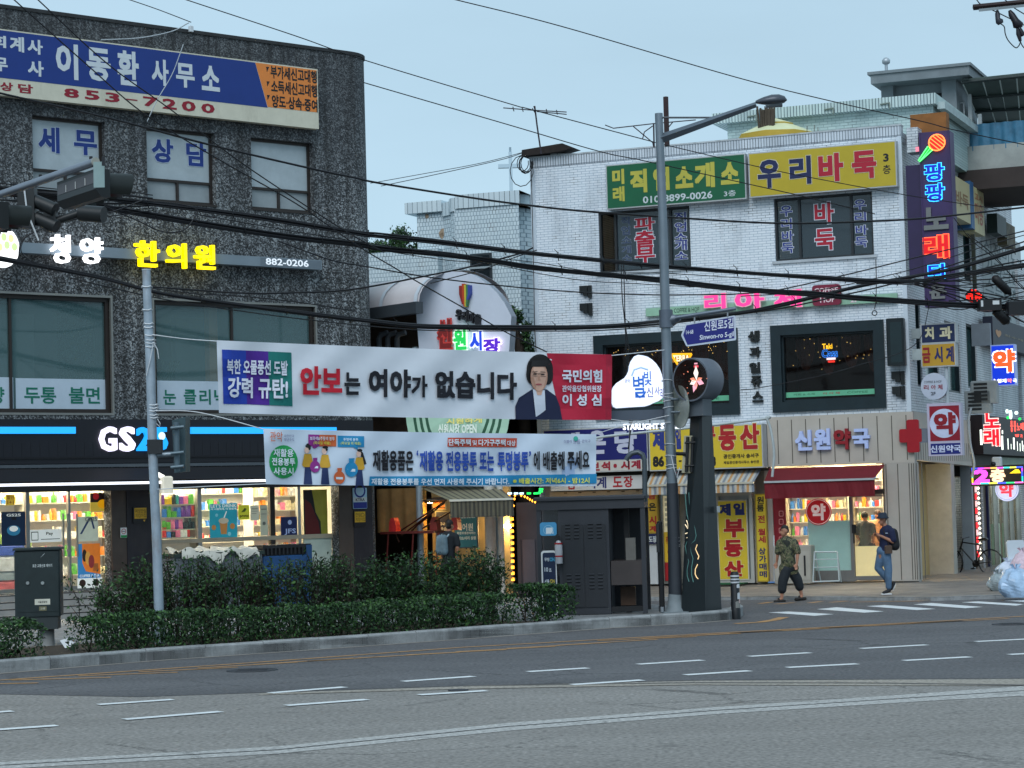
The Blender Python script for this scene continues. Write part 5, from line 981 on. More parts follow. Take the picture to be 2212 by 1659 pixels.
# canopy with panels to the right
d5=-6.5; e0,ez=FR.at(*Y2(1735,232),d5)
s=T('panel_canopy','rooftop canopy of dark panels on white posts above a blue tarpaulin','canopy',FR)
mb=MB(); P=[Y2(1735,235),Y2(2260,180),Y2(2260,548),Y2(1880,560)]
V=[]
for (x,y),dd in zip(P,(0,0,-3.2,-3.2)): a,z=FR.at(x,y,d5+dd); V.append((a,d5+dd,z))
mb.add(V+[(v[0],v[1],v[2]+.06) for v in V],[(0,1,2,3),(7,6,5,4),(0,4,5,1),(1,5,6,2),(2,6,7,3),(3,7,4,0)]); s.p('panel',mb,M('3d4a46',.4,.25,2))
def lerp3(a,b,t): return tuple(a[i]+(b[i]-a[i])*t for i in range(3))
mb=MB()
for t in (.0,.36,.68,1): mb.tube([(q[0],q[1],q[2]-.03) for q in (lerp3(V[0],V[3],t),lerp3(V[1],V[2],t))],.05,5)
s.p('beam',mb,M('222c2c',.5)); mb=MB()
for t in (0,.3,.55,.8): mb.tube([(q[0],q[1],q[2]-.012) for q in (lerp3(V[0],V[1],t),lerp3(V[3],V[2],t))],.02,4)
s.p('strip',mb,M('b9c4c2',.5))
mb=MB()
for (x,y0,y1) in ((1802,300,560),(1875,488,570)): a,z0=FR.at(*Y2(x,y1),d5-1); z1=FR.at(*Y2(x,y0),d5-1)[1]; mb.box(a-.05,a+.05,d5-1.05,d5-.95,z0,z1)
s.p('post',mb,M('b8bec0',.5)); r=FR.q(Y2(1790,570),Y2(2260,735),d5-.9)
mb=MB(); N=20; mb.add([(r[0]+(r[1]-r[0])*i/N,d5-.9+.05*math.sin(i*1.7),z) for z in (r[2],r[3]) for i in range(N+1)],[(i,i+1,N+2+i,N+1+i) for i in range(N)],0,True); s.p('tarpaulin',mb,M('3f7390',.4,.3,3)); s.done()
s=T('neighbour_building','grey-white neighbour building under the panel canopy at the right edge','building',FR); r=FR.q(Y2(1690,745),Y2(2330,885),d5-.85)
mb=MB(); mb.box(r[0],r[1]+2,d5-5,d5-.86,r[2],r[3]); s.p('wall',mb,M('9a9f9c',.7,.12)); mb=MB(); mb.box(r[0]-.1,r[1]+2,d5-5,d5-.6,r[2]-.55,r[2]-.002); s.p('balcony_soffit',mb,M('3a3230',.8))
q=FR.q(Y2(1530,545),Y2(1690,1000),d5+1.8); 
mb=MB(); 
for x in (1705,1755): a,z0=FR.at(*Y2(x,600),d5-.8); z1=FR.at(*Y2(x,405),d5-.8)[1]; mb.tube([(a,d5-.8,z0),(a,d5-.8,z1)],.02,5)
a,z=FR.at(*Y2(1655,408),d5-.8); b,_=FR.at(*Y2(1755,405),d5-.8); mb.tube([(a,d5-.8,z),(b,d5-.8,z)],.02,5); s.p('railing',mb,M('b0b6ba',.4)); s.done()
# roof things
YUM=M('cdd0a8',.7,.06); YUV=M('b79a3a',.7,.1); fu=FR.sub(FR.at(*Y2(300,600),-1.6)[0],-1.6,0)
zu=FR.at(*Y2(320,520),-1.6)[1]; hw=(FR.at(*Y2(590,640),-1.6)[0]-FR.at(*Y2(10,680),-1.6)[0])/2; zl=FR.at(*Y2(300,650),-1.6)[1]
s=T('parasol','pale yellow roof-terrace parasol with a double top','parasol',fu); n=8
mb=MB(); mb.lathe([(hw,zl),(hw*.42,zl+(zu-zl)*.62)],(0,0,0),n=8); s.p('canopy',mb,YUM); mb=MB(); mb.lathe([(hw*.46,zl+(zu-zl)*.66),(.05,zu)],(0,0,0),n=8); s.p('vent_top',mb,YUM)
mb=MB(); mb.lathe([(hw*1.005,zl-.16),(hw,zl+.001)],(0,0,0),n=8); mb.lathe([(hw*.47,zl+(zu-zl)*.58),(hw*.465,zl+(zu-zl)*.66)],(0,0,0),n=8); s.p('valance',mb,YUV); mb=MB(); mb.tube([(0,0,ZT-.35),(0,0,zl+.3)],.03,6); s.p('pole',mb,WHT); s.done()
ft=FR.sub(FR.at(*Y2(235,600),-1.)[0],-1.,0); zt=FR.at(*Y2(240,420),-1.)[1]
s=T('potted_tree','cut-back bundle of bare brown trunks on the roof edge beside the parasol','plant',ft); mb=MB()
for i in range(16): a=-.2+.4*i/15; mb.tube([(a*.7,random.uniform(-.1,.1),ZT-.3),(a+random.gauss(0,.03),0,zt-random.uniform(0,.12))],[.04,.03],5)
s.p('stem',mb,M('4a4238',.9,.3)); mb=MB()
for i in range(7): a=.5+i*.17+random.gauss(0,.04); mb.tube([(a,0,ZT-.3),(a+random.gauss(0,.1),0,ZT+random.uniform(.15,.42))],[.015,.008],4)
s.p('twig',mb,M('5d5046',.9)); s.done()
def antenna(label,P,D,rods,mast):
    s=T('antenna',label,'antenna'); mb=MB(); mb.tube([(lambda p:(p.x,-p.y,p.z))(AT(x,y,D)) for x,y in mast],.022,5); s.p('mast',mb,M('2e2630',.6)); mb=MB()
    for q in rods: mb.tube([(lambda p:(p.x,-p.y,p.z))(AT(x,y,D+dd)) for x,y,dd in q],.014,4)
    s.p('rod',mb,M('4a4248',.5,metal=.3)); s.done()
antenna('old rooftop television aerial above the left corner of the white building',0,58.5,[[(1087,233,0),(1150,238,0),(1224,242,0)],[(1160,241,0),(1224,247,.2)],[(1108,231,-.3),(1110,240,.3)],[(1128,233,-.3),(1130,241,.3)],[(1180,236,-.3),(1182,245,.3)],[(1202,238,-.3),(1204,247,.3)],[(1150,234,-.2),(1157,246,.2)],[(1153,229,0),(1158,246,0)]],[(1155,229),(1160,270),(1169,332)])
antenna('thin rooftop television aerial left of the lamp post top',0,57.5,[[(1307,270,0),(1325,277,0),(1412,267,0),(1503,259,0)],[(1368,273,0),(1410,308,0)],[(1410,272,0),(1392,285,0),(1388,300,0)],[(1410,308,0),(1412,318,0)],[(1453,264,0),(1440,280,0)]],[(1412,266),(1413,318)])
s=T('steel_pole','dark rusty square steel post on the roof behind the lamp post','pole'); mb=MB(); mb.tube([WD(AT(1438,209,57)),WD(AT(1441,316,57))],.065,4); s.p(None,mb,M('3a2a2a',.7,.25)); s.done()
f=FR.sub(FR.at(*Y1(430,650),-.1)[0],-.1,.5); z=FR.at(*Y1(430,655),-.1)[1]; s=T('dish_antenna','small grey satellite dish on the left end of the roof edge','dish',f)
mb=MB(); mb.lathe([(.001,.05),(.1,.045),(.2,0),(.205,-.01),(.1,.03),(.001,.035)],(0,0,z),n=18,ax='d'); s.p('dish',mb,M('aab4b8',.5)); mb=MB(); mb.tube([(.05,-.05,z-.1),(.12,-.05,ZT+.03)],.025,5); mb.tube([(0,.0,z-.15),(0,.15,z)],.012,4); s.p('mount',mb,M('555c60',.5)); s.done()
f=FR.sub(AL+.45,-.1,0); s=T('cable_box','weathered wooden board with a loop of black cables on the roof corner','cable box',f); mb=MB(); mb.poly([(-.62,ZT+.05),(.45,ZT+.09),(.85,ZT+.16),(.55,ZT+.3),(-.6,ZT+.22)],-.3,.3); s.p('board',mb,M('2a2422',.9,.3,6)); mb=MB()
for i in range(7):
    r=random.uniform(.2,.42); cx=-.62+random.gauss(0,.05); mb.tube([(cx+r*.8*math.sin(t*.5)*-1+.1,.28+.03*i,ZT+.05-r*(1-math.cos(t*.5))) for t in range(0,11)],.012,4)
s.p('cable_loop',mb,M('17171c',.6)); s.done()
# signboards
def board(name,label,fr,p,q,d,th,face,edge,texts,mats,z_=None,cat='sign',group=None,lift=.004):
    r=fr.q(p,q,d); s=T(name,label,cat,fr,group); mb=MB(); mb.box(r[0],r[1],d-th,d-.003,r[2],r[3],0); s.p('box',mb,edge); mb=MB(); mb.box(r[0]+.03,r[1]-.03,d-.0029,d,r[2]+.03,r[3]-.03); s.p('face',mb,face); mb=MB()
    for t in texts:
        tx,pp,qq,mi=t[:4]; off=t[4] if len(t)>4 else .03; oo=t[5] if len(t)>5 else 0; rr=fr.q(pp,qq,d)
        if oo: mb.otext(tx,rr,d+lift,off,oo,mi,t[6])
        else: mb.text(tx,rr,d+lift,off,mi)
    s.p('lettering',mb,mats); return s,r
GRNB=M('0f5a3a',.45,.08,2); YLB=M('b39f28',.5,.06,2); EDG=M('a9aeb0',.5,.1); LYE=M('b7b048',.5,.04); LWH=M('c3cdd0',.5,.04); NVL=M('16224e',.5,.05)
s,r=board('job_sign','green signboard with yellow letters and a white phone number under the roof edge',FR,Y1(850,776),Y1(2078,1067),.28,.22,GRNB,EDG,
 [('미',Y1(907,815),Y1(1015,938),0,.05),('래',Y1(912,965),Y1(1018,1088),0,.04),('직',Y1(1062,818),Y1(1215,1010),0,.05),('업',Y1(1262,800),Y1(1410,990),0,.05),('소',Y1(1455,792),Y1(1615,968),0,.05),('개',Y1(1622,760),Y1(1805,965),0,.05),('소',Y1(1850,755),Y1(2015,935),0,.05),('010-8899-0026',Y1(1175,1048),Y1(1782,1062),1,.02),('3층',Y1(1880,998),Y1(1986,1042),1,.01)],[LYE,LWH]); s.done()
s,r=board('baduk_sign','yellow signboard with large navy and dark red letters near the building corner',FR,Y2(88,788),Y2(1238,1042),.28,.22,YLB,EDG,
 [('우',Y2(160,845),Y2(345,1048),0,.04,.02,2),('리',Y2(405,818),Y2(578,1022),0,.04,.02,2),('바',Y2(627,797),Y2(826,1000),1,.045,.02,2),('둑',Y2(884,777),Y2(1080,975),1,.045,.02,2),('3',Y2(1128,792),Y2(1172,850),3,.03),('층',Y2(1125,880),Y2(1187,945),3,.015)],[NVL,REDL,M('c5c0a8',.5),BLK]); s.done()
# cafe sign
s=T('cafe_sign','lit pink cafe letters on a pale green rail above the dark cafe windows','sign',FR)
zt=(FR.at(*Y3(1088,527),.12)[1]+FR.at(*Y4(1232,300),.12)[1])/2; zb=(FR.at(*Y3(1090,600),.12)[1]+FR.at(*Y4(1235,368),.12)[1])/2; a0=FR.at(*Y3(1088,560),.12)[0]; a1=FR.at(*Y4(1235,330),.12)[0]
mb=MB(); mb.box(a0,a1,.02,.12,zb,zt); s.p('rail',mb,M('8fb8a0',.5,.12,3,dirt='6a7a62',mix=.5))
PNK=E('ff3f96',.85); PNO=M('d8b4bc',.5,.04,emit=.25)
for t,p,q in (('리',Y3(1648,390),Y3(1860,545)),('아',Y3(1942,368),Y4(212,425)),('체',Y4(282,282),Y4(498,404))):
    mb=MB(); mb.otext(t,FR.q(p,q,.3),.2,.035,.03,0,1,ext=.06); s.p('letter',mb,[PNK,PNO])
r=FR.q(Y4(580,242),Y4(803,388),.22); mb=MB(); mb.rrect(*r,.08,.12,.22); s.p('badge',mb,M('7a1f3a',.5,.1)); mb=MB(); zm=(r[2]+r[3])/2; mb.text('COFFEE',(r[0]+.06,r[1]-.06,zm+.06,r[3]-.08),.224,.02,0); mb.text('HOF',(r[0]+.2,r[1]-.15,r[2]+.07,zm-.04),.224,.02,0); mb.text('COFFEE & HOF',FR.q(Y3(1360,528),Y3(1605,556),.12),.124,.01,1); q=FR.q(Y4(875,338),Y4(940,370),.13); mb.text('2F',q,.126,.03,0); s.p('lettering',mb,[M('d6c2c8',.5,emit=.15),M('2c4a3c',.5)]); s.done()
# dark remnant letters
LBK=M('131a1c',.6,.15)
def blk(label,z,rects,texts=None):
    s=T('wall_letters',label,'sign',FR)
    for i,(p,q) in enumerate(rects):
        r=FR.q(z(*p),z(*q),.08); W,Hh=r[1]-r[0],r[3]-r[2]; mb=MB()
        if texts: mb.text(texts[i],r,.003,.04,0,ext=.07)
        else: mb.box(r[0],r[0]+W*.66,.003,.08,r[2]+Hh*.42,r[3]); mb.box(r[0]+W*.3,r[0]+W*.66,.003,.08,r[2]+Hh*.2,r[2]+Hh*.419); mb.box(r[0]+W*.72,r[1],.003,.08,r[2],r[3]+.0)
        s.p('letter',mb,LBK)
    s.done()
blk('two broken black block letters on the white brick left of the cafe windows',Y3,[((443,310),(560,422)),((447,480),(566,592))])
blk('column of five black letters between the two cafe windows',Y4,[((85,592),(176,676)),((97,716),(183,792)),((96,835),(180,914)),((108,938),(192,1018)),((118,1058),(202,1138))],['생','과','일','쥬','스'])
blk('two black block letters below the dark box at the building corner',Y4,[((1190,905),(1292,1002)),((1195,1020),(1296,1115))])
r=FR.q(Y4(1147,497),Y4(1296,855),.3); s=T('dark_box','blank dark light box at the corner beside the cafe window','sign',FR); mb=MB(); mb.bbox(r[0],r[1],.072,.3,r[2],r[3],.02); s.p('box',mb,M('0f1a1e',.4)); mb=MB(); mb.box(r[0]+.1,r[1]-.06,.3,.305,r[2]+.08,r[3]-.1); s.p('face',mb,M('1b2c30',.35,.15)); s.done()
# neon beer signs inside the cafe windows
def neon(mb,pts,r,mi): mb.tube(pts,r,5,mi)
s=T('neon_sign','small blue and yellow neon beer sign in the right cafe window','neon sign',FR); r=FR.q(Y4(652,692),Y4(782,832),-.3); mb=MB(); W,Hh=r[1]-r[0],r[3]-r[2]
mb.text('Taki',(r[0]+.02,r[0]+W*.68,r[2]+Hh*.72,r[3]),-.3,.02,0); mb.otext('Cass',(r[0]+W*.02,r[0]+W*.98,r[2]+Hh*.28,r[2]+Hh*.7),-.3,.01,.03,2,1); mb.box(r[0]+W*.3,r[0]+W*.85,-.3,-.295,r[2]+Hh*.14,r[2]+Hh*.25,3); mb.box(r[0]+W*.38,r[0]+W*.8,-.3,-.295,r[2],r[2]+Hh*.1,4); s.p(None,mb,[E('ffc21a',2.),E('2f8cff',1.8),M('0a1a50',.5),E('ffe0e0',1.6),E('ff3020',1.6)]); s.done()
s=T('neon_sign','yellow triangular lit beer sign in the left cafe window','neon sign',FR); mb=MB(); P=[FR.at(*Y3(x,y),-.3) for x,y in ((1332,972),(1532,968),(1440,1130))]; Qc=(sum(p[0] for p in P)/3,sum(p[1] for p in P)/3)
for i in range(3): mb.tube([(P[i][0],-.3,P[i][1]),(P[(i+1)%3][0],-.3,P[(i+1)%3][1])],.03,5,0)
r=FR.q(Y3(1350,982),Y3(1510,1034),-.3); mb.box(r[0]-.02,r[1]+.02,-.33,-.31,r[2]-.02,r[3]+.02,2); mb.text('TERRA',r,-.3,.03,1); s.p(None,mb,[E('ffb414',1.8),E('fff3d0',1.6),E('c98a1a',.5)]); s.done()
# purple neon tower
s=T('neon_tower','tall purple karaoke tower sign with a neon microphone and neon letters','neon sign',FR)
dT=.12; r=FR.q(Y2(1400,632),W1(1100,1255),dT); PUP=M('3a2c58',.5,.1,2); mb=MB(); mb.box(r[0],r[1],dT-.5,dT,r[2],r[3]); 
for x in (1418,1640): a=FR.at(*Y2(x,900),dT)[0]; mb.box(a-.015,a+.015,dT,dT+.02,r[2],r[3])
s.p('panel',mb,PUP); q=FR.q(Y2(1300,885),W1(500,1255),dT-.06); mb=MB(); mb.box(q[0],r[0]-.002,dT-.3,dT-.06,FR.at(*W1(400,760),dT)[1],q[3]); s.p('panel',mb,M('2d2348',.5,.1))
a,z=FR.at(*Y2(1545,708),dT); R0=FR.at(*Y2(1607,708),dT)[0]-a; mb=MB(); mb.disc(a,z,R0*.92,dT+.001,dT+.03,24,1); mb.tube([(a+R0*math.cos(t*.2618),dT+.06,z+R0*math.sin(t*.2618)) for t in range(24)],.018,6,0,closed=True)
for k in (-.5,-.1,.3,.65):
    h=math.sqrt(1-k*k)*.9; ux,uz=math.cos(R(-42)),math.sin(R(-42)); mb.tube([(a+R0*(k*-uz-h*ux),dT+.06,z+R0*(k*ux-h*uz)),(a+R0*(k*-uz+h*ux),dT+.06,z+R0*(k*ux+h*uz))],.013,5,0)
s.p('neon_head',mb,[E('ff7a3a',2.6),E('ff1a10',1.1)])
HP=[FR.at(*Y2(x,y),dT) for x,y in ((1475,738),(1512,765),(1412,856),(1402,848))]; mb=MB(); mb.poly(HP,dT+.001,dT+.03,1); mb.tube([(p[0],dT+.06,p[1]) for p in HP],.016,5,0,closed=True); mb.tube([((HP[0][0]+HP[1][0])/2,dT+.06,(HP[0][1]+HP[1][1])/2),(HP[2][0],dT+.06,HP[2][1])],.012,5,0); s.p('neon_handle',mb,[E('5cff7a',2.2),E('00d020',.9)])
for t,p,q,c1,c2 in (('팡',Y2(1442,872),Y2(1598,995),E('35b8ff',2.4),E('0628c8',.55)),('팡',Y2(1450,1026),Y2(1600,1150),E('35b8ff',2.4),E('0628c8',.55)),('래',Y2(1436,1424),Y2(1632,1590),E('ff5a30',2.4),E('d80010',.8)),('타',W1(636,584),W1(960,800),E('35c0ff',2.4),E('0628c8',.6))):
    mb=MB(); mb.otext(t,FR.q(p,q,dT+.05),dT+.012,.03,.035,1,0,step=.02); s.p('neon_letter',mb,[c1,c2])
for t,p,q in (('노',Y2(1436,1208),Y2(1632,1368)),('운',W1(655,912),W1(945,1138))): mb=MB(); mb.text(t,FR.q(p,q,dT+.05),dT+.003,.05,0,ext=.05); s.p('letter',mb,M('6f7272',.6,.15))
s.done()
f=FR; r=FR.q(Y2(1300,560),Y2(1372,885),.05); s=T('pink_panel','pale wall flank lit pink beside the purple neon tower','wall',FR); mb=MB(); mb.box(r[0],r[0]+.28,-.5,-.02,r[2]+.35,r[3]-.1,0); s.p('wall',mb,WBS); mb=MB(); mb.box(r[0]+.22,r[0]+.3,-.02,.0,r[2]+.36,r[3]-.6); s.p('tube_light',mb,E('ff8aa0',.9)); mb=MB(); mb.box(r[0]-.0,r[0]+.9,-.9,-.52,r[3]-.35,r[3]+.3); s.p('board',mb,M('8a5a2e',.8,.2)); s.done()
# projecting signs over the side street
dP=-.35
def psign(name,label,p,q,th,face,edge,texts,mats,d=dP): s,r=board(name,label,FR,p,q,d,th,face,edge,texts,mats); return s,r
s,r=psign('dental_sign','navy projecting sign with two cream letters, topmost at the corner',Y4(1413,541),Y4(1690,680),.3,M('14244a',.45,.08),EDG,[('치',Y4(1448,565),Y4(1520,655),0,.045),('과',Y4(1560,560),Y4(1660,652),0,.045)],[M('c9c3a2',.5)])
mb=MB(); mb.box(r[0]-.32,r[0],dP-.2,dP-.05,r[2]+.15,r[3]-.1); s.p('bracket',mb,M('8c9698',.5,.15)); s.done()
s,r=psign('watch_sign','yellow projecting sign with red and navy letters below the navy one',Y4(1416,692),Y4(1690,862),.32,M('b78e2a',.5,.08),EDG,[('금',Y4(1427,722),Y4(1495,838),0,.04),('시',Y4(1520,716),Y4(1588,832),1,.035),('계',Y4(1610,712),Y4(1674,830),1,.035)],[M('8c1c22',.5),M('1d2660',.5)])
mb=MB(); mb.box(r[0]-.3,r[0],dP-.2,dP-.03,r[2]+.2,r[3]-.12); s.p('bracket',mb,M('a2adae',.5,.15)); s.done()
a,z=FR.at(*Y4(1520,1018),dP); rr=FR.at(*Y4(1623,1018),dP)[0]-a; s=T('round_sign','round white projecting cafe sign between the yellow sign and the pharmacy sign','sign',FR); mb=MB(); mb.disc(a,z,rr,dP-.22,dP,32); s.p('box',mb,M('b4bccb',.5,.04)); mb=MB(); mb.text('COFFEE & HOF',FR.q(Y4(1442,978),Y4(1578,990),dP),dP+.004,.005,1); 
for t,p,q in (('리',Y4(1440,1008),Y4(1478,1044)),('아',Y4(1497,1008),Y4(1535,1042)),('체',Y4(1548,1005),Y4(1586,1042))): mb.text(t,FR.q(p,q,dP),dP+.004,.02,0)
mb.text('2F',FR.q(Y4(1496,1062),Y4(1532,1086),dP),dP+.004,.02,1); s.p('lettering',mb,[M('8a1c30',.5),M('30343c',.5)]); mb=MB(); mb.tube([(a+.3,dP-.1,z-rr-.1),(a+.3,dP-.1,z+rr+.3)],.05,6); s.p('post',mb,M('a8b2b8',.5)); s.done()
s=T('pharmacy_sign','red and blue projecting pharmacy sign with a white disc, at the corner over the pavement','sign',FR); r=FR.q(Y4(1463,1152),Y4(1738,1548),.25); d=.25
mb=MB(); mb.box(r[0],r[1],d-.3,d,r[2],r[3]); s.p('box',mb,M('b9b3c8',.5,.05)); zs=r[2]+(r[3]-r[2])*.235; mb=MB(); mb.box(r[0]+.06,r[1]-.04,d,d+.004,zs+.06,r[3]-.07,0); mb.box(r[0]+.06,r[1]-.04,d,d+.004,r[2]+.04,zs,1); a=(r[0]+r[1])/2; mb.disc(a,(zs+.06+r[3]-.07)/2,(r[1]-r[0])*.43,d+.004,d+.008,36,2); mb.text('약',FR.q(Y4(1516,1222),Y4(1692,1388),d),d+.013,.05,3); mb.text('신원약국',FR.q(Y4(1492,1475),Y4(1730,1522),d),d+.009,.03,2); s.p('lettering',mb,[M('8e1028',.5),M('152070',.5),M('bcc4de',.5,emit=.1),M('8e1424',.5)]); mb=MB(); mb.box(r[0]-.25,r[0],d-.2,d-.1,r[3]-.95,r[3]-.6); s.p('bracket',mb,M('6d7480',.5)); s.done()
# ================================================================ PHARMACY FRONT
d=.06; r=FR.q(Y4(232,1258),Y4(1396,1598),d); zt=r[3]; zb=(FR.at(*Y4(232,1643),d)[1]+FR.at(*Y4(1140,1603),d)[1])/2; pl0=r[0]
s=T('pharmacy_shop','beige-clad pharmacy front with a glass door under a red awning','shop front',FR)
mb=MB(); mb.box(pl0,AR+.06,.002,d,zb,zt); s.p('fascia',mb,BEI2); mb=MB(); a=FR.at(*Y4(318,1400),d)[0]; st=FR.at(*Y4(426,1400),d)[0]-a
while a<AR: mb.box(a-.012,a+.012,d,d+.003,zb+.06,zt-.08); a+=st
s.p('groove',mb,GRV)
x0,x1=FR.at(*X3(1150,700),d)[0],AR+.055; mb=MB(); mb.box(x0,x1,-.4,d-.002,.17,zb-.001); s.p('pillar',mb,BEI)
mb=MB()
for x in (1165,1255,1342,1362,1378,1400,1440): a=FR.at(*X3(x,700),d)[0]; mb.box(a-.012,a+.012,d-.002,d+.001,.2,zb-.03)
s.p('groove',mb,GRV)
dz=-.12; mb=MB()
px=[FR.at(*X3(x,800),dz)[0] for x in (232,290,385,878,905,1142,1152)]
mb.box(px[0],px[1],dz-.1,dz+.05,.17,zb-.001,1); zh=FR.at(*X3(1000,445),dz)[1]; zh2=FR.at(*X3(1000,482),dz)[1]
mb.box(px[3],px[4],dz-.05,dz+.05,.17,zh); mb.box(px[5],px[6],dz-.05,dz+.05,.17,zb-.02); mb.box(px[3],px[6],dz-.05,dz+.06,zh2,zh,2); mb.box(px[4],px[5],dz-.04,dz+.04,.19,.3,0); mb.box(px[1],px[3],dz-.05,dz+.05,.17,.45,0); mb.box(px[4],px[5],dz-.04,dz+.045,zh2-.06,zh2-.002,0)
s.p('frame',mb,[M('7d7b78',.4,.08,metal=.4),BEI,M('2a2a2c',.4)])
mb=MB(); mb.box(px[1],px[2],dz-.02,dz,.9,zb-.3); s.p('red_panel',mb,M('7e1220',.5,.08,emit=.08))
mb=MB(); 
for y in (630,692,760,828):
    q=FR.q(X3(325,y-22),X3(363,y+22),dz); mb.rrect(*q,.03,dz,dz+.004,0); mb.rrect(q[0]+.02,q[1]-.02,q[2]+.02,q[3]-.02,.02,dz+.004,dz+.007,1); mb.box(q[0]+.07,q[1]-.07,dz+.007,dz+.01,q[2]+.07,q[3]-.07,0)
s.p('icon',mb,[M('c27a7a',.5,emit=.1),M('7e1220',.5)])
mb=MB(); mb.quad((px[2],dz,.45),(px[3],dz,.45),(px[3],dz,zb),(px[2],dz,zb)); mb.quad((px[4],dz,.3),(px[5],dz,.3),(px[5],dz,zh2),(px[4],dz,zh2)); mb.quad((px[3],dz,zh),(px[5],dz,zh),(px[5],dz,zb),(px[3],dz,zb)); s.p('shop_glass',mb,glass('d8dcd2',.08,.02,.5))
q=FR.q(X3(550,688),X3(884,1100),dz-.02); mb=MB(); mb.box(q[0],px[3],dz-.03,dz-.02,.45,q[3]); s.p('frosted_film',mb,M('8fb3ac',.5,.06,emit=.16)); mb=MB(); zf=FR.at(*X3(1000,880),dz)[1]; mb.box(px[4]+.01,px[5]-.01,dz-.03,dz-.02,.3,zf); s.p('frosted_film',mb,M('dcc88e',.5,.05,emit=.42))
mb=MB(); a,z=FR.at(*X3(905,750),dz+.05); mb.tube([(a,dz+.09,z-.35),(a,dz+.09,z+.05)],.02,6); mb.box(a-.05,a+.06,dz+.04,dz+.08,z-.1,z+.12); s.p('door_handle',mb,BLK)
a,z=FR.at(*X3(630,617),dz+.03); rr=FR.at(*X3(730,617),dz+.03)[0]-a; mb=MB(); mb.disc(a,z,rr,dz+.002,dz+.03,36,0); mb.ring(a,z,rr*.9,rr*.94,dz+.03,dz+.033,36,1); mb.text('약',FR.q(X3(572,555),X3(688,680),dz+.03),dz+.035,.045,1); s.p('window_sign',mb,[M('b81a24',.5,.05,emit=.22),M('e8d0cc',.5,emit=.3)])
i0,i1=px[1],AR-.72; mb=MB(); mb.box(i0-.5,i1,-5.1,-5,.17,zb+.3,0); mb.box(i0-.5,i1,-5,dz-.1,.1,.168,1); mb.box(i0-.5,i1,-5,dz-.1,zb+.3,zb+.35,0); mb.box(i0-.6,i0-.5,-5,dz-.1,.17,zb+.3,0); mb.box(i1,i1+.05,-5,-.41,.17,zb+.3,0); s.p('interior',mb,[M('e2d9c2',.7,.05),M('8d8578',.5)])
mb=MB()
for k in range(3):
    for a in (i0+.6,i0+2.2): mb.box(a,a+1.2,-1.3-k*1.3,-1.1-k*1.3,zb+.22,zb+.26)
s.p('ceiling_light',mb,E('ffedc8',100.)); s.done()
for lab,x0_,x1_,dd in (('white medicine shelf behind the round pharmacy window sign',388,870,-2.6),('white medicine shelf behind the pharmacy door',890,1140,-3.4)):
    shelf(lab,FR,FR.at(*X3(x0_,600),dd)[0]+.02,FR.at(*X3(x1_,600),dd)[0]-.02,dd,[.95,1.3,1.65,2.0,2.35,2.7],.2,2.9,['red','orange','white','green','blue','yellow','cream','white','pink'],'on the '+lab[6:],.72,'medicines on the pharmacy shelves',back='e8e0cc',shapes=2)
s=T('pharmacy_letters','white and red raised pharmacy name letters on the beige fascia','sign',FR)
for t,p,q,c in (('신',(445,1357),(578,1510),0),('원',(590,1346),(722,1504),0),('약',(742,1346),(878,1502),1),('국',(885,1346),(1026,1495),0)):
    mb=MB(); mb.text(t,FR.q(Y4(*p),Y4(*q),.18),.064,.04,0,ext=.1); s.p('letter',mb,M('a9b9e2',.5,.04,emit=.12) if not c else M('8e1a24',.5))
s.done()
q=FR.q(Y4(1247,1278),Y4(1412,1525),.16); W,Hh=q[1]-q[0],q[3]-q[2]; s=T('red_cross','raised red pharmacy cross on the fascia corner','sign',FR); mb=MB(); a0,a1=q[0]+W*.38,q[1]-W*.02; z0,z1=q[2]+Hh*.31,q[2]+Hh*.72
mb.rrect(a0,a1,q[2],q[3],.05,.064,.16); mb.rrect(q[0],a0+.02,z0,z1,.05,.064,.158); mb.rrect(a1-.02,a1+(a0-q[0])*.35,z0,z1,.04,.064,.158); s.p(None,mb,M('a01220',.45,.06)); s.done()
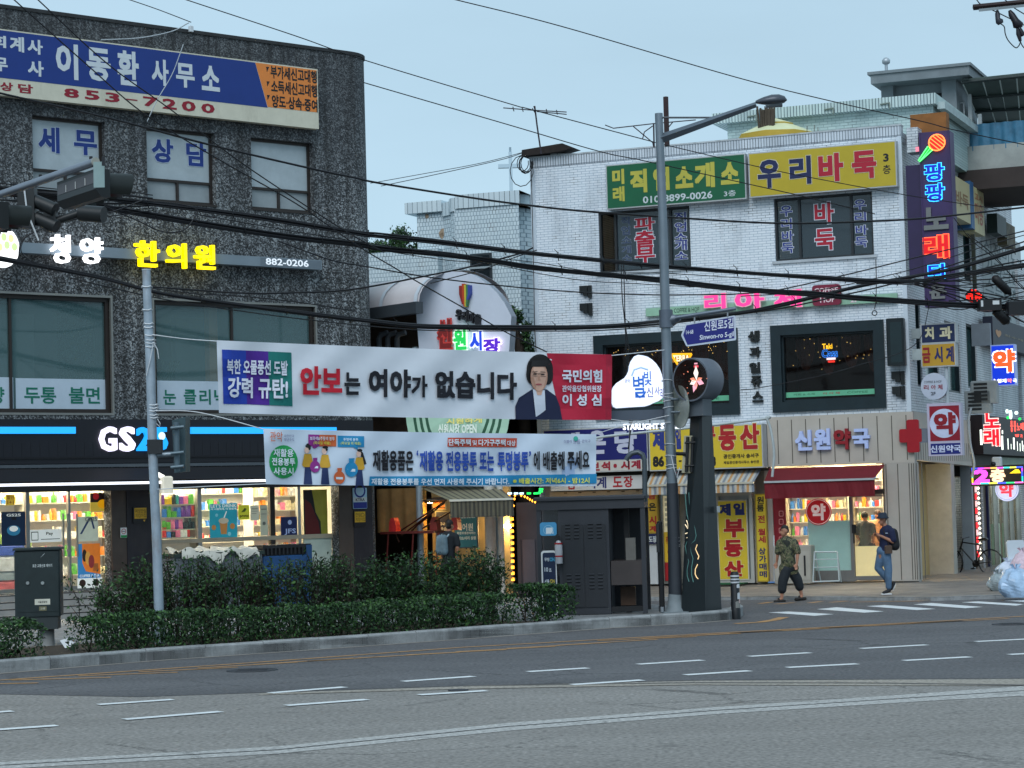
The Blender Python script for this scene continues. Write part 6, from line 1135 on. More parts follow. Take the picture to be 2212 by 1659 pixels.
# red awning
def awning(label,fr,tl,tr,bl,br,d0,d1,val,matf,matv,bar,stripes=None):
    s=T('awning',label,'awning',fr); A=[fr.at(*p,dd) for p,dd in ((tl,d0),(tr,d0),(br,d1),(bl,d1))]; zt=(A[0][1]+A[1][1])/2; zb=(A[2][1]+A[3][1])/2; n=stripes or 1; mb=MB()
    for i in range(n):
        for (u,w) in ((i/n,(i+1)/n),):
            a0,a1=A[0][0]+(A[1][0]-A[0][0])*u,A[0][0]+(A[1][0]-A[0][0])*w; b0,b1=A[3][0]+(A[2][0]-A[3][0])*u,A[3][0]+(A[2][0]-A[3][0])*w
            mb.quad((a0,d0,zt),(a1,d0,zt),(b1,d1,zb),(b0,d1,zb),mi=i%len(matf)); 
    s.p('canopy',mb,matf); mb=MB()
    for i in range(n):
        b0,b1=A[3][0]+(A[2][0]-A[3][0])*i/n,A[3][0]+(A[2][0]-A[3][0])*(i+1)/n; k=max(1,int((b1-b0)/.12)); 
        for j in range(k):
            c0,c1=b0+(b1-b0)*j/k,b0+(b1-b0)*(j+1)/k; w=.025*math.sin((i*k+j)*1.4); w2=.025*math.sin((i*k+j+1)*1.4); mb.quad((c0,d1-.02,zb),(c1,d1-.02,zb),(c1,d1-.02+w2,zb-val),(c0,d1-.02+w,zb-val),mi=i%len(matv))
    s.p('valance',mb,matv); mb=MB(); mb.box(A[3][0],A[2][0],d1-.03,d1+.015,zb-.03,zb+.02); s.p('front_bar',mb,bar); mb=MB()
    for u in (.06,.94): 
        a=A[0][0]+(A[1][0]-A[0][0])*u; b=A[3][0]+(A[2][0]-A[3][0])*u; mb.tube([(a,d0,zt-.35),((a+b)/2+.2*(1 if u<.5 else -1),(d0+d1)/2,zt-.33),(b,d1-.03,zb-.02)],.025,5)
    s.p('arm',mb,M('9aa0a2',.4,metal=.5)); s.done()
AWR=M('6a121e',.75,.1,3)
awning('dark red fabric awning over the pharmacy window',FR,X3(252,282),X3(1142,255),X3(212,392),X3(1060,355),.05,1.0,.42,[AWR],[AWR],M('c8c8c8',.3,metal=.6))
# ================================================================ CENTRE SHOPS
bxs=[FR.at(1166,1000)[0],FR.at(*X2(1110,300),.4)[0],pl0]
s=T('small_shop_row','narrow jewellery and estate-agent shop fronts below the white building','shop front',FR)
mb=MB(); zW=GF-.003; mb.box(bxs[0],pl0-.003,-.5,-.3,.17,zW,0)
mb.box(bxs[0]+.02,bxs[1],-.3,-.05,2.95,zW,1); mb.box(bxs[1],pl0-.004,-.3,-.05,3.0,zW,1); s.p('wall',mb,[M('8b8a86',.8,.15),M('4b4640',.8,.2)])
r=FR.q(X2(310,748),X2(1070,800),.0); mb=MB(); zz0=r[2]; holes=[]
mb.box(bxs[0]+.25,bxs[1]-.1,-.28,-.02,zz0-.0,r[3],0)
for k in range(12): a=bxs[0]+.45+k*.2; mb.box(a,a+.09,-.02,-.017,zz0+.06+(k%2)*.12,zz0+.085+(k%2)*.12,1)
s.p('shutter_box',mb,[M('b7a998',.6,.08),M('3a332c',.8)])
mb=MB()   # slatted shutter
for k in range(26): z=.2+k*.095; mb.box(bxs[0]+.3,bxs[1]-.15,-.2,-.15-.02*(k%2),z,z+.09)
s.p('shutter',mb,M('a79f92',.6,.1,4)); 
q=FR.q(X2(1690,752),X2(2040,1552),-.05); mb=MB(); frame(mb,q[0],q[1],.17,q[3],.09,-.2,-.05); s.p('door_frame',mb,M('b3b3ae',.5,.08,metal=.3)); mb=MB(); mb.box(q[0]+.09,q[1]-.09,-.16,-.14,.26,q[3]-.09); s.p('door',mb,M('9fa7a8',.3,.1))
q=FR.q(X2(1215,760),X2(1400,1520),-.1); mb=MB(); frame(mb,q[0],q[1],.17,q[3],.06,-.18,-.08); s.p('door_frame',mb,MET); mb=MB(); mb.box(q[0]+.06,q[1]-.06,-.17,-.15,.25,q[3]-.06); s.p('lit_pane',mb,M('d6c9a2',.5,.25,3,emit=.4)); mb=MB(); zq=.25
mb.box(q[0]+.06,q[1]-.06,-.149,-.14,.25,.72,0); mb.box(q[0]+.06,q[1]-.06,-.149,-.14,.722,1.5,1); mb.text('부동산',(q[0]+.1,q[1]-.2,1.2,1.4),-.135,.02,0); mb.text('2층',(q[0]+.14,q[1]-.2,.78,1.08),-.135,.03,0); 
for k in range(9): mb.box(q[0]+.1,q[0]+.35+.1*(k%2),-.149,-.143,1.65+k*.13,1.73+k*.13,2)
s.p('poster',mb,[M('a01a20',.5),M('c9a42a',.5,emit=.1),M('b9b093',.6,emit=.2)])
mb=MB(); q=FR.q(X2(1105,1200),X2(1195,1560),.0); mb.box(q[0],q[1],-.28,-.02,.17,q[3]); s.p('white_panel',mb,M('b9bfc3',.5,.06)); s.done()
s=T('jewellery_sign','dark blue jeweller signboard with big white letters and a white strip below','sign',FR); dj=.45; r=FR.q(X2(195,207),X2(1108,462),dj); mb=MB(); zl=FR.q(X2(195,560),X2(1108,560),dj)[2]; mb.box(r[0],r[1],.0,dj-.004,zl,r[3]); s.p('box',mb,EDG); mb=MB(); mb.box(r[0]+.02,r[1]-.02,dj-.004,dj,r[2]+.02,r[3]-.03); s.p('face',mb,M('141a66',.45,.06)); mb=MB(); mb.box(r[0]+.02,r[1]-.02,dj-.004,dj,zl+.03,r[2]); s.p('lower_face',mb,M('bcbcb8',.5,.05)); mb=MB()
for t,p,q,m in (('은',(590,212),(745,412),0),('당',(815,207),(1016,408),0),('제',(330,232),(520,430),0),('보',(612,490),(690,560),1),('석',(702,482),(782,556),1),('•',(808,500),(840,535),1),('시',(872,476),(952,550),1),('계',(962,470),(1046,544),1)): mb.text(t,FR.q(X2(*p),X2(*q),dj),dj+.004,.045,m)
s.p('lettering',mb,[M('b9bfd6',.5,.04),M('8f1a30',.5)]); s.done()
s=T('stamp_sign','white box sign with red and navy letters under the jeweller sign','sign',FR); dj=.3; r=FR.q(X2(260,642),X2(1062,715),dj); mb=MB(); z1=FR.at(*X2(1055,597),dj)[1]; mb.box(r[0],r[1],.0,dj,r[2],z1); s.p('box',mb,M('bfc2c4',.5,.05)); mb=MB()
for t,p,q,m in (('금',(405,628),(480,722),1),('시',(570,622),(652,715),0),('계',(662,615),(748,712),0),('도',(802,612),(888,702),1),('장',(896,607),(980,704),1)): mb.text(t,FR.q(X2(*p),X2(*q),dj),dj+.003,.03,m)
s.p('lettering',mb,[M('252c66',.5),M('9c1c28',.5)]); s.done()
YL2=M('c9b02e',.5,.06,2,emit=.06)
s,r=board('estate_sign','yellow estate-agent signboard with red and navy letters above the striped awning',FR,X2(1112,190),X2(2116,533),.45,.4,YL2,EDG,
 [('제',X2(1147,190),X2(1255,385),0,.05),('일',X2(1345,185),X2(1400,372),0,.05),('부',X2(1590,165),X2(1700,310),1,.045,.025,2),('동',X2(1720,162),X2(1880,384),1,.045,.025,2),('산',X2(1907,152),X2(2083,370),1,.045,.025,2),('86',X2(1150,435),X2(1252,525),3,.05),('-',X2(1378,470),X2(1402,482),3,.03),('3',X2(1668,438),X2(1702,520),3,.05),('공인중개사 송서구',X2(1766,418),X2(2076,446),3,.03),('제일공인중개사무소 송인관',X2(1768,478),X2(2078,494),3,.02)],[M('27357f',.5),M('a81f24',.5),M('d9cf96',.5),BLK]); s.done()
ASO=M('b58a5c',.8,.08); ASW=M('b4b4ae',.8,.06); ASB=M('7d8590',.8,.06)
awning('striped orange white and grey-blue awning over the estate agent door',FR,X2(1140,582),X2(2095,547),X2(1093,690),X2(2030,662),.05,1.0,.24,[ASW,ASO,ASW,ASB],[ASW,ASO,ASW,ASB],M('b9b4a4',.5),44)
s,r=board('door_poster','tall yellow estate-agent door panel with big red letters beside the dark pillar',FR,X2(1708,818),X2(1993,1512),-.03,.08,YL2,M('c0bdb0',.5),
 [('제',X2(1732,848),X2(1832,952),0,.05),('일',X2(1850,842),X2(1952,946),0,.05),('부',X2(1767,984),X2(1950,1140),1,.05,.03,2),('동',X2(1770,1164),X2(1936,1310),1,.05,.03,2),('산',X2(1772,1344),X2(1945,1480),1,.05,.03,2)],[M('1d2468',.5),M('a8141c',.5),M('dacf8a',.5)]); s.done()
s,r=board('vertical_sign','narrow yellow vertical rental sign left of the pharmacy window',FR,X2(2037,762),X2(2163,1528),.02,.12,YL2,M('a08a30',.5),
 [('원',X2(2056,786),X2(2120,848),2,.03),('룸',X2(2056,855),X2(2120,915),2,.03),('전',X2(2065,950),X2(2128,1014),1,.03),('월',X2(2068,1065),X2(2132,1122),1,.03),('세',X2(2070,1130),X2(2136,1188),1,.03),('상',X2(2072,1232),X2(2136,1290),0,.03),('가',X2(2078,1298),X2(2142,1358),0,.03),('매',X2(2078,1366),X2(2144,1424),0,.03),('매',X2(2080,1432),X2(2146,1490),0,.03)],[M('20265e',.5),M('a4202a',.5),M('2e2c1c',.5)]); s.done()
s,r=board('vertical_sign','narrow yellow vertical jeweller sign behind the black post',FR,X2(1098,757),X2(1205,1108),.05,.1,M('b9952a',.5,.06),M('8a7428',.5),
 [('금',X2(1113,757),X2(1176,808),1,.04),('은',X2(1113,842),X2(1180,910),2,.04),('시',X2(1118,956),X2(1184,1026),1,.04),('계',X2(1120,1040),X2(1186,1092),1,.04)],[NVL,M('9c1c22',.5),M('3a3216',.5)]); s.done()
s,r=board('stamp_plate','small navy plate with white letters under the vertical jeweller sign',FR,X2(1102,1110),X2(1190,1196),.05,.06,M('16204c',.5),M('16204c',.5),[('도장',X2(1115,1130),X2(1186,1184),0,.03)],[LWH]); s.done()
# ================================================================ MARKET ENTRANCE AND THE BUILDINGS BEHIND
YW=-.3881
pt=AT(1000,700,70); FT=Fr((pt.x,pt.y),YW)
TIL=brickmat('small white tiles',.105,.13,.010,'cddbe0','c2d1d8','7d939f',dth=.7,off=.35)
s=T('tile_building','white-tiled building with a rounded bay behind the market arch','building',FT)
def fa(x,y,d=0): return FT.at(*W6(x,y),d)
aL=fa(385,900,-1.2)[0]; aM=fa(683,900,-1.2)[0]; a0=fa(683,700)[0]; a1=fa(1625,700,-1)[0]; zt=fa(1250,585)[1]; zt2=fa(500,675,-1.2)[1]
out=[(aM,-1.2)]+[(a0-.12+.45*(1-math.cos(R(t))),-1.2+1.0*math.sin(R(t))) for t in (20,40,60,80)]+[(a0+.9,-.1),(a0+2.6,.25),(a1-2.0,.3)]+[(a1-1.5+1.5*math.sin(R(t)),-1.25+1.5*math.cos(R(t))) for t in (10,25,40,55,70,85)]+[(a1,-6),(aM,-6)]
hm=M('aac2ca',.6,.1)
mb=MB(); mb.slab(out,0,zt-.42); s.p('wall',mb,TIL); mb=MB(); o2=[(a+(.05 if a>aM+1 else -.03),d+.05) for a,d in out]; mb.slab(o2,zt-.42,zt); s.p('parapet',mb,brickmat('tile coping',.17,.6,.01,'cbd9de','bfced5','62747e',off=0,dth=.7))
mb=MB(); mb.box(aL,aM+.3,-6,-1.25,0,zt2-.35); s.p('wall',mb,TIL); mb=MB(); mb.box(aL-.35,aM-.02,-6.2,-1.1,zt2-.35,zt2); s.p('parapet',mb,brickmat('tile coping',.17,.6,.01,'cbd9de','bfced5','62747e',off=0,dth=.7))
zl=fa(200,1200,-.6)[1]; mb=MB(); mb.box(aL-6,aM-.1,-5,-.9,0,zl); s.p('lower_wall',mb,TIL)
q0=fa(968,1248,.35); q1=fa(1208,1600,.35); mb=MB(); mb.box(q0[0],q1[0],.2,.36,q1[1],q0[1],0); mb.box(q0[0]+.06,q1[0]-.06,.36,.37,q1[1]+.06,q0[1]-.06,1); zz=(q0[1]*.58+q1[1]*.42); mb.box(q0[0],q1[0],.36,.4,zz-.03,zz+.03,2); s.p('window',mb,[M('2c3438',.5),M('1d2428',.15,.2,spec=.8),M('98a4a8',.5)])
mb=MB()
for x,y,r in ((475,735,.1),(462,770,.05),(445,820,.08),(620,1005,.15),(610,1030,.1)):
    a,z=fa(x,y,-.85); mb.poly([(a+r*random.uniform(.5,1.1)*math.cos(k),z+r*random.uniform(.6,1.3)*math.sin(k)) for k in range(6)],-1.24,-1.235)
s.p('bare_patch',mb,M('a08d78',.9,.2)); s.done()
# far tree and the church cross
pt=AT(850,560,95); 
def tree(label,x,y,D,rw,rh,nl,sz,trunk=True):
    c=AT(x,y,D); s=T('tree',label,'tree',WF,base=(c.x,-c.y,0)); mb=MB(); cl=[(random.gauss(0,rw*.45),random.gauss(0,rw*.4),random.uniform(-rh,rh*.75)) for _ in range(16)]
    for i in range(nl):
        q=random.choice(cl); r=rw*.33; mb.leaf((c.x+q[0]+random.gauss(0,r*.5),-c.y+q[1]+random.gauss(0,r*.5),c.z+q[2]+random.gauss(0,r*.42)),sz,random.choices((0,1,2,3),(4,3,3,.6))[0])
    s.p('crown',mb,LF); mb=MB(); mb.tube([(c.x,-c.y,0),(c.x+.1,-c.y,c.z*.5),(c.x,-c.y,c.z)],[.3,.22,.1],7)
    for q in cl[:7]: mb.tube([(c.x,-c.y,c.z-rh*.9),(c.x+q[0]*.5,-c.y+q[1]*.5,c.z+q[2]*.4-.2),(c.x+q[0],-c.y+q[1],c.z+q[2])],[.1,.07,.03],5)
    s.p('trunk',mb,STM); s.done()
tree('dark tree rising behind the white-tiled building beside the granite wall',853,545,95,1.3,1.0,7500,.15)
tree('dark broadleaf tree between the market sign and the white brick wall',1122,725,60.5,.42,1.0,1900,.14)
D=230; c=AT(1103,360,D); k=D/F; s=T('church_cross','large church cross behind the roofs, haze put into its pale colour','cross'); mb=MB(); y=-c.y
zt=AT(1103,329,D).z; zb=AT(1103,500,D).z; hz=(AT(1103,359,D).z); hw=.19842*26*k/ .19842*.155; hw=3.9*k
mb.box(c.x-hw,c.x+hw,y-.3,y+.3,zb-25,zt); mb.box(c.x-27*k,c.x-hw-.001,y-.3,y+.3,hz-3.9*k,hz+4.2*k); mb.box(c.x+hw+.001,c.x+25*k,y-.3,y+.3,hz-3.9*k,hz+4.2*k); s.p('cross',mb,M('a9bfcc',.8,.02,emit=.10)); mb=MB(); mb.tube([(c.x,y,zt),(c.x,y,zt+11*k)],.12,5); s.p('rod',mb,M('8fa6b4',.6)); s.done()  # pale tone and faint glow of the cross stand in for haze
# market arch
pt=AT(1000,700,56.5); FM=Fr((pt.x,pt.y),YW)
def ma(x,y,d=0): return FM.at(*Z4(x,y),d)
ARC=M('c6cdda',.45,.05,1.5)
s=T('market_arch','white fan-shaped market sign with a rainbow mark and lit coloured letters','sign',FM)
pts=[ma(*p) for p in ((705,1130),(640,300),(690,230),(760,180),(850,145),(925,133),(1000,135),(1070,152),(1130,182),(1200,232),(1265,295),(1320,370),(1372,470),(1355,735),(1340,1130))]
mb=MB(); mb.poly(pts,-.35,0,0,1); s.p('panel',mb,[ARC,M('8d96a2',.5,.08)])
r=FM.q(Z4(990,230),Z4(1080,400)); W,Hh=r[1]-r[0],r[3]-r[2]
for u0,u1,v0,v1,c in ((0,.3,.92,.12,'8a2420'),(.26,.5,1.,.02,'b8401f'),(.46,.66,.95,.0,'c9b53a'),(.62,.82,.95,.03,'3f7a4a'),(.78,1.,.92,.3,'33479a')):
    mb=MB(); mb.poly([(r[0]+W*(u0*.55+.22),r[2]+Hh*v1),(r[0]+W*(u1*.55+.22),r[2]+Hh*v1),(r[0]+W*u1,r[2]+Hh*.55),(r[0]+W*u1,r[2]+Hh*v0),(r[0]+W*u0,r[2]+Hh*v0),(r[0]+W*u0,r[2]+Hh*.55)],.003,.13+.01*u0); s.p('mark',mb,M(c,.5,.1))
for i,ch in enumerate('우리마을'):
    x=948+i*48; mb=MB(); mb.text(ch,FM.q(Z4(x,420+i*12),Z4(x+46,498+i*13),.1),.003,.045,0,ext=.12); s.p('letter',mb,M('1b1c22',.5))
for t,p,q,c,o,e in (('신',(808,500),(918,712),'8a1a18','c03a34',.35),('원',(930,572),(1032,725),'1fd05a','d6ffe2',1.3),('시',(1055,588),(1150,730),'1c46d8','dfe9ff',1.3),('장',(1155,642),(1290,742),'5a22c8','ffe9ff',1.5)):
    mb=MB(); mb.otext(t,FM.q(Z4(*p),Z4(*q),.12),.06,.05,.05,0,1,ext=.05); s.p('letter',mb,[E(c,.7 if e>1 else .15),E(o,e)])
s.done()
# barrel canopy running back from the arch
fb=FM.sub(ma(955,400)[0],-.55,1.08)
s=T('barrel_canopy','white barrel-vault canopy of the market street with pale ribs','canopy',fb); n=14; rx,rz=1.45,.84; z0=ma(700,412,-1)[1]
mb=MB(); L=7
def arcp(t): return (-rx*math.cos(t),z0+rz*math.sin(t))
P=[arcp(math.pi*i/n) for i in range(n+1)]
mb.add([(a,0,z) for a,z in P]+[(a,-L,z) for a,z in P],[(i,i+1,n+2+i,n+1+i) for i in range(n)],0,True); s.p('vault',mb,M('c9c5c8',.5,.06,2))
for d in (-.05,-1.5,-3.4,-5.4):
    mb=MB(); Pr=[(-(rx+.03)*math.cos(math.pi*i/n),z0+(rz+.03)*math.sin(math.pi*i/n)) for i in range(n+1)]; mb.add([(a,d,z) for a,z in Pr]+[(a,d-.14,z) for a,z in Pr],[(i,i+1,n+2+i,n+1+i) for i in range(n)],0,True); s.p('rib',mb,M('c4ced8',.5))
mb=MB(); mb.box(-rx-.1,-rx+.12,-L,0,z0-.28,z0+.01); s.p('gutter_beam',mb,M('3b4248',.5,.1)); s.done()
mb=MB(); s=T('drain_pipes','three grey bent pipes under the market canopy','pipe',FM)
for x in (370,435,505):
    a,z=ma(x,610,-.9); mb=MB(); mb.tube([(a,-.9,z-2),(a,-.9,z-.1),(a+.06,-.9,z),(a+.25,-.9,z+.04)],.07,7); s.p('pipe',mb,M('5d6268',.5))
s.done()
# market street: backdrop, columns, stall
FMk=FM
s=T('market_row','dim row of market stalls with warm-lit walls under the canopy','market stall',FM)
def mx(x,y,d=0): return FM.at(*X1(x,y),d)
aA=FM.at(800,1150,-2)[0]; aB=FM.at(1160,1150,-2)[0]
mb=MB(); mb.box(aA-5,aB+.3,-9.2,-9,.05,6,0); mb.box(aA-.3,FM.at(*Z4(690,600),-1.6)[0],-1.8,-1.6,4.,FM.at(*Z4(500,425),-1.6)[1],0); mb.box(aA-3,aA-2.9,-9,1.5,.05,6,1); mb.box(aA-3,aB+.6,-9,-1.2,5.2,5.3,2); s.p('backdrop',mb,[M('3d3128',.9,.3),M('4a4038',.9),M('1c1a1a',.9)])
q=FM.q(X1(405,500),X1(770,872),-1); mb=MB(); N=12; mb.add([(q[0]+(q[1]-q[0])*i/N,-1+.06*math.sin(i*1.6),z) for z in (q[2],q[3]) for i in range(N+1)],[(i,i+1,N+2+i,N+1+i) for i in range(N)],0,True); s.p('tarpaulin',mb,M('8a6c42',.85,.2,3))
q=FM.q(X1(880,730),X1(1570,1320),-1.6); mb=MB(); mb.box(q[0],q[1],-1.8,-1.65,.05,q[3]+1.2); s.p('wall',mb,M('c9ab76',.8,.12,2))
mb=MB()
for x0,x1 in ((1330,1420),(1452,1500)):
    a0,a1=mx(x0,800,.1)[0],mx(x1,800,.1)[0]; r=(a1-a0)/2; mb.tube([((a0+a1)/2,.1-r,.05),((a0+a1)/2,.1-r,3.9)],r,10)
s.p('column',mb,M('c4c2ba',.7,.12,4,dirt='8b8173',mix=.5)); a0,a1=mx(762,700,-.7)[0],mx(806,700,-.7)[0]; mb=MB(); mb.box(a0,a1,-.95,-.7,.05,3.6); s.p('post',mb,M('a8874c',.7,.1)); 
mb=MB(); a,z=mx(1552,822,-1.5); mb.lathe([(.001,-.07),(.08,-.03),(.09,.03),(.001,.07)],(a,-1.45,z),n=10); s.p('wall_lamp',mb,E('ffd890',220.)); a,z=mx(868,590,-.6); mb=MB(); mb.lathe([(.05,.0),(.14,-.12),(.12,-.13),(.001,-.11)],(a,-.6,z+.05),n=10); mb.lathe([(.001,-.15),(.07,-.13),(.001,-.08)],(a,-.6,z+.05),n=8,mi=1); s.p('work_lamp',mb,[M('2a2620',.5),E('ffc460',420.)]); 
s.done()
s=T('stall_table','red-framed folding table at the market stall','table',FM); mb=MB(); q=FM.q(X1(450,872),X1(920,940),.3); mb.box(q[0],q[1],-.2,.4,q[3]-.06,q[3]); s.p('table_top',mb,M('5a1f1a',.5,.2))
for a in (q[0]+.05,q[1]-.05,(q[0]+q[1])/2): mb=MB(); mb.tube([(a,.35,.05),(a+.15,.35,q[3]-.06)],.025,5); s.p('leg',mb,M('5c1c18',.5))
s.done()
for k in (0,4,6):
    a=q[0]+.25+k*.28; c=('c23030','d8d2c0','a03a2a','c8a23a','7a2a22','e0ddd0','b83a30')[k]; mb=MB(); z=q[3]+.002; mb.poly([(a-.1,z),(a+.1,z),(a+.08,z+.25),(a+.03,z+.34),(a-.04,z+.33),(a-.09,z+.22)],-.05,.2); one('goods_bag',('red','white','dark red','yellow','brown','pale','bright red')[k]+' bag of goods on the red-framed stall table','bag',mb,M(c,.5,.25,6),FM,'bags on the stall table')
s=T('folding_strut','diagonal rusty metal struts folded under the market awning','frame',FM); mb=MB()
for p,q_,d0_,d1_ in (((1010,600),(580,885),.9,-.5),((1000,610),(700,870),.9,-.5),((1065,690),(740,880),.7,-.4),((900,690),(620,905),.5,-.4),((560,870),(600,960),.2,.2),((860,720),(690,880),.3,-.2),((1225,685),(1070,770),.6,-.2)):
    a,z=mx(*p,d0_); b,y=mx(*q_,d1_); mb.tube([(a,d0_,z),(b,d1_,y)],.022,5)
s.p(None,mb,M('4a2a1c',.6,.2)); s.done()
awning('grey-tan striped awning of the market stall below the recycling banner',FM,X1(770,470),X1(1440,470),X1(1040,602),X1(1592,578),-.6,1.4,.42,[M('7e7a66',.8,.1),M('7e7a66',.8,.1),M('4d4c45',.8,.1)],[M('5b584a',.8,.1),M('3d3c36',.8,.1)],M('c9c8bc',.5),30)
for nm,lb,p,q_,dd,base,tx,mats in (('menu_board','small orange board under the market awning',(890,572),(1005,682),-.9,M('b5622a',.6),[('오',(945,600),(1000,665),0)],[M('241c18',.5)]),('menu_board','navy poster board with white letters behind the backpack wearer',(912,690),(1050,1005),-.8,M('1a2140',.6),[('우리',(950,790),(1015,820),0),('배송',(955,830),(1018,862),0)],[M('c9c6ba',.5)]),('menu_board','teal poster board with large white letters right of the backpack wearer',(1075,712),(1290,1012),-.7,M('3f7d84',.6,.1,2,emit=.1),[('케어원',(1100,800),(1245,862),0),('주거환경 프로젝트',(1108,738),(1262,752),0),('통합위생관리하는',(1105,872),(1268,892),0),('청소/사리 상원',(1115,912),(1270,940),0)],[M('d9d8c6',.5,emit=.2)])):
    s,r=board(nm,lb,FM,X1(*p),X1(*q_),dd,.05,base,M('6a6a66',.5),[(t,X1(*a),X1(*b),m,.02) for t,a,b,m in tx],mats); s.done()
# light chains
AMBL=E('ffa030',4.); s=T('light_chain','vertical chain of amber bulbs at the edge of the market passage','light chain',FM); mb=MB(); mb2=MB()
for k in range(13): a,z=mx(1583+k*.9,655+k*52.5,.9); mb.box(a-.028,a+.028,.88,.95,z-.036,z+.036)
a0,z0=mx(1582,640,.9); a1,z1=mx(1597,1310,.9); mb2.tube([(a0,.9,z0),(a1,.9,z1)],.015,4); s.p('bulb',mb,AMBL); s.p('cord',mb2,M('3a1a10',.7)); s.done()
s=T('light_chain','slanting chain of orange bulbs rising over the dark passage door','light chain',FM); mb=MB(); mb2=MB(); Pp=[]
for x,y in ((1598,645),(1605,585),(1560,555),(1610,555),(1665,555),(1695,565),(1718,576),(1740,590),(1762,602),(1785,612)): a,z=mx(x,y,.9); Pp.append((a,.9,z)); mb.lathe([(.001,-.035),(.03,0),(.001,.035)],(a,.9,z),n=7)
mb2.tube(Pp[2:],.01,4); s.p('bulb',mb,AMBL); s.p('cord',mb2,M('3a1a10',.7)); s.done()
s=T('light_chain','short row of green and white lights above the market passage','light chain',FM); mb=MB()
for k,(x,y) in enumerate(((1565,537),(1620,537),(1668,537),(1732,537),(1790,537),(1815,535),(1835,520),(1838,500))): a,z=mx(x,y,1.); mb.box(a-.045,a+.045,.98,1.03,z-.022,z+.022,0 if k<3 else 1)
s.p('lamp',mb,[E('c8f0ff',2.),E('20ff60',1.6)]); s.done()
s=T('passage_door','dark grey double door and wall at the right of the market passage','door',FM); q=FM.q(X1(1605,618),X1(1800,1335),.7); mb=MB(); mb.box(q[0],q[1]+1,.3,.6,.05,q[3]); s.p('wall',mb,M('39363b',.7,.12,2)); mb=MB(); p=mx(1680,1000,.6)[0]; mb.box(p,q[1]-.05,.601,.63,.12,q[3]-.9); s.p('door_leaf',mb,M('46434a',.6,.1)); mb=MB(); mb.box(q[0]+.1,p-.05,.601,.625,.12,q[3]-.9); s.p('door_leaf',mb,M('403d43',.6,.1)); s.done()
# green opening banner between the two street banners
s=T('opening_banner','pale green half-round market banner seen between the two street banners','banner',FM); c=ma(960,1180,.3); 
mb=MB(); R1=1.35
for k,(r0,r1,m) in enumerate(((0,.75,0),(.75,.82,1),(.82,.9,0),(.9,.97,1),(.97,1.05,0),(1.05,1.12,1),(1.12,1.3,0))): 
    n=20
    for i in range(n):
        t0,t1=math.pi+math.pi*i/n,math.pi+math.pi*(i+1)/n; w=lambda r,t:(c[0]+r*R1*.8*math.cos(t),.3+.02*math.sin(t*9),c[1]+r*R1*math.sin(t)); mb.quad(w(r0,t0),w(r1,t0),w(r1,t1),w(r0,t1),mi=m)
s.p('cloth',mb,[M('9fc3ae',.7,.06,emit=.12),M('2f5a44',.7)]); mb=MB(); mb.text('시원하게',FM.q(Z4(880,1248),Z4(1150,1278),.33),.33,.03,1); mb.text('신원시장 OPEN',FM.q(Z4(818,1288),Z4(1110,1362),.33),.33,.03,0); s.p('lettering',mb,[M('d9e4dc',.6,emit=.2),M('e0d67a',.6,emit=.2)]); s.done()
mb=MB(); 
for x in (662,1248): a=ma(x,1300,-.2)[0]; mb.tube([(a,-.2,.05),(a,-.2,ma(x,700)[1])],.09 if x<900 else .08,8)
s=T('arch_post','round grey steel posts carrying the market arch','post',FM); s.p(None,mb,M('93a0a8',.4,.1,metal=.4)); s.done()
# ================================================================ KIOSK
p=G(1285,1328,.15); FK=Fr((p.x,p.y),-.10); KG=M('2f3238',.5,.12,2); KD=M('24272c',.55,.1)
def kq(a,b,d=0): return FK.q(X2(*a),X2(*b),d)
kl=FK.at(*X2(145,1200))[0]; kr=FK.at(*X2(1090,1200))[0]; kt=FK.at(*X2(600,805))[1]; dep=1.6
s=T('kiosk','dark grey street kiosk with louvred cabinet doors and an open side window','kiosk',FK)
m0=FK.at(*X2(332,1200))[0]; m1=FK.at(*X2(772,1200))[0]
mb=MB(); mb.bbox(kl-.06,kr+.03,-dep,.08,kt-.02,kt+.06,.03); mb.box(kl,kr,-dep+.05,.04,kt-.2,kt-.021); s.p('roof',mb,KG)
mb=MB(); mb.box(m0,m1,-dep+.1,.0,.16,kt-.2,0); mb.box(kl,kl+.09,-.12,.02,.16,kt-.2); mb.box(kr-.09,kr,-.12,.02,.16,kt-.2); mb.box(kl,kr,-dep,-dep+.09,.16,kt-.2); mb.box(kl,m0,-dep,.0,.16,.4); s.p('body',mb,KG)
for u in (0,1):
    a0=m0+.05+(m1-m0-.1)*u/2+.01; a1=m0+.05+(m1-m0-.1)*(u+1)/2-.01; mb=MB(); mb.box(a0,a1,.001,.02,.3,kt-.5); mb2=MB()
    for (y0,y1) in ((1015,1150),(1455,1590)):
        for gx in (0,1):
            for k in range(5):
                z=FK.at(*X2(600,y0+(y1-y0)*k/4.5))[1]; xa=a0+(a1-a0)*(.18+.4*gx); mb2.box(xa,xa+(a1-a0)*.23,.02,.034,z-.025,z,0); mb2.box(xa,xa+(a1-a0)*.23,.02,.022,z-.045,z-.026,1)
    h=s.p('cabinet_door',mb,KD); s.p('louvre',mb2,[KG,M('0c0d10',.8)],h)
z0=FK.at(*X2(900,1345))[1]; z1=FK.at(*X2(900,1555))[1]; mb=MB(); mb.box(m1+.02,kr-.09,-.1,.0,z1,z0,0); mb.box(m1+.02,kr-.09,-dep+.1,-.101,z0-.06,z0,0); s.p('counter',mb,M('3b3433',.5,.15,2))
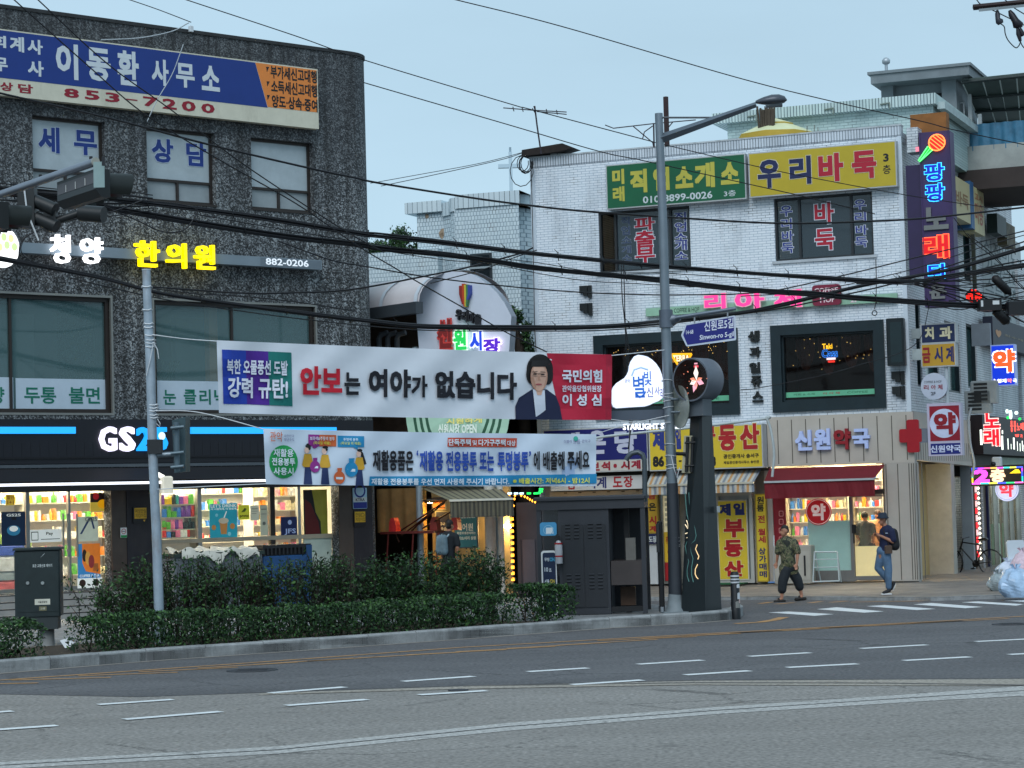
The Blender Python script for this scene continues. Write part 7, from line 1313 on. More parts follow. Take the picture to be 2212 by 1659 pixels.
mb=MB(); xa=FK.at(*X2(905,1200),-.5)[0]; mb.box(xa,xa+.1,-.55,-.45,.16,kt-.2,0); mb.box(m1+.02,kr-.09,-.06,.0,.2,.3,0); mb.box(FK.at(*X2(915,1250),-.4)[0],FK.at(*X2(1000,1250),-.4)[0],-.6,-.4,z0,FK.at(*X2(950,1145),-.4)[1],1); mb.box(FK.at(*X2(870,1600),-.4)[0],FK.at(*X2(1000,1600),-.4)[0],-.6,-.4,.3,z1-.05,2); s.p('inner_fitting',mb,[M('121316',.6),M('6b6a66',.5,.15),M('4b372a',.7,.2)]); 
mb=MB(); mb.quad((kl+.09,-.05,.42),(m0,-.05,.42),(m0,-.05,kt-.2),(kl+.09,-.05,kt-.2)); s.p('window_pane',mb,glass('20262c',.6,.05,.7)); 
q=kq((1085,800),(1000,390),-.1); a,z=FK.at(*X2(1083,800),-.3); P=[FK.at(*X2(*v),-.3) for v in ((1083,830),(1080,600),(1078,470),(1062,420),(1020,398),(970,408),(935,440),(918,470))]; mb=MB(); mb.tube([(v[0],-.3,v[1]) for v in P],.05,8); s.p('bent_pipe',mb,M('4d565c',.4,.1,metal=.4)); s.done()
plate('kiosk_sign','light blue rounded sign on the kiosk side window','sign',FK,X2(166,1012),X2(315,1125),.03,[M('3f86b0',.5,.06,emit=.1),M('7fb3cc',.5),M('cfd8dc',.5)],[('o',.5,.42,.26,.3,0),('#',.36,.8,.15,.6,1)],.05)
q=kq((176,1258),(318,1552),.1); s=T('info_board','navy standing info board with a white rim and three lines of text at the kiosk','sign',FK); mb=MB(); mb.rrect(q[0],q[1],.16,q[3],.06,.07,.1); s.p('rim',mb,WHT); mb=MB(); mb.rrect(q[0]+.03,q[1]-.02,.19,q[3]-.04,.04,.1,.105); s.p('face',mb,M('14223e',.4,.06)); mb=MB()
for t,a_,b_,m in (('무빙',(207,1318),(250,1350),0),('ON',(254,1316),(296,1350),1),('10',(208,1402),(240,1440),0),('초',(246,1410),(270,1440),0),('서울',(208,1508),(250,1540),0),('ON',(255,1506),(298,1540),2)): mb.text(t,FK.q(X2(*a_),X2(*b_),.105),.109,.02,m)
s.p('lettering',mb,[M('c4ccd4',.5),M('3fa0c8',.5),M('c9b23a',.5)]); s.done()
a,z=FK.at(*X2(330,1370),.12); a,zt=FK.at(*X2(328,1165),.12); r=.075; s=T('extinguisher_case','white capped cylinder hanging on the kiosk corner','extinguisher',FK); mb=MB(); mb.lathe([(r*.95,z),(r,z+.02),(r,zt-.1),(r*.6,zt-.03),(r*.3,zt)],(a,.1+.0,0),n=12); s.p('cylinder',mb,M('a6a7ac',.3,.1)); mb=MB()
for f in (.28,.82): mb.lathe([(r*1.02,0),(r*1.03,.03)],(a,.1,z+(zt-z)*f),n=12)
s.p('red_band',mb,M('a02028',.5)); mb=MB(); mb.box(a-.03,a+.03,.07,.13,zt,zt+.08); s.p('valve',mb,BLK); s.done()
# black post with box
p=G(1430,1320,.17); f=Fr((p.x,p.y),-.1); s=T('black_post','slim black control post with a side box between kiosk and lamp post','post',f)
r=f.q(X2(1185,1000),X2(1252,1650)); mb=MB(); mb.bbox(r[0],r[1],-.14,.0,.15,r[3],.015); s.p('shaft',mb,M('0e0f12',.4,.1)); q=f.q(X2(1176,1022),X2(1215,1272),.12); mb=MB(); mb.bbox(q[0],q[1],.003,.1,q[2],q[3],.01); s.p('side_box',mb,M('23262a',.4)); s.done()
# ================================================================ LAMP POST
LD=LP.y
def lp(x,y,dy=0): v=AT(x,y,LD+dy); return (v.x,-v.y,v.z)
GSL=M('76818a',.4,.12,2,metal=.5); GDK=M('2f343b',.5,.12,2)
s=T('lamp_post','tall grey street lamp post with a dark wrapped lower shaft and one arm','street lamp')
mb=MB(); mb.tube([lp(1452,1046),lp(1446,900),lp(1438,700),lp(1432,480),lp(1423,245)],[.105,.1,.095,.088,.078],12); s.p('shaft',mb,GSL)
mb=MB(); mb.tube([lp(1459,1286),lp(1457,1200),lp(1452,1044)],[.135,.128,.112],12); s.p('sleeve',mb,GDK)
b=lp(1460,1320); mb=MB(); mb.tube([(b[0],b[1],.14),(b[0],b[1],.24),(b[0]-.005,b[1],.42),lp(1459,1284)],[.24,.17,.14,.138],12); mb.box(b[0]-.3,b[0]+.3,b[1]-.26,b[1]+.26,.12,.17); s.p('base',mb,M('757f84',.6,.15,4))
mb=MB(); 
for dx,dy in ((-.28,.24),(.28,.24),(-.28,-.24),(.28,-.24)): mb.tube([(b[0]+dx,b[1]+dy,.17),(b[0]+dx,b[1]+dy,.27)],.04,7)
s.p('anchor_bolt',mb,M('8b9196',.5,metal=.5))
A=[Y1(1345,540),Y1(1750,396),Y1(2160,248)]; mb=MB(); mb.tube([lp(*A[0]),lp(*A[1],-.3),lp(*A[2],-.6)],[.095,.075,.055],4); s.p('arm',mb,M('68727c',.4,.1,metal=.5)); mb=MB(); mb.tube([lp(*Y1(1345,360)),lp(*Y1(1790,360),-.3)],.02,5); s.p('brace',mb,M('4c5258',.5))
c=lp(*Y2(270,388),-.7); e=lp(*Y2(150,412),-.65); mb=MB(); V=[]; n=14
prof=[(-.31,.035),(-.26,.06),(-.15,.1),(0,.135),(.14,.13),(.25,.085),(.3,.01)]
for t,r in prof:
    for k in range(n): an=2*math.pi*k/n; V.append((c[0]+t,c[1]+r*1.25*math.cos(an),c[2]+.05*t+r*(.95 if math.sin(an)>0 else .55)*math.sin(an)))
mb.add(V,[(i*n+k,i*n+(k+1)%n,(i+1)*n+(k+1)%n,(i+1)*n+k) for i in range(len(prof)-1) for k in range(n)],0,True); s.p('lamp_head',mb,M('4a4f58',.35,.1,metal=.3)); mb=MB(); mb.tube([(c[0]-.12,c[1],c[2]-.07),(c[0]+.2,c[1],c[2]-.05)],[.06,.07],8); s.p('lamp_lens',mb,M('6d757c',.2)); mb=MB(); h=lp(*Y3(1285,630)); mb.tube([(h[0],h[1],h[2]-.17),(h[0],h[1],h[2]+.18)],.135,12); mb.tube([(h[0]+.1,h[1],h[2]-.02),lp(*Y3(1420,620),-.1)],[.14,.05],6); s.p('collar',mb,M('5d6672',.4,metal=.4))
mb=MB()
for y in (822,850,858,867,880,960,985,1005,1012,1160,1170,1177,1180): q=lp(1444+(y-880)*.045,y); mb.tube([(q[0]+.112*math.cos(t*.7),q[1]+.112*math.sin(t*.7),q[2]+.015*math.sin(t+y)) for t in range(9)],.008,4,closed=True)
mb.tube([lp(1450,985,-.12),lp(1456,1012,-.15),lp(1462,1032,-.15),lp(1468,1010,-.14)],.01,4); s.p('rope_tie',mb,ROP); s.done()
s=T('street_name_sign','blue arrow-shaped street name sign hanging from an arm on the lamp post','sign')
def sp(x,y,d=0): return lp(*Y3(x,y),-.15-(x-1430)/530*.25-d)
mb=MB(); mb.tube([sp(1375,618),sp(1960,528)],.042,6); s.p('arm',mb,M('626d79',.4,metal=.4))
o=[(1470,680),(1480,672),(1945,595),(1957,602),(1963,825),(1955,835),(1490,896),(1478,888),(1432,792),(1433,778)]; mb=MB(); n=len(o); mb.add([sp(*v) for v in o]+[sp(*v,-.03) for v in o],[tuple(range(n)),tuple(range(2*n-1,n-1,-1))]+[(k,n+k,n+(k+1)%n,(k+1)%n) for k in range(n)]); s.p('rim',mb,M('b9c3d2',.4,.05))
o2=[(1482,690),(1938,610),(1946,815),(1492,880),(1450,786)]; mb=MB(); mb.add([sp(*v,.004) for v in o2],[tuple(range(5))]); s.p('face',mb,M('151a72',.4,.05)); mb=MB()
def sptext(t,x0,y0,x1,y1,sl,mi):
    V,Fc,gx0,gx1,gy0,gy1=glyphs(t,.02); mb.add([sp(x0+(v[0]-gx0)/(gx1-gx0)*(x1-x0),y0+sl*(v[0]-gx0)/(gx1-gx0)+(1-(v[1]-gy0)/(gy1-gy0))*(y1-y0),.008+v[3]*.0008) for v in V],Fc,mi)
sptext('신원로5길',1655,655,1938,752,-38,0); sptext('Sinwon-ro 5-gil',1610,785,1940,848,-38,0); sptext('1←68',1478,738,1548,780,-8,0); s.p('lettering',mb,[M('ccd2e2',.4,.03)]); mb=MB(); mb.tube([sp(1560,600),sp(1560,670)],.015,4); mb.tube([sp(1880,550),sp(1880,610)],.015,4); s.p('hanger',mb,M('8d949c',.4)); s.done()
s=T('round_road_sign','round traffic sign seen nearly edge-on from behind on the lamp post','sign'); c=lp(*Y3(1420,1480),-.2); mb=MB(); ang=R(64)
V=[];n=24
for dd in (0,.02):
    for k in range(n): t=2*math.pi*k/n; V.append((c[0]+.36*math.cos(t)*math.cos(ang)-dd*math.sin(ang),c[1]+.36*math.cos(t)*math.sin(ang)+dd*math.cos(ang),c[2]+.42*math.sin(t)))
mb.add(V,[tuple(range(n)),tuple(range(2*n-1,n-1,-1))]+[(k,(k+1)%n,n+(k+1)%n,n+k) for k in range(n)]); s.p('plate',mb,M('8d958e',.35,.2,3,metal=.3)); mb=MB()
for dz in (.15,-.1): mb.tube([(c[0]-.18,c[1],c[2]+dz),(c[0]+.05,c[1],c[2]+dz)],.03,6)
s.p('clamp',mb,M('59646c',.4,metal=.4)); s.done()
s=T('square_road_sign','beige rectangular traffic sign back with black clamps on the lamp post','sign'); q=[lp(*X2(*v),-.22) for v in ((1424,256),(1535,254),(1527,584),(1402,578))]; mb=MB(); mb.add(q+[(v[0]+.01,v[1]-.025,v[2]) for v in q],[(0,1,2,3),(7,6,5,4),(0,4,5,1),(1,5,6,2),(2,6,7,3),(3,7,4,0)]); s.p('plate',mb,M('a8a48c',.5,.15,4)); mb=MB()
for x in (1456,1500): mb.tube([lp(*X2(x,265),-.27),lp(*X2(x-12,572),-.27)],.035,6)
mb.tube([lp(*X2(1360,412),-.12),lp(*X2(1450,415),-.26)],.04,6)
for y in (318,520): mb.tube([lp(*X2(1428,y),-.3),lp(*X2(1520,y-4),-.3)],.022,5)
s.p('clamp',mb,M('17191c',.5)); s.done()
# ================================================================ STARLIGHT GATEWAY
p=G(1516,1322,.15); GD=p.y; FG=Fr((p.x,p.y),0.)
def gp_(x,y,dy=0): v=AT(x,y,GD+dy); return FG.loc(v)
s=T('gateway_pillar','dark tapered gateway pillar with glowing wave lines and a beam for the lit sign','pillar',FG)
zt=gp_(1510,866)[2]; B4=[(gp_(1472,1320)[0],-.1),(gp_(1521,1322)[0],.32),(gp_(1561,1318)[0],-.2),(gp_(1512,1318)[0],-.6)]; T4=[(gp_(1494,880)[0],-.1),(gp_(1514,880)[0],.22),(gp_(1538,880)[0],-.15),(gp_(1516,880)[0],-.45)]
mb=MB(); mb.add([(a,d,.13) for a,d in B4]+[(a,d,zt) for a,d in T4],[(0,1,5,4),(1,2,6,5),(2,3,7,6),(3,0,4,7),(4,5,6,7)]); s.p('shaft',mb,M('1d2427',.4,.15,1.5,dirt='2e3638',mix=.4))
def onface(u,v,i=0,lift=.012):   # point on the left face, u across, v up
    j=i+1; lo=(B4[i][0]+(B4[j][0]-B4[i][0])*u,B4[i][1]+(B4[j][1]-B4[i][1])*u,.13); hi=(T4[i][0]+(T4[j][0]-T4[i][0])*u,T4[i][1]+(T4[j][1]-T4[i][1])*u,zt); return (lo[0]+(hi[0]-lo[0])*v-lift*.6,lo[1]+(hi[1]-lo[1])*v+lift,lo[2]+(hi[2]-lo[2])*v)
def fuv(x,y):   # photo pixel (X4 crop) to face coordinates
    V_=X4(x,y); v=(1320-V_[1])/(1320-880); x0=1472+(1494-1472)*v; x1=1521+(1514-1521)*v; return (V_[0]-x0)/(x1-x0),v
for pts,c,e in ((((832,0),(840,120),(850,230),(880,340),(905,430),(900,480),(850,515),(832,560),(845,640),(868,720),(850,800),(850,870),(868,930)),'4f7f7c',.35),(((870,0),(878,120),(900,260),(930,370),(942,450),(930,500),(885,540),(890,620),(910,690),(895,780),(895,860),(912,935)),'4f7f7c',.35),(((845,290),(860,330),(862,370),(880,420),(872,455),(848,475)),'ffe9c0',1.0),(((832,335),(848,360),(868,390),(862,420),(832,430)),'ffe9c0',1.0),(((952,545),(935,590),(955,640),(968,665),(958,698)),'ffd79a',1.0),(((955,750),(932,800),(930,850),(945,885),(960,900)),'ffd79a',1.0)):
    mb=MB(); mb.tube([onface(*fuv(*q)) for q in pts],.009,5); s.p('wave_line',mb,E(c,e))
mb=MB(); q0=gp_(1320,893,-.1); q1=gp_(1400,888,-.1); mb.box(q0[0]-.02,gp_(1530,880)[0],-.62,-.38,gp_(1420,904)[2],gp_(1420,883)[2]); s.p('beam',mb,M('49525f',.45,.1)); mb=MB(); a,d_,z=gp_(1552,1100); mb.box(a-.03,a+.03,-.12,-.02,z-.06,z+.06); s.p('socket',mb,M('8b9498',.5)); s.done()
s=T('cloud_sign','glowing white cloud-shaped lightbox with blue brush lettering on the gateway beam','sign',FG)
cl=[(940,1040),(975,990),(1015,974),(1060,980),(1105,992),(1150,1020),(1190,1058),(1225,1110),(1248,1170),(1262,1240),(1265,1320),(1258,1392),(1215,1425),(1170,1442),(1130,1462),(1080,1478),(940,1486),(800,1496),(770,1482),(755,1450),(750,1390),(753,1330),(768,1290),(800,1252),(845,1222),(880,1200),(905,1165),(920,1130),(925,1085)]
C2=[(gp_(*Y3(*v),.4)[0],gp_(*Y3(*v),.4)[2]) for v in cl]; mb=MB(); mb.poly(C2,-.62,-.42,1); cc=(sum(v[0] for v in C2)/len(C2),sum(v[1] for v in C2)/len(C2)); mb.poly([(cc[0]+(a-cc[0])*.985,cc[1]+(z-cc[1])*.985) for a,z in C2],-.4199,-.40,0); s.p('lightbox',mb,[E('e6eeff',.95),M('c3c9da',.5,.04)])
def grect(z,p_,q_,d): a=gp_(*z(*p_),-d); b=gp_(*z(*q_),-d); return a[0],b[0],b[2],a[2]
mb=MB()
for t,p_,q_,m in (('별',(962,1178),(1080,1390),0),('빛',(1068,1135),(1145,1272),0),('관악',(884,1212),(935,1248),1),('신',(1095,1290),(1160,1385),1),('사',(1172,1285),(1225,1362),1),('리',(1228,1300),(1262,1400),1)): mb.text(t,grect(Y3,p_,q_,-.4),-.396,.012,m)
for pts in (((990,1345),(1030,1390),(1070,1360),(1085,1330)),((950,1180),(975,1120),(1040,1098),(1110,1120))): mb.tube([(gp_(*Y3(*v),.4)[0],-.394,gp_(*Y3(*v),.4)[2]) for v in pts],.018,4,0 if pts[0][0]==990 else 2)
s.p('lettering',mb,[M('2f6fd0',.6,emit=.25),M('6f70b8',.6,emit=.2),M('a9c4ec',.6,emit=.4)]); s.done()
s=T('hanging_letters','small lit white English letters hung below the gateway beam','sign',FG); r=grect(X2,(890,152),(1420,192),-.5); mb=MB(); mb.text('STARLIGHT STREET',r,-.54,.035,0,ext=.05); s.p('letter',mb,E('eef4ff',1.4)); mb=MB()
for u in (.12,.45,.85): a=r[0]+(r[1]-r[0])*u; mb.tube([(a,-.54,r[3]-.02),(a,-.54,gp_(1420,904)[2]+.01)],.012,4)
mb.box(r[0],r[1],-.57,-.545,(r[2]+r[3])/2-.02,(r[2]+r[3])/2+.02); s.p('hanger',mb,M('23272c',.5)); s.done()
# drum display
a,d_,z=gp_(*Y3(1520,1215),-.3); fd=FG.sub(a,.3,R(-40)); s=T('drum_display','round drum-shaped light display with a glowing flower behind glass on the gateway','display',fd); rr=.425
mb=MB(); n=36
ringv=[(rr*math.cos(2*math.pi*k/n),dd,z+rr*math.sin(2*math.pi*k/n)) for dd in (0,-.52) for k in range(n)]
inn=[(rr*.93*math.cos(2*math.pi*k/n),dd,z+rr*.93*math.sin(2*math.pi*k/n)) for dd in (0,-.45) for k in range(n)]
mb.add(ringv,[(k,(k+1)%n,n+(k+1)%n,n+k) for k in range(n)]+[tuple(range(2*n-1,n-1,-1))],0,True); b0=len(mb.v); mb.add(inn,[(k,(k+1)%n,n+(k+1)%n,n+k) for k in range(n)]+[tuple(range(n,2*n))],1); 
mb.add(ringv[:n]+inn[:n],[(k,(k+1)%n,n+(k+1)%n,n+k) for k in range(n)],0); s.p('drum',mb,[M('59616b',.4,.08),M('1c1714',.6,.3,4)])
mb=MB(); mb.add([(v[0],-.02,v[2]) for v in inn[:n]],[tuple(range(n))]); s.p('glass_face',mb,glass('3a3430',.18,.03,.8)); mb=MB()
def petal(cx,cz,ang,l,w,m): mb.add([(cx,-.2,cz),(cx+l*.5*math.cos(ang)-w*math.sin(ang),-.19,cz+l*.5*math.sin(ang)+w*math.cos(ang)),(cx+l*math.cos(ang),-.2,cz+l*math.sin(ang)),(cx+l*.5*math.cos(ang)+w*math.sin(ang),-.19,cz+l*.5*math.sin(ang)-w*math.cos(ang))],[(0,1,2,3)],m)
for an,l,w,m in ((90,.3,.06,0),(160,.16,.045,2),(200,.17,.05,0),(340,.19,.06,1),(20,.15,.04,2),(265,.17,.04,2),(250,.24,.05,1)): petal(0,z-.02,R(an),l,w,m)
mb.box(-.05,.05,-.21,-.2,z+.24,z+.28,3); mb.box(-.04,.03,-.21,-.2,z+.3,z+.33,1)
for k in range(14): mb.disc(random.uniform(-.3,.3),z+random.uniform(-.3,.3),.009,-.21,-.2,6,2)
s.p('flower',mb,[E('fff0e4',1.3),E('ffb4c8',1.2),E('ff9a7a',1.1),E('ff5a6a',1.1)]); mb=MB(); mb.box(-.2,.2,-.4,-.1,z-rr-.28,z-rr*.9); s.p('foot',mb,M('50585f',.5)); s.done()
# bollard
p=G(1590,1338,0); f=Fr((p.x,p.y),0); s=T('bollard','black and white striped flexible bollard with torn stickers at the kerb tip','bollard',f); zt=f.at(*X4(1390,828))[1]; r=.088
mb=MB(); mb.lathe([(r*1.05,0),(r*1.05,.2),(r,.21),(r*.95,zt-.05),(r*.7,zt-.005),(.001,zt)],(0,0,0),n=14); s.p('post',mb,M('14171b',.5,.15)); mb=MB()
for y0,y1 in ((868,888),(905,922),(938,955)): z0,z1=f.at(*X4(1390,y1))[1],f.at(*X4(1390,y0))[1]; mb.lathe([(r*1.005,z0),(r*1.005,z1)],(0,0,0),n=14)
s.p('reflective_band',mb,M('b9bec4',.4,.05)); mb=MB()
def stick(x0,y0,x1,y1,m):
    z0,z1=f.at(*X4(1390,y1))[1],f.at(*X4(1390,y0))[1]; a0,a1=f.at(*X4(x0,1000))[0],f.at(*X4(x1,1000))[0]; n=4; V=[]
    for k in range(n+1): a=max(-r*.98,min(r*.98,a0+(a1-a0)*k/n)); d=math.sqrt(max(0,(r*1.03)**2-a*a)); V+=[(a,d,z0),(a,d,z1+.02*math.sin(k))]
    mb.add(V,[(2*k,2*k+2,2*k+3,2*k+1) for k in range(n)],m)
stick(1380,975,1430,1008,0); stick(1385,1068,1434,1130,0); stick(1362,1160,1432,1225,1); stick(1400,1140,1434,1172,2); s.p('sticker',mb,[M('c4cad0',.5),M('7d7f7c',.7,.2),M('c2a8a4',.5)]); s.done()
# manhole covers
for x,y,rx,lb in ((545,1449,.38,'dark round manhole cover in the nearest lane by the kerb'),(990,1492,.13,'small dark valve cover at the lane dash in the middle of the road'),(2185,1349,.34,'faint round manhole cover near the right photo edge')):
    p=G(x,y,0); mb=MB(); mb.lathe([(rx,.006),(rx,.014),(rx*.92,.016),(rx*.9,.012),(.001,.012)],(p.x,-p.y,0),n=24)
    for k in range(6): mb.box(p.x-rx*.6,p.x+rx*.6,-p.y-rx*.5+k*rx*.2,-p.y-rx*.5+k*rx*.2+.02,.0125,.0145)
    one('manhole_cover',lb,'manhole cover',mb,M('33353a',.6,.25,10))
# ================================================================ TRAFFIC SIGNALS AT THE LEFT
def tp(x,y,D=None):
    if D is None: D=31.9-(W5(x,0)[0]/205)*2.9
    v=AT(*W5(x,y),D); return (v.x,-v.y,v.z)
BKS=M('1a1e20',.45,.15); TGR=M('4c4a4e',.5,.1)
fwd=Vector((tp(1500,345)[0]-tp(0,840)[0],tp(1500,345)[1]-tp(0,840)[1],0)).normalized(); face=Vector((.84,-.54,0)); face=Vector((-fwd.y,fwd.x,0)); face=face if face.x>0 else -face
mb=MB(); P0,P1=Vector(tp(-900,1170)),Vector(tp(1480,345)); 
s=T('signal_mast','grey steel traffic-signal mast arm reaching in from the left edge','pole'); mb.tube([P0,P1],.055,10); s.p('arm',mb,M('7f8590',.35,.1,metal=.6)); mb=MB(); mb.tube([P1,P1+(P1-P0).normalized()*.02],.058,10); s.p('end_cap',mb,M('9a9b92',.5)); mb=MB()
for x,y in ((1415,320),(630,600),(1610,330)): q=Vector(tp(x,y)); mb.box(q.x-.02,q.x+.02,q.y-.02,q.y+.02,q.z-.06,q.z+.05)
s.p('u_bolt',mb,M('22252a',.5,metal=.4)); s.done()
def signal(label,C,L,hh=.36,dp=.2,nl=3,red=True,vis=True):
    """horizontal signal head seen from behind; C centre, long side along fwd"""
    s=T('traffic_light',label,'traffic light'); up=Vector((0,0,1)); 
    def bx(mb,l0,l1,f0,f1,h0,h1,mi=0,ch=0.):
        v=[C+fwd*l+face*f_*(1)+up*h for h in (h0,h1) for f_ in (f0,f1) for l in (l0,l1)]
        mb.add([tuple(q) for q in v],[(0,1,3,2),(4,6,7,5),(0,4,5,1),(2,3,7,6),(0,2,6,4),(1,5,7,3)],mi)
    mb=MB(); v=[]
    for h,f_ in ((-.5,-.1),(-.22,-.5),(.5,-.5),(.5,.5),(-.5,.5)): v.append((h*hh,f_*dp))
    V=[C+fwd*l+face*f_+up*h for l in (-L/2,L/2) for h,f_ in v]; n=5; mb.add([tuple(q) for q in V],[tuple(range(n)),tuple(range(2*n-1,n-1,-1))]+[(k,(k+1)%n,n+(k+1)%n,n+k) for k in range(n)]); s.p('housing',mb,BKS)
    mb=MB(); bx(mb,-L/2+.03,L/2-.05,-dp*.5-.006,-dp*.5-.001,hh*.0,hh*.38); s.p('back_panel',mb,TGR); mb=MB()
    for k in (-.25,0,.25): bx(mb,L*k-.006,L*k+.006,-dp*.5-.012,-dp*.5-.006,hh*.02,hh*.28)
    s.p('joint_strip',mb,M('c9ccca',.5))
    for k in range(nl):
        l=-L/2+L*(k+.5)/nl; mb=MB(); q=C+fwd*l+face*(dp*.5); ax=face; bx_=fwd; r=.165; n=16; V=[]
        for dd,rf in ((.0,1),(.34,1.05)):
            for j in range(n): t=2*math.pi*j/n; V.append(tuple(q+ax*(dd+(.0 if dd==0 else .04*math.sin(t)))+(bx_*math.cos(t)+up*math.sin(t))*r*rf))
        mb.add(V,[(j,(j+1)%n,n+(j+1)%n,n+j) for j in range(n) if not(dd and 10<=j<=13)],0,True); h=s.p('visor',mb,M('161c1b',.5,.1)); mb=MB(); V=[tuple(q+ax*.01+(bx_*math.cos(2*math.pi*j/n)+up*math.sin(2*math.pi*j/n))*r*.93) for j in range(n)]; mb.add(V,[tuple(range(n))]); s.p('lens',mb,E('ff2a1c',3.) if (red and k==nl-1) else M('26201c',.2),h)
    s.done()
C1=(Vector(tp(1160,770))); signal('upper horizontal traffic light seen from behind, hanging from the mast arm',C1+face*.12,1.32)
s=T('signal_bracket','pale steel hanger strap at the end of the signal arm','bracket'); q=Vector(tp(1540,345)); q2=Vector(tp(1545,745)); mb=MB(); sd=fwd*.03
t_=Vector((.07,0,0)); mb.add([tuple(q-t_-sd*0),tuple(q+t_),tuple(q2+t_),tuple(q2-t_),tuple(q-t_+Vector((0,.015,0))),tuple(q+t_+Vector((0,.015,0))),tuple(q2+t_+Vector((0,.015,0))),tuple(q2-t_+Vector((0,.015,0)))],[(0,1,2,3),(7,6,5,4),(0,4,5,1),(1,5,6,2),(2,6,7,3),(3,7,4,0)]); s.p(None,mb,M('7f9494',.4,.1,metal=.3)); s.done()
C2_=Vector(tp(-330,1250,31.2)); signal('lower traffic light at the left photo edge with a red glow under its visor',C2_+face*.1,1.25)
s=T('pedestrian_signal','small black signal head hanging behind the upper traffic light','traffic light'); mb=MB(); a=Vector(tp(430,1060,33)); mb.box(a.x-.12,a.x+.12,a.y-.12,a.y+.12,a.z-.3,a.z+.3); s.p('housing',mb,BKS); mb=MB(); mb.tube([tuple(a+Vector((.1,0,.1))),tuple(a+Vector((.42,.1,-.05)))],.1,10); s.p('visor',mb,BKS); mb=MB(); mb.tube([tuple(a+Vector((.12,0,-.15))),tuple(a+Vector((.44,.1,-.3)))],.1,10); s.p('visor',mb,BKS); mb=MB(); mb.tube([tuple(a+Vector((-.02,.14,.3))),tuple(a+Vector((.02,.14,-.08))),tuple(a+Vector((.18,.14,-.5)))],.012,4); s.p('white_strip',mb,M('c9ced2',.5)); s.done()
s=T('signal_box','black signal box with a round visor under the upper traffic light','traffic light'); mb=MB(); a=Vector(tp(790,1290,33)); mb.box(a.x-.09,a.x+.09,a.y-.09,a.y+.09,a.z-.13,a.z+.3); s.p('housing',mb,BKS); mb=MB(); a2=Vector(tp(1250,1140,33)); mb.tube([tuple(a2),tuple(a2+Vector((.36,.1,-.05)))],.12,12); s.p('visor',mb,BKS); mb=MB(); mb.tube([tuple(a),tuple(a2)],.06,6); s.p('arm',mb,BKS); s.done()
# ================================================================ SIDE STREET AT THE RIGHT
def fs(x,y,d=0): return FS.at(x,y,d)
s=T('pharmacy_entrance','beige pharmacy side wall with a warm-lit recessed entrance round the corner','shop front',FS)
za=FS.at(*Y4(1400,1215),.06)[1]; aE=FS.at(*Y4(1800,1290),.06)[0]; zb_s=FS.at(*W3(1130,945),.06)[1]; zb0=FS.at(*W3(160,830),.06)[1]; zt1=FS.at(*Y4(1800,1285),.06)[1]
mb=MB(); mb.add([(.02,.06,zb0),(aE,.06,zb_s),(aE,.06,zt1),(.02,.06,za),(.02,-.2,zb0),(aE,-.2,zb_s),(aE,-.2,zt1),(.02,-.2,za)],[(0,1,2,3),(7,6,5,4),(0,4,5,1),(1,5,6,2),(2,6,7,3)]); s.p('fascia',mb,BEI2); mb=MB()
for k in range(26): a=.15+k*(aE-.3)/25; mb.box(a-.02,a+.02,.06,.064,zb_s+.12,zb_s+.62 if k%1==0 else 1)
s.p('groove',mb,GRV)
a1=fs(1993,1150)[0]; a2=fs(2054,1150)[0]; a3=fs(2062,1150)[0]; a4=fs(2096,1150)[0]
CRE=M('c2a878',.7,.05,1); mb=MB(); mb.box(.0,max(.25,a1*.35),-.35,.05,.12,zb0-.002); s.p('pillar',mb,BEI)
mb=MB(); mb.box(a1*.5,a2,-.75,-.6,.12,zb0,0); s.p('recess_wall',mb,CRE); mb=MB(); mb.box(a2+.01,a3,-.75,.05,.12,zb_s+.05); s.p('post',mb,M('a9a59c',.5)); mb=MB(); mb.box(a3+.01,a4+1,-1.0,-.85,.12,zb_s+.3); mb.box(a1*.4,a4+1,-1.,-.06,zb_s+.06,zb_s+.16); s.p('dark_recess',mb,M('3a3630',.8,.1))
p=fs(2097,1150)[0]; mb=MB(); mb.box(a4+.4,a4+.62,-.3,.0,.12,zb_s); s.p('post',mb,M('8f979c',.5,.08)); mb=MB(); mb.box(a1*.52,a1*.52+.07,-.59,-.52,1.7,2.75,0); s.p('wall_light',mb,E('ffe2a0',110.)); s.done()
# second building along the side street, with the karaoke shop
s=T('karaoke_shop','dark karaoke shop front hung with white light tubes and red neon letters','shop front',FS)
k0=fs(2098,1000)[0]; k1=21; zt=fs(2100,905)[1]; mb=MB(); mb.box(k0,k1,-.4,.35,3.35,zt+.1); s.p('fascia',mb,M('1b1215',.5,.2,4)); 
def FQ(z,p,q,d): return FR.q(z(*p),z(*q),d)
dK=-6.1
for t,p,q in (('노',W2(1548,1348),W2(1812,1595)),('래',W3(1400,212),W3(1722,538))):
    mb=MB(); mb.otext(t,[*(lambda r:(r[0],r[1],r[2],r[3]))(FR.q(p,q,dK))],dK,.04,.05,0,1,step=.03)
    mb.v=[FS.loc(FR.w(v[0],v[1],v[2])) for v in mb.v]; s.p('neon_letter',mb,[E('ff1830',.9),E('ffd2cc',1.5)])
mb=MB()
for x0,x1,y0,y1 in ((1312,1385,215,518),(1742,1805,340,618),(1758,1795,228,298),(1876,1906,392,610),(1944,1962,502,608),(1984,2034,376,610),(2068,2092,452,640),(2122,2145,490,650),(2165,2195,440,640),(2200,2240,520,660)):
    r=FR.q(W3(x0,y0),W3(x1,y1),dK); w=(r[1]-r[0])/2*.75; a=(r[0]+r[1])/2; mb.tube([(a,dK,r[2]),(a,dK,r[3])],w,6)
mb.v=[FS.loc(FR.w(v[0],v[1],v[2])) for v in mb.v]; s.p('light_tube',mb,E('f2fff2',1.9)); mb=MB()
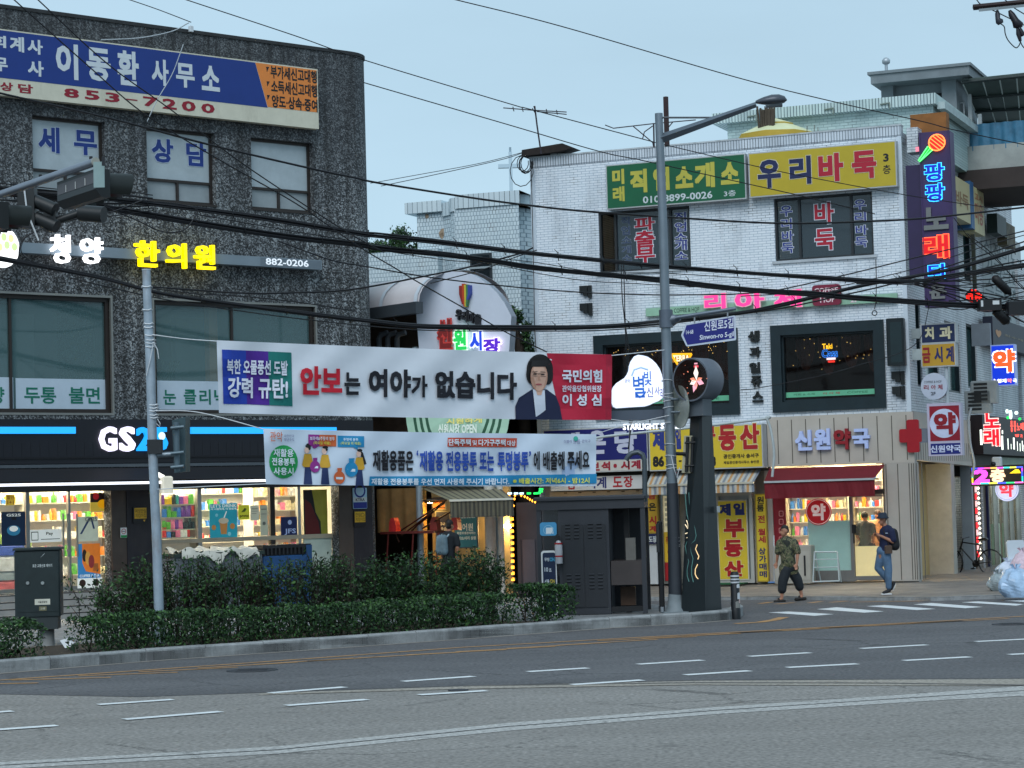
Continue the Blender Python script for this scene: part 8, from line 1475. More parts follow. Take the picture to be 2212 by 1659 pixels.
for t,p,q in (('쿵',W3(1935,35),W3(1990,262)),('쿵',W3(2000,40),W3(2058,255)),('노',W3(2066,80),W3(2130,225)),('래',W3(2135,75),W3(2212,225)),('방',W3(2030,305),W3(2120,360)),('가',W3(2135,305),W3(2185,382))): mb.text(t,FR.q(p,q,dK),dK,.05,0)
mb.v=[FS.loc(FR.w(v[0],v[1],v[2])) for v in mb.v]; s.p('neon_letter',mb,E('ff5a50',1.5)); mb=MB()
for p,q in ((W2(1905,1295),W2(1950,1355)),(W2(1960,1310),W2(2012,1450))): r=FR.q(p,q,dK); mb.rrect(*r,.06,dK-.05,dK+.02,0)
for x,y in ((2080,1350),): a,z=FR.at(*W2(x,y),dK); mb.disc(a,z,.05,dK-.02,dK,10,0)
for x,y in ((1945,1430),(2140,1450)): a,z=FR.at(*W2(x,y),dK); mb.disc(a,z,.04,dK+.02,dK+.04,10,1)
mb.v=[FS.loc(FR.w(v[0],v[1],v[2])) for v in mb.v]; s.p('lamp',mb,[E('e8fff6',1.6),E('20e060',1.5)])
mb=MB(); mb.box(k0,k1,-.5,.1,2.75,3.34,0); q=FR.q(W3(1840,705),W3(2300,930),dK-.1); s.p('lower_fascia',mb,M('3a3a38',.7,.15)); mb=MB(); mb.box(k0+4,k1,.101,.13,2.8,3.3); s.p('green_board',mb,M('7f9a86',.5,.15,3)); s.done()
s=T('corner_shop','mirror-glass corner shop with chrome columns and mint panels in the side street','shop front',FS); g0=k0+.3
mb=MB(); mb.box(g0,k1,-3.2,-3,.08,3,0); mb.box(g0,k1,-3,-.1,2.74,2.76,1); s.p('interior',mb,[M('9a9284',.6,.2,2),M('d6d2c4',.6)]); mb=MB(); mb.box(g0+.5,k1-1,-1.6,-1.4,2.66,2.72); s.p('ceiling_light',mb,E('f4f6e8',18.)); 
mb=MB(); mb.box(g0+.3,g0+1.9,-.35,-.05,.1,2.7); s.p('stone_column',mb,M('5f5144',.35,.25,3)); mb=MB()
for a in (g0+2.2,g0+3.6,g0+5.2,g0+6.2,g0+7.4): mb.tube([(a,-.15,.08),(a,-.15,2.74)],.13,10)
s.p('chrome_column',mb,M('b5b3a8',.12,.1,metal=1.)); mb=MB()
for a in (g0+2.6,g0+4.1): mb.box(a,a+.9,-.3,-.25,.15,1.35)
s.p('mint_panel',mb,M('9fc0aa',.4,.08,emit=.25)); mb=MB()
for k in range(11): mb.box(g0+.05,g0+.16,-.0,.04,.5+k*.2,.66+k*.2,k%2)
s.p('red_light_strip',mb,[E('ff2a34',1.8),E('ffc4c4',1.2)]); mb=MB()
for k in range(16): mb.lathe([(.001,-.05),(.05,0),(.001,.05)],(g0+.36,.04,.45+k*.14),n=6)
s.p('bulb_strip',mb,E('fff4dc',2.2)); mb=MB(); mb.box(g0+1.92,g0+2.02,-.1,.02,.1,2.5); s.p('navy_post',mb,M('171a44',.4)); mb=MB(); 
for k in range(12):
    a=g0+2.6+random.random()*4; z=.8+random.random()*1.4; mb.box(a,a+random.uniform(.1,.4),-.6,-.5,z,z+random.uniform(.1,.5),k%3)
s.p('display_goods',mb,[M('a04048',.5),M('d0ccc0',.5),M('5a6a58',.5)]); mb=MB(); mb.quad((g0+2,-.2,.1),(k1,-.2,.1),(k1,-.2,2.74),(g0+2,-.2,2.74)); s.p('shop_glass',mb,glass('b8c4c0',.2,.02,.9)); s.done()
# far part of the side street: upper walls
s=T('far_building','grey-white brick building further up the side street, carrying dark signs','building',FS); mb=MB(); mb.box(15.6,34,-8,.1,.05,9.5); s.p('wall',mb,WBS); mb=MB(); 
for a,z in ((17,7),(20,7),(24,7)): mb.box(a,a+1.4,.1,.12,z-1,z+.9)
s.p('window',mb,M('26383a',.15,.3,spec=.8)); s.done()
# signs on the side wall
s=T('side_sign','long faded cream signboard on the side wall beside the purple tower','sign',FS); d=.5
def fsq(z,tl,br,d): a0,z1=FS.at(*z(*tl),d); a1,z0=FS.at(*z(*br),d); return a0,a1,z0,z1
a0=fs(*Y2(1672,1000),.5)[0]; a1=fs(*Y2(1800,1100),.5)[0]; zt=fs(*Y2(1672,955),.5)[1]; zb=fs(*Y2(1672,1265),.5)[1]; a2=fs(*Y2(1898,1200),.5)[0]
mb=MB(); mb.box(a0,a1-.1,.05,.5,zb,zt); s.p('box',mb,M('b9b08a',.5,.06)); mb=MB(); mb.box(a1-.09,a1+.35,.05,.52,zb-.1,zt+.1); s.p('blue_strip',mb,M('2c5a86',.5)); mb=MB(); mb.box(a1+.36,a2,.05,.52,zb-.15,zt); s.p('box',mb,M('b8b083',.5,.08)); mb=MB(); w=a1-a0
mb.text('바둑',(a0+w*.08,a0+w*.85,zb+.35,zt-.35),.505,.02,0); W_=a2-a1-.4; mb.text('고시',(a1+.45,a1+.4+W_*.85,zb+.75,zt-.15),.525,.02,1); mb.text('미용',(a1+.45,a1+.4+W_*.85,zb+.1,zb+.7),.525,.02,1); s.p('lettering',mb,[M('8b6a4a',.5),M('a04a2c',.5)]); s.done()
s=T('wall_lettering','faded columns of dark lettering painted on the side wall behind the cables','sign',FS); mb=MB(); t0=fs(*W1(1560,300),.03)[0]; t1=fs(*W1(2130,300),.03)[0]; rows=['신진비뇨','기과의원','스트레칭','아르바이','피부관리']; zz=fs(*W1(1560,140),.03)[1]
mb.quad((t0-.3,.012,zz-3.1),(t1+.3,.012,zz-3.1),(t1+.3,.012,zz+.4),(t0-.3,.012,zz+.4),mi=1)
for k,t in enumerate(rows): mb.text(t,(t0,t1-.3,zz-.45-k*.58,zz-k*.58),.016,.01,0)
s.p(None,mb,[M('6f7c80',.7,.2),M('b0b8ba',.6,.1,dirt='8a9294',mix=.5)]); s.done()
# blue pharmacy sign further up
s,r=board('pharmacy_sign','bright blue lit pharmacy sign with an orange letter, right of the round white sign',FR,Y4(1952,702),Y4(2150,1010),-5.2,.35,E('0a38d8',.75),M('8fa4d8',.4,emit=.2),[('약',Y4(1970,742),Y4(2148,905),0,.055,.05,1),('형제',Y4(2005,962),Y4(2078,990),1,.04),('약',Y4(2082,958),Y4(2120,992),2,.04),('국',Y4(2126,960),Y4(2158,990),1,.04),('♪',Y4(1968,962),Y4(1998,990),1,.04)],[E('ff5a24',1.1),E('f2f6ff',1.4),E('ff8a8a',1.1)]); mb=MB(); mb.box(r[0]-.5,r[0],-5.4,-5.25,r[2]+1.1,r[2]+1.7); s.p('bracket',mb,M('6f7880',.5)); s.done()
# LED ticker and round sign
s=T('led_panel','colour LED panel showing a magenta 2 and a floor mark over the side street','display',FR); d=-5.; r=FR.q(W3(1150,985),W3(2200,1290),d); W=r[1]-r[0]; Hh=r[3]-r[2]; mb=MB(); mb.box(r[0]-.03,r[1]+.03,d-.25,d,r[2]-.05,r[3]+.05); s.p('case',mb,M('0b0b12',.4)); mb=MB(); bw=.04
cols=['ffdc3a','20e0c0','3050ff','c040ff','ff5aa0','ffd060','ff60ff','40e0d0','f0f060','4060ff','30d080','ff70d0']; mats=[E(c,1.4) for c in cols]; N=24
for k in range(N):
    u0,u1=r[0]+W*k/N,r[0]+W*(k+1)/N; mb.box(u0,u1,d,d+.01,r[3]-bw,r[3],(k//3+2)%12); mb.box(u0,u1,d,d+.01,r[2],r[2]+bw,(k//4+6)%12)
for k in range(8): z0,z1=r[2]+bw+(Hh-2*bw)*k/8,r[2]+bw+(Hh-2*bw)*(k+1)/8; mb.box(r[0],r[0]+bw,d,d+.01,z0,z1,(k//3)%12); mb.box(r[1]-bw,r[1],d,d+.01,z0,z1,(k//3+1)%12)
s.p('border_light',mb,mats); mb=MB(); mb.text('2',(r[0]+W*.05,r[0]+W*.35,r[2]+Hh*.1,r[3]-Hh*.12),d+.012,.05,0); mb.text('층',(r[0]+W*.36,r[0]+W*.66,r[2]+Hh*.1,r[3]-Hh*.1),d+.012,.05,1); mb.poly([(r[0]+W*.74,r[2]+Hh*.6),(r[0]+W*.96,r[2]+Hh*.6),(r[0]+W*.92,r[2]+Hh*.82),(r[0]+W*.86,r[2]+Hh*.84)],d+.005,d+.014,2); s.p('lettering',mb,[E('ff50f0',1.4),E('ffd8b8',1.3),E('ffd820',1.5)]); s.done()
a,z=FR.at(*W3(1868,1420),-5.3); rr=FR.at(*W3(2106,1420),-5.3)[0]-a; s=T('round_sign','round white lit pharmacy sign with a red letter under the LED panel','sign',FR); mb=MB(); mb.disc(a,z,rr,-5.55,-5.3,32,0,1); s.p('box',mb,[E('d6dcff',.85),M('c8ccda',.5)]); mb=MB(); mb.ring(a,z,rr*.86,rr*.89,-5.3,-5.295,32,1); mb.text('약',FR.q(W3(1708,1290),W3(2010,1570),-5.3),-5.29,.045,0); s.p('lettering',mb,[E('ff4058',.85),M('9aa0c8',.5,emit=.2)]); s.done()
s=T('red_led_sign','hexagonal red LED sign hanging above the side street among the cables','display',FR); d=-2.8; r=FR.q(W1(1255,1000),W1(1525,1228),d); a=(r[0]+r[1])/2; z=(r[2]+r[3])/2; w=(r[1]-r[0])/2; h=(r[3]-r[2])/2; hx=[(a-w,z+h*.4),(a-w*.35,z+h),(a+w*.35,z+h*.8),(a+w,z+h*.1),(a+w*.9,z-h*.7),(a+w*.3,z-h),(a-w*.4,z-h*.6),(a-w*.9,z-h*.1)]; mb=MB(); mb.poly([(a+(x-a)*1.12,z+(y-z)*1.12) for x,y in hx],d-.2,d); s.p('case',mb,M('120a0c',.5)); mb=MB()
for i in range(9):
    for j in range(8):
        x=a-w+2*w*(i+.5)/9; y=z-h+2*h*(j+.5)/8
        if abs(x-a)/w+abs(y-z)/h<1.25 and i!=4 and random.random()<.9: mb.box(x-w*.09,x+w*.09,d,d+.012,y-h*.09,y+h*.09)
s.p('led',mb,E('ff2418',2.)); mb=MB(); b=FR.at(*W1(1360,100),d)[0]; mb.box(b-.05,b+.05,d-.15,d-.05,z+h*1.1,FR.at(*W1(1360,90),d)[1]); s.p('hanger',mb,M('23281c',.5)); s.done()
s=T('dark_fascia','navy signboard with a heart mark and cream letters on the far side wall','sign',FS); a0=fs(*W2(1700,100),.4)[0]; a1=fs(*W2(2206,150),.4)[0]+3; z1=fs(*Y4(1975,480),.4)[1]; z0=fs(*Y4(1985,700),.4)[1]; mb=MB(); mb.box(a0,a1,.12,.4,z0,z1); s.p('box',mb,M('1e2234',.5,.1)); mb=MB(); w=a1-a0; mb.text('♥',(a0+w*.05,a0+w*.16,z0+.25,z1-.35),.405,.02,0); mb.text('장수제가',(a0+w*.22,a0+w*.75,z0+.35,z1-.4),.405,.02,1); s.p('lettering',mb,[M('c08a5a',.5),M('8f826a',.5)]); s.done()
s=T('green_sign','small dark green projecting sign with ribbed edge high on the side wall','sign',FS); a0=fs(*Y2(2005,1300),.5)[0]; a1=fs(*Y2(2145,1380),.5)[0]; z1=fs(*Y2(2005,1250),.5)[1]; z0=fs(*Y2(2010,1400),.5)[1]; mb=MB(); mb.box(a0,a0+(a1-a0)*.5,.2,.5,z0,z1,0); 
for k in range(7): mb.box(a0+(a1-a0)*(.52+k*.07),a0+(a1-a0)*(.56+k*.07),.2,.5,z0-.2,z1-.1,1)
s.p('letter',mb,[M('20302c',.5,.3,5),M('6a6048',.5,.2)]); s.done()
for x,y,lb in ((1545,1010,'upper old air-conditioner unit on the side wall under the blue sign'),(1450,1170,'lower old air-conditioner unit on the side wall above the karaoke front')):
    a,z=FR.at(*W2(x,y),-4.2); mb=MB(); s=T('air_conditioner',lb,'air conditioner',FR,'air conditioners on the side wall'); mb.bbox(a-.35,a+.35,-4.5,-4.2,z-.3,z+.3,.03); s.p('case',mb,M('8b9192',.5,.15)); mb=MB()
    for k in range(5): mb.box(a-.25,a+.1,-4.199,-4.19,z-.22+k*.1,z-.16+k*.1)
    s.p('grille',mb,M('1c2022',.6)); s.done()
a,z=FR.at(*W3(1660,870),-4.8); s=T('security_camera','white security camera box over the side street shop','camera',FR); mb=MB(); mb.bbox(a-.12,a+.12,-5.,-4.75,z-.1,z+.14,.03); s.p('housing',mb,M('b4bcc2',.4)); mb=MB(); mb.lathe([(.07,0),(.06,.05),(.001,.06)],(a-.08,-4.75,z-.05),n=10,ax='d'); s.p('lens',mb,BLK); s.done()
cable('white_pipe','pale flexible conduit hanging down beside the beige pharmacy side',[(2098,880,60),(2092,910,60),(2096,960,60),(2104,1000,60),(2100,1030,60)],.04,M('a9b0b4',.5),'pipe')
cable('white_pipe','pale plastic conduit arching over the estate-agent sign to the pharmacy',[(1290,952,56.6),(1300,944,56.6),(1480,925,56.6),(1650,905,56.6),(1655,903,56.6),(1665,930,56.6),(1672,980,56.6),(1668,1030,56.6)],.035,M('aeb8ba',.5),'pipe')
# cooler box, frame, mop, mat before the shops
s=T('drink_cooler','beige metal cooler cabinet with a black handle below the red icon panel','cooler',FR); r=FR.q(X3(283,878),X3(580,1150),.45); mb=MB(); mb.bbox(r[0],r[1],.05,.45,.16,r[3],.02); s.p('body',mb,M('a09c92',.5,.06)); m=(r[0]+r[1])/2; mb=MB(); mb.box(r[0]+.03,m-.01,.45,.465,.25,r[3]-.15); s.p('door',mb,M('a8a49a',.5,.06)); mb=MB(); mb.box(m+.01,r[1]-.03,.45,.465,.25,r[3]-.15); s.p('door',mb,M('a8a49a',.5,.06)); mb=MB(); mb.box(r[1]-.18,r[1]-.14,.465,.49,.35,.85); s.p('handle',mb,BLK); s.done()
s=T('sign_stand','empty white folding sign frame in front of the frosted pharmacy glass','sign frame',FR); d=.6; q=[FR.at(*X3(*v),d) for v in ((600,925),(775,925),(790,1148),(588,1155))]; mb=MB(); 
for i,j in ((0,1),(1,2),(2,3),(3,0)): mb.tube([(q[i][0],d,q[i][1]),(q[j][0],d,q[j][1])],.02,5)
for t in (.25,.52): mb.tube([(q[0][0]+(q[3][0]-q[0][0])*t,d,q[0][1]+(q[3][1]-q[0][1])*t),(q[1][0]+(q[2][0]-q[1][0])*t,d,q[1][1]+(q[2][1]-q[1][1])*t)],.013,5)
mb.tube([(q[0][0],d,q[0][1]),(q[3][0]+.1,.2,.17)],.018,5); mb.tube([(q[1][0],d,q[1][1]),(q[2][0]-.05,.2,.17)],.018,5); s.p(None,mb,M('b9c4c6',.4,.05)); s.done()
s=T('mop','white-handled mop leaning beside the yellow rental sign','mop',FR); a,z=FR.at(*X3(272,800),.3); b,_=FR.at(*X3(292,1160),.3); mb=MB(); mb.tube([(a,.12,z),(b,.3,.2)],.018,6); s.p('handle',mb,M('bcc4cc',.4)); mb=MB(); mb.bbox(b-.15,b+.15,.22,.38,.175,.21,.01); s.p('head',mb,M('5a7fb0',.7)); s.done()
q=[FR.at(*X2(*v)) for v in ((1700,1560),)]; a0=FR.at(*X2(1690,1560))[0]; a1=FR.at(*X2(1990,1560))[0]; mb=MB(); mb.box(a0,a1,.1,.7,.165,.19); one('door_mat','green door mat in front of the yellow estate-agent door','mat',mb,M('1f5a3a',.9,.3,10),FR)
# bicycle
p=G(*W4(1005,1205),.09); yb=R(148); fbk=Fr((p.x,p.y),yb); s=T('bicycle','black bicycle on its stand beside the cream-lit pharmacy entrance','bicycle',fbk); BKB=M('15161a',.35,.1); rw=.335; wb=1.02; hz=.09
def wheel(a,yaw=0):
    c,sn=math.cos(yaw),math.sin(yaw); mb=MB(); P=[(a+rw*math.cos(t)*c,rw*math.cos(t)*sn,hz+rw+rw*math.sin(t)) for t in [2*math.pi*k/28 for k in range(28)]]; mb.tube(P,.02,6,closed=True); w=s.p('tyre',mb,BKB); mb=MB()
    for k in range(14): t=2*math.pi*k/14; mb.tube([(a,0,hz+rw),(a+rw*.95*math.cos(t)*c,rw*.95*math.cos(t)*sn,hz+rw+rw*.95*math.sin(t))],.003,3,caps=False)
    mb.tube([(a,-.05,hz+rw),(a,.05,hz+rw)],.022,6); s.p('spokes',mb,M('6d7074',.3,metal=.8),w)
wheel(0); wheel(wb,.5); B_=hz+.3; mb=MB(); hd=(wb-.24,0,hz+.88); st=(.27,0,hz+.80); bb=(.44,0,B_)
for P,r_ in (((bb,st),.018),((bb,(wb-.19,0,hz+.74)),.022),((st,hd),.02),((hd,(wb-.17,0,hz+.68)),.024)): mb.tube(P,r_,7)
for o in (-.05,.05): mb.tube([(0,o,hz+rw),(bb[0],o*.6,bb[2])],.012,5); mb.tube([(0,o,hz+rw),(st[0],o*.4,st[2]-.06)],.011,5); mb.tube([(wb-.17,o,hz+.66),(wb,o*1.1,hz+rw)],.014,5)
s.p('frame',mb,BKB); mb=MB(); mb.tube([st,(.22,0,hz+.93)],.013,6); s.p('seat_post',mb,M('8a8d90',.3,metal=.8)); mb=MB(); mb.poly([(.05,hz+.95),(.12,hz+1.0),(.3,hz+.97),(.36,hz+.95),(.3,hz+.92),(.1,hz+.91)],-.06,.06); s.p('saddle',mb,BKB); mb=MB(); hb=(wb-.27,0,hz+.98); mb.tube([hd,hb],.016,6); mb.tube([(hb[0]-.06,-.3,hb[2]+.03),hb,(hb[0]-.06,.3,hb[2]+.03)],.014,6); s.p('handlebar',mb,BKB); mb=MB(); mb.lathe([(.1,-.012),(.1,.012)],(bb[0],.06,bb[2]),n=16,ax='d'); mb.tube([(bb[0],.08,bb[2]),(bb[0]+.1,.08,bb[2]-.13)],.012,5); mb.box(bb[0]+.05,bb[0]+.16,.08,.17,bb[2]-.15,bb[2]-.12); s.p('crank',mb,BKB); mb=MB(); mb.tube([(.05,.06,hz+.33),(.02,.16,hz+.0)],.012,5); s.p('kickstand',mb,M('a9acb0',.3,metal=.7)); s.done()
mb=MB(); a=FS.loc(G(*W4(580,1190),.1)); mb.bbox(a[0]-.2,a[0]+.25,a[1]-.5,a[1]-.1,.1,.85,.02); one('meter_box','grey utility box in the dark recess behind the bicycle','box',mb,M('6a6c6c',.6,.15),FS)
# rubbish bags at the right edge
def trashbag(label,x,y,r,h,col):
    p=G(x,y,.07); f=Fr((p.x,p.y),random.random()*6); mb=MB(); n=18; m=9; ph=[random.uniform(0,6) for _ in range(6)]; V=[]
    for j in range(m+1):
        t=j/m; rad=r*(math.sin(math.pi*min(.97,.12+t*.85))**.6)*(1-.15*t) if j<m else r*.08
        for k in range(n): an=2*math.pi*k/n; q=1+.10*math.sin(3*an+ph[0]+t*4)+.07*math.sin(5*an+ph[1]-t*6)+.05*math.sin(9*an+ph[2]+t*9); V.append((rad*q*math.cos(an),rad*q*math.sin(an),.07+h*t*(1+.05*math.sin(an*2+ph[3]))))
    mb.add(V,[(j*n+k,j*n+(k+1)%n,(j+1)*n+(k+1)%n,(j+1)*n+k) for j in range(m) for k in range(n)]+[tuple(range(n-1,-1,-1))],0,False); mb2=MB(); z=.07+h
    for k in range(5): an=k*1.26; mb2.add([(0,0,z-.03),(.05*math.cos(an),.05*math.sin(an),z-.02),(.13*math.cos(an+.3),.13*math.sin(an+.3),z+.07),(.09*math.cos(an-.3),.09*math.sin(an-.3),z+.09)],[(0,1,2,3)])
    s=T('rubbish_bag',label,'rubbish bag',f,'rubbish bags piled at the right edge',base=(0,0,.07)); s.p('bag',mb,M(col,.25,.25,5,spec=.6)); s.p('knot',mb2,M(col,.3,.15)); s.done()
trashbag('grey half-clear rubbish bag at the left end of the bag pile',2158,1278,.26,.42,'8d989c')
trashbag('largest pale blue rubbish bag at the front of the bag pile',2196,1290,.42,.62,'9fb9d4')
trashbag('white rubbish bag tucked behind the large pale blue bag',2180,1270,.34,.62,'c3cede')
trashbag('pinkish white rubbish bag on top at the right photo edge',2212,1270,.36,.85,'cdb8c4')
f=local(2206,1252,.1,.3); s=T('plastic_chair','white plastic stacking chair behind the rubbish bags','chair',f); WP=M('c9d2dc',.35,.05); mb=MB(); mb.bbox(-.22,.22,-.22,.22,.5,.54,.01); s.p('seat',mb,WP); mb=MB(); mb.poly([(-.22,.54),(.22,.54),(.25,1.02),(.2,1.08),(-.2,1.08),(-.25,1.02)],-.25,-.21); s.p('backrest',mb,WP)
for a in (-.19,.19):
    for d in (-.19,.19): mb=MB(); mb.tube([(a,d,.5),(a*1.15,d*1.15,.1)],.022,6); s.p('leg',mb,WP)
s.done()
# ================================================================ PEOPLE
def fused(name,mb,mat,vox=.013,smooth=4):
    """one continuous skin grown over overlapping limbs"""
    me=bpy.data.meshes.new('t'); me.from_pydata([(v[0],-v[1],v[2]) for v in mb.v],[],mb.f); o=bpy.data.objects.new('t',me); COL.objects.link(o)
    bm_=o.modifiers.new('r','REMESH'); bm_.mode='VOXEL'; bm_.voxel_size=vox; sm=o.modifiers.new('s','SMOOTH'); sm.factor=.5; sm.iterations=smooth
    dg=bpy.context.evaluated_depsgraph_get(); e=o.evaluated_get(dg); m2=e.to_mesh(); out=MB(); out.add([(v.co.x,-v.co.y,v.co.z) for v in m2.vertices],[tuple(p.vertices) for p in m2.polygons],0,True); e.to_mesh_clear(); bpy.data.objects.remove(o); bpy.data.meshes.remove(me); return out
def ball(mb,c,rx,ry=None,rz=None,n=12):
    ry=ry or rx; rz=rz or rx; V=[];m=8
    for j in range(1,m):
        t=math.pi*j/m
        for k in range(n): a=2*math.pi*k/n; V.append((c[0]+rx*math.sin(t)*math.cos(a),c[1]+ry*math.sin(t)*math.sin(a),c[2]-rz*math.cos(t)))
    b=len(V); V+=[(c[0],c[1],c[2]-rz),(c[0],c[1],c[2]+rz)]; f=[(j*n+k,j*n+(k+1)%n,(j+1)*n+(k+1)%n,(j+1)*n+k) for j in range(m-2) for k in range(n)]+[((k+1)%n,k,b) for k in range(n)]+[((m-2)*n+k,(m-2)*n+(k+1)%n,b+1) for k in range(n)]; mb.add(V,f)
def limb(mb,pts,rs):
    n=10
    for (p,r),(q,r2) in zip(zip(pts,rs),zip(pts[1:],rs[1:])): mb.tube([p,q],[r,r2],n)
    for p,r in zip(pts,rs): ball(mb,p,r*.99,n=10)
def hand(mb,w,dr,side,curl=.5,s=1.):
    """palm, four bent fingers of unequal length and a thumb leaving its side"""
    w=Vector(w); dr=Vector(dr).normalized(); sd=Vector(side).normalized(); nm=dr.cross(sd).normalized(); limb(mb,[tuple(w),tuple(w+dr*.045*s),tuple(w+dr*.085*s)],[.024*s,.03*s,.028*s]); limb(mb,[tuple(w+dr*.08*s-sd*.03*s),tuple(w+dr*.08*s+sd*.03*s)],[.014*s,.014*s])
    for k,l in enumerate((.07,.08,.075,.058)):
        b=w+dr*.088*s+sd*(.03-.02*k)*s; m=b+(dr*.6*math.cos(curl)+nm*.6*math.sin(curl))*l*s; e=m+(dr*.45*math.cos(curl*2)+nm*.45*math.sin(curl*2))*l*s; limb(mb,[tuple(b),tuple(m),tuple(e)],[.0095*s,.009*s,.008*s])
    b=w+dr*.03*s+sd*.03*s; limb(mb,[tuple(b),tuple(b+(dr*.6+sd*.8).normalized()*.035*s),tuple(b+(dr*.9+sd*.5+nm*.3).normalized()*.065*s)],[.012*s,.011*s,.009*s])
def headset(mb,c,fw,s=1.):
    c=Vector(c); f=Vector(fw).normalized(); sd=Vector((-f.y,f.x,0)).normalized() if abs(f.z)<.95 else Vector((1,0,0))
    ball(mb,tuple(c+Vector((0,0,.025*s))-f*.012*s),.078*s,.088*s,.10*s); ball(mb,tuple(c+f*.025*s-Vector((0,0,.045*s))),.058*s,.058*s,.065*s); ball(mb,tuple(c+f*.045*s-Vector((0,0,.085*s))),.03*s); limb(mb,[tuple(c+f*.085*s+Vector((0,0,.005*s))),tuple(c+f*.105*s-Vector((0,0,.028*s)))],[.012*s,.016*s])
    for o in (-1,1): ball(mb,tuple(c+sd*o*.08*s-f*.005*s-Vector((0,0,.01*s))),.014*s,.018*s,.03*s)
    return sd
def face_marks(c,fw,s=1.):
    c=Vector(c); f=Vector(fw).normalized(); sd=Vector((-f.y,f.x,0)).normalized(); mb=MB()
    for o in (-1,1): ball(mb,tuple(c+f*.078*s+sd*o*.032*s+Vector((0,0,.012*s))),.012*s,.012*s,.006*s,8); limb(mb,[tuple(c+f*.084*s+sd*o*.015*s+Vector((0,0,.032*s))),tuple(c+f*.076*s+sd*o*.05*s+Vector((0,0,.03*s)))],[.005*s,.004*s])
    limb(mb,[tuple(c+f*.088*s-sd*.02*s-Vector((0,0,.06*s))),tuple(c+f*.088*s+sd*.02*s-Vector((0,0,.06*s)))],[.005*s,.005*s]); return mb
SK=M('a87860',.55,.08,8,name='skin'); SK2=M('9c6e58',.55,.08,8,name='skin'); HR=M('15130f',.6,.2,20)
def camo():
    m,N=newmat('camouflage cloth',.8); tc=N.n('ShaderNodeTexCoord'); n1=N.n('ShaderNodeTexNoise'); n1.inputs['Scale'].default_value=9; n1.inputs['Detail'].default_value=3; n1.inputs['Distortion'].default_value=.8; N.l(tc.outputs['Object'],n1.inputs['Vector']); r=N.n('ShaderNodeValToRGB'); e=r.color_ramp; e.interpolation='CONSTANT'; e.elements[0].position=0; e.elements[0].color=(*lin('22261f'),1); e.elements[1].position=.44; e.elements[1].color=(*lin('4c5238'),1)
    for p,c in ((.52,'6f6a50'),(.58,'2a2e22'),(.64,'857c62')): k=e.elements.new(p); k.color=(*lin(c),1)
    N.l(n1.outputs['Fac'],r.inputs[0]); N.l(r.outputs[0],N.b.inputs['Base Color']); return m
def denim():
    return M('4f6a86',.8,.3,4,bump=.2,bsc=60,name='denim')
# man in camouflage shirt walking left
p=G(1706,1300,0); f=Fr((p.x,p.y),0); kk=p.y/F*.28075
def J(x,y,d=0): return ((x-430)*kk,d,(1308-y)*kk)
s=T('person','person in a camouflage T-shirt and dark cropped trousers walking across the side street','person',f); fw=(-.9,.42,0)
hc=J(404,768,.03); mb=MB(); headset(mb,hc,(-.9,-(-.42) if 0 else .42,0),1.02); limb(mb,[J(412,812,.0),J(418,845,0)],[.06,.065]); limb(mb,[J(420,850),J(425,950),J(428,1060)],[.09,.09,.08]); limb(mb,[J(478,852,.06),J(500,935,.1),J(490,1010,.14)],[.06,.045,.03]); hand(mb,J(489,1012,.14),(-.25,.05,-1),(-1,.2,0),.5,1.05)
limb(mb,[J(368,858,-.06),J(352,935,-.06),J(345,1000,-.1)],[.058,.043,.03]); hand(mb,J(345,1002,-.1),(-.2,0,-1),(-1,0,0),.5,1.0); limb(mb,[J(412,1062,.03),J(382,1140,.05),J(372,1212,.06),J(368,1275,.06)],[.06,.055,.05,.036]); limb(mb,[J(450,1062,-.03),J(495,1140,-.05),J(512,1196,-.07),J(526,1262,-.08)],[.06,.055,.05,.036]); limb(mb,[J(368,1280,.06),J(350,1290,.07),J(325,1297,.09)],[.036,.034,.026]); limb(mb,[J(527,1266,-.08),J(520,1278,-.06),J(505,1288,-.04)],[.036,.034,.026])
s.p('body',fused('b',mb,SK),SK); s.p('face_features',face_marks(hc,(-.9,.42,0)),M('2a1c16',.6)); mb=MB(); ball(mb,(hc[0]+.018,hc[1]-.012,hc[2]+.062),.088,.09,.085); ball(mb,(hc[0]+.045,hc[1]-.03,hc[2]+.02),.07,.075,.08); s.p('hair',fused('h',mb,HR,.012,3),HR)
mb=MB(); limb(mb,[J(418,852,0),J(426,950,0),J(430,1010,0)],[.15,.165,.165]); limb(mb,[J(372,856,-.05),J(425,846,0),J(476,854,.05)],[.085,.09,.085]); limb(mb,[J(478,858,.06),J(500,925,.095)],[.088,.078]); limb(mb,[J(368,862,-.05),J(354,925,-.06)],[.085,.075]); limb(mb,[J(392,1050,.0),J(470,1050,.0)],[.115,.115]); limb(mb,[J(390,1078,.0),J(472,1078,.0)],[.1,.1]); s.p('shirt',fused('s',mb,None,.016,3),camo())
mb=MB(); limb(mb,[J(412,1062,.03),J(382,1140,.05),J(372,1212,.06)],[.125,.115,.1]); limb(mb,[J(450,1062,-.03),J(495,1140,-.05),J(512,1196,-.07)],[.125,.115,.1]); limb(mb,[J(405,1052,0),J(455,1052,0)],[.125,.125]); s.p('trousers',fused('t',mb,None,.016,3),M('1d2329',.8,.2,6))
for c,an in ((J(352,1300,.08),0),(J(518,1288,-.06),.35)):
    mb=MB(); limb(mb,[(c[0]+.1,c[1],c[2]-.0),(c[0]-.11,c[1]+.03,c[2]-.01+an*.0)],[.035,.042]); limb(mb,[(c[0]-.02,c[1]-.045,c[2]),(c[0]-.03,c[1],c[2]+.055),(c[0]-.02,c[1]+.05,c[2])],[.022,.024,.022]); s.p('sandal',fused('x',mb,None,.012,2),M('15130f',.6))
s.done()
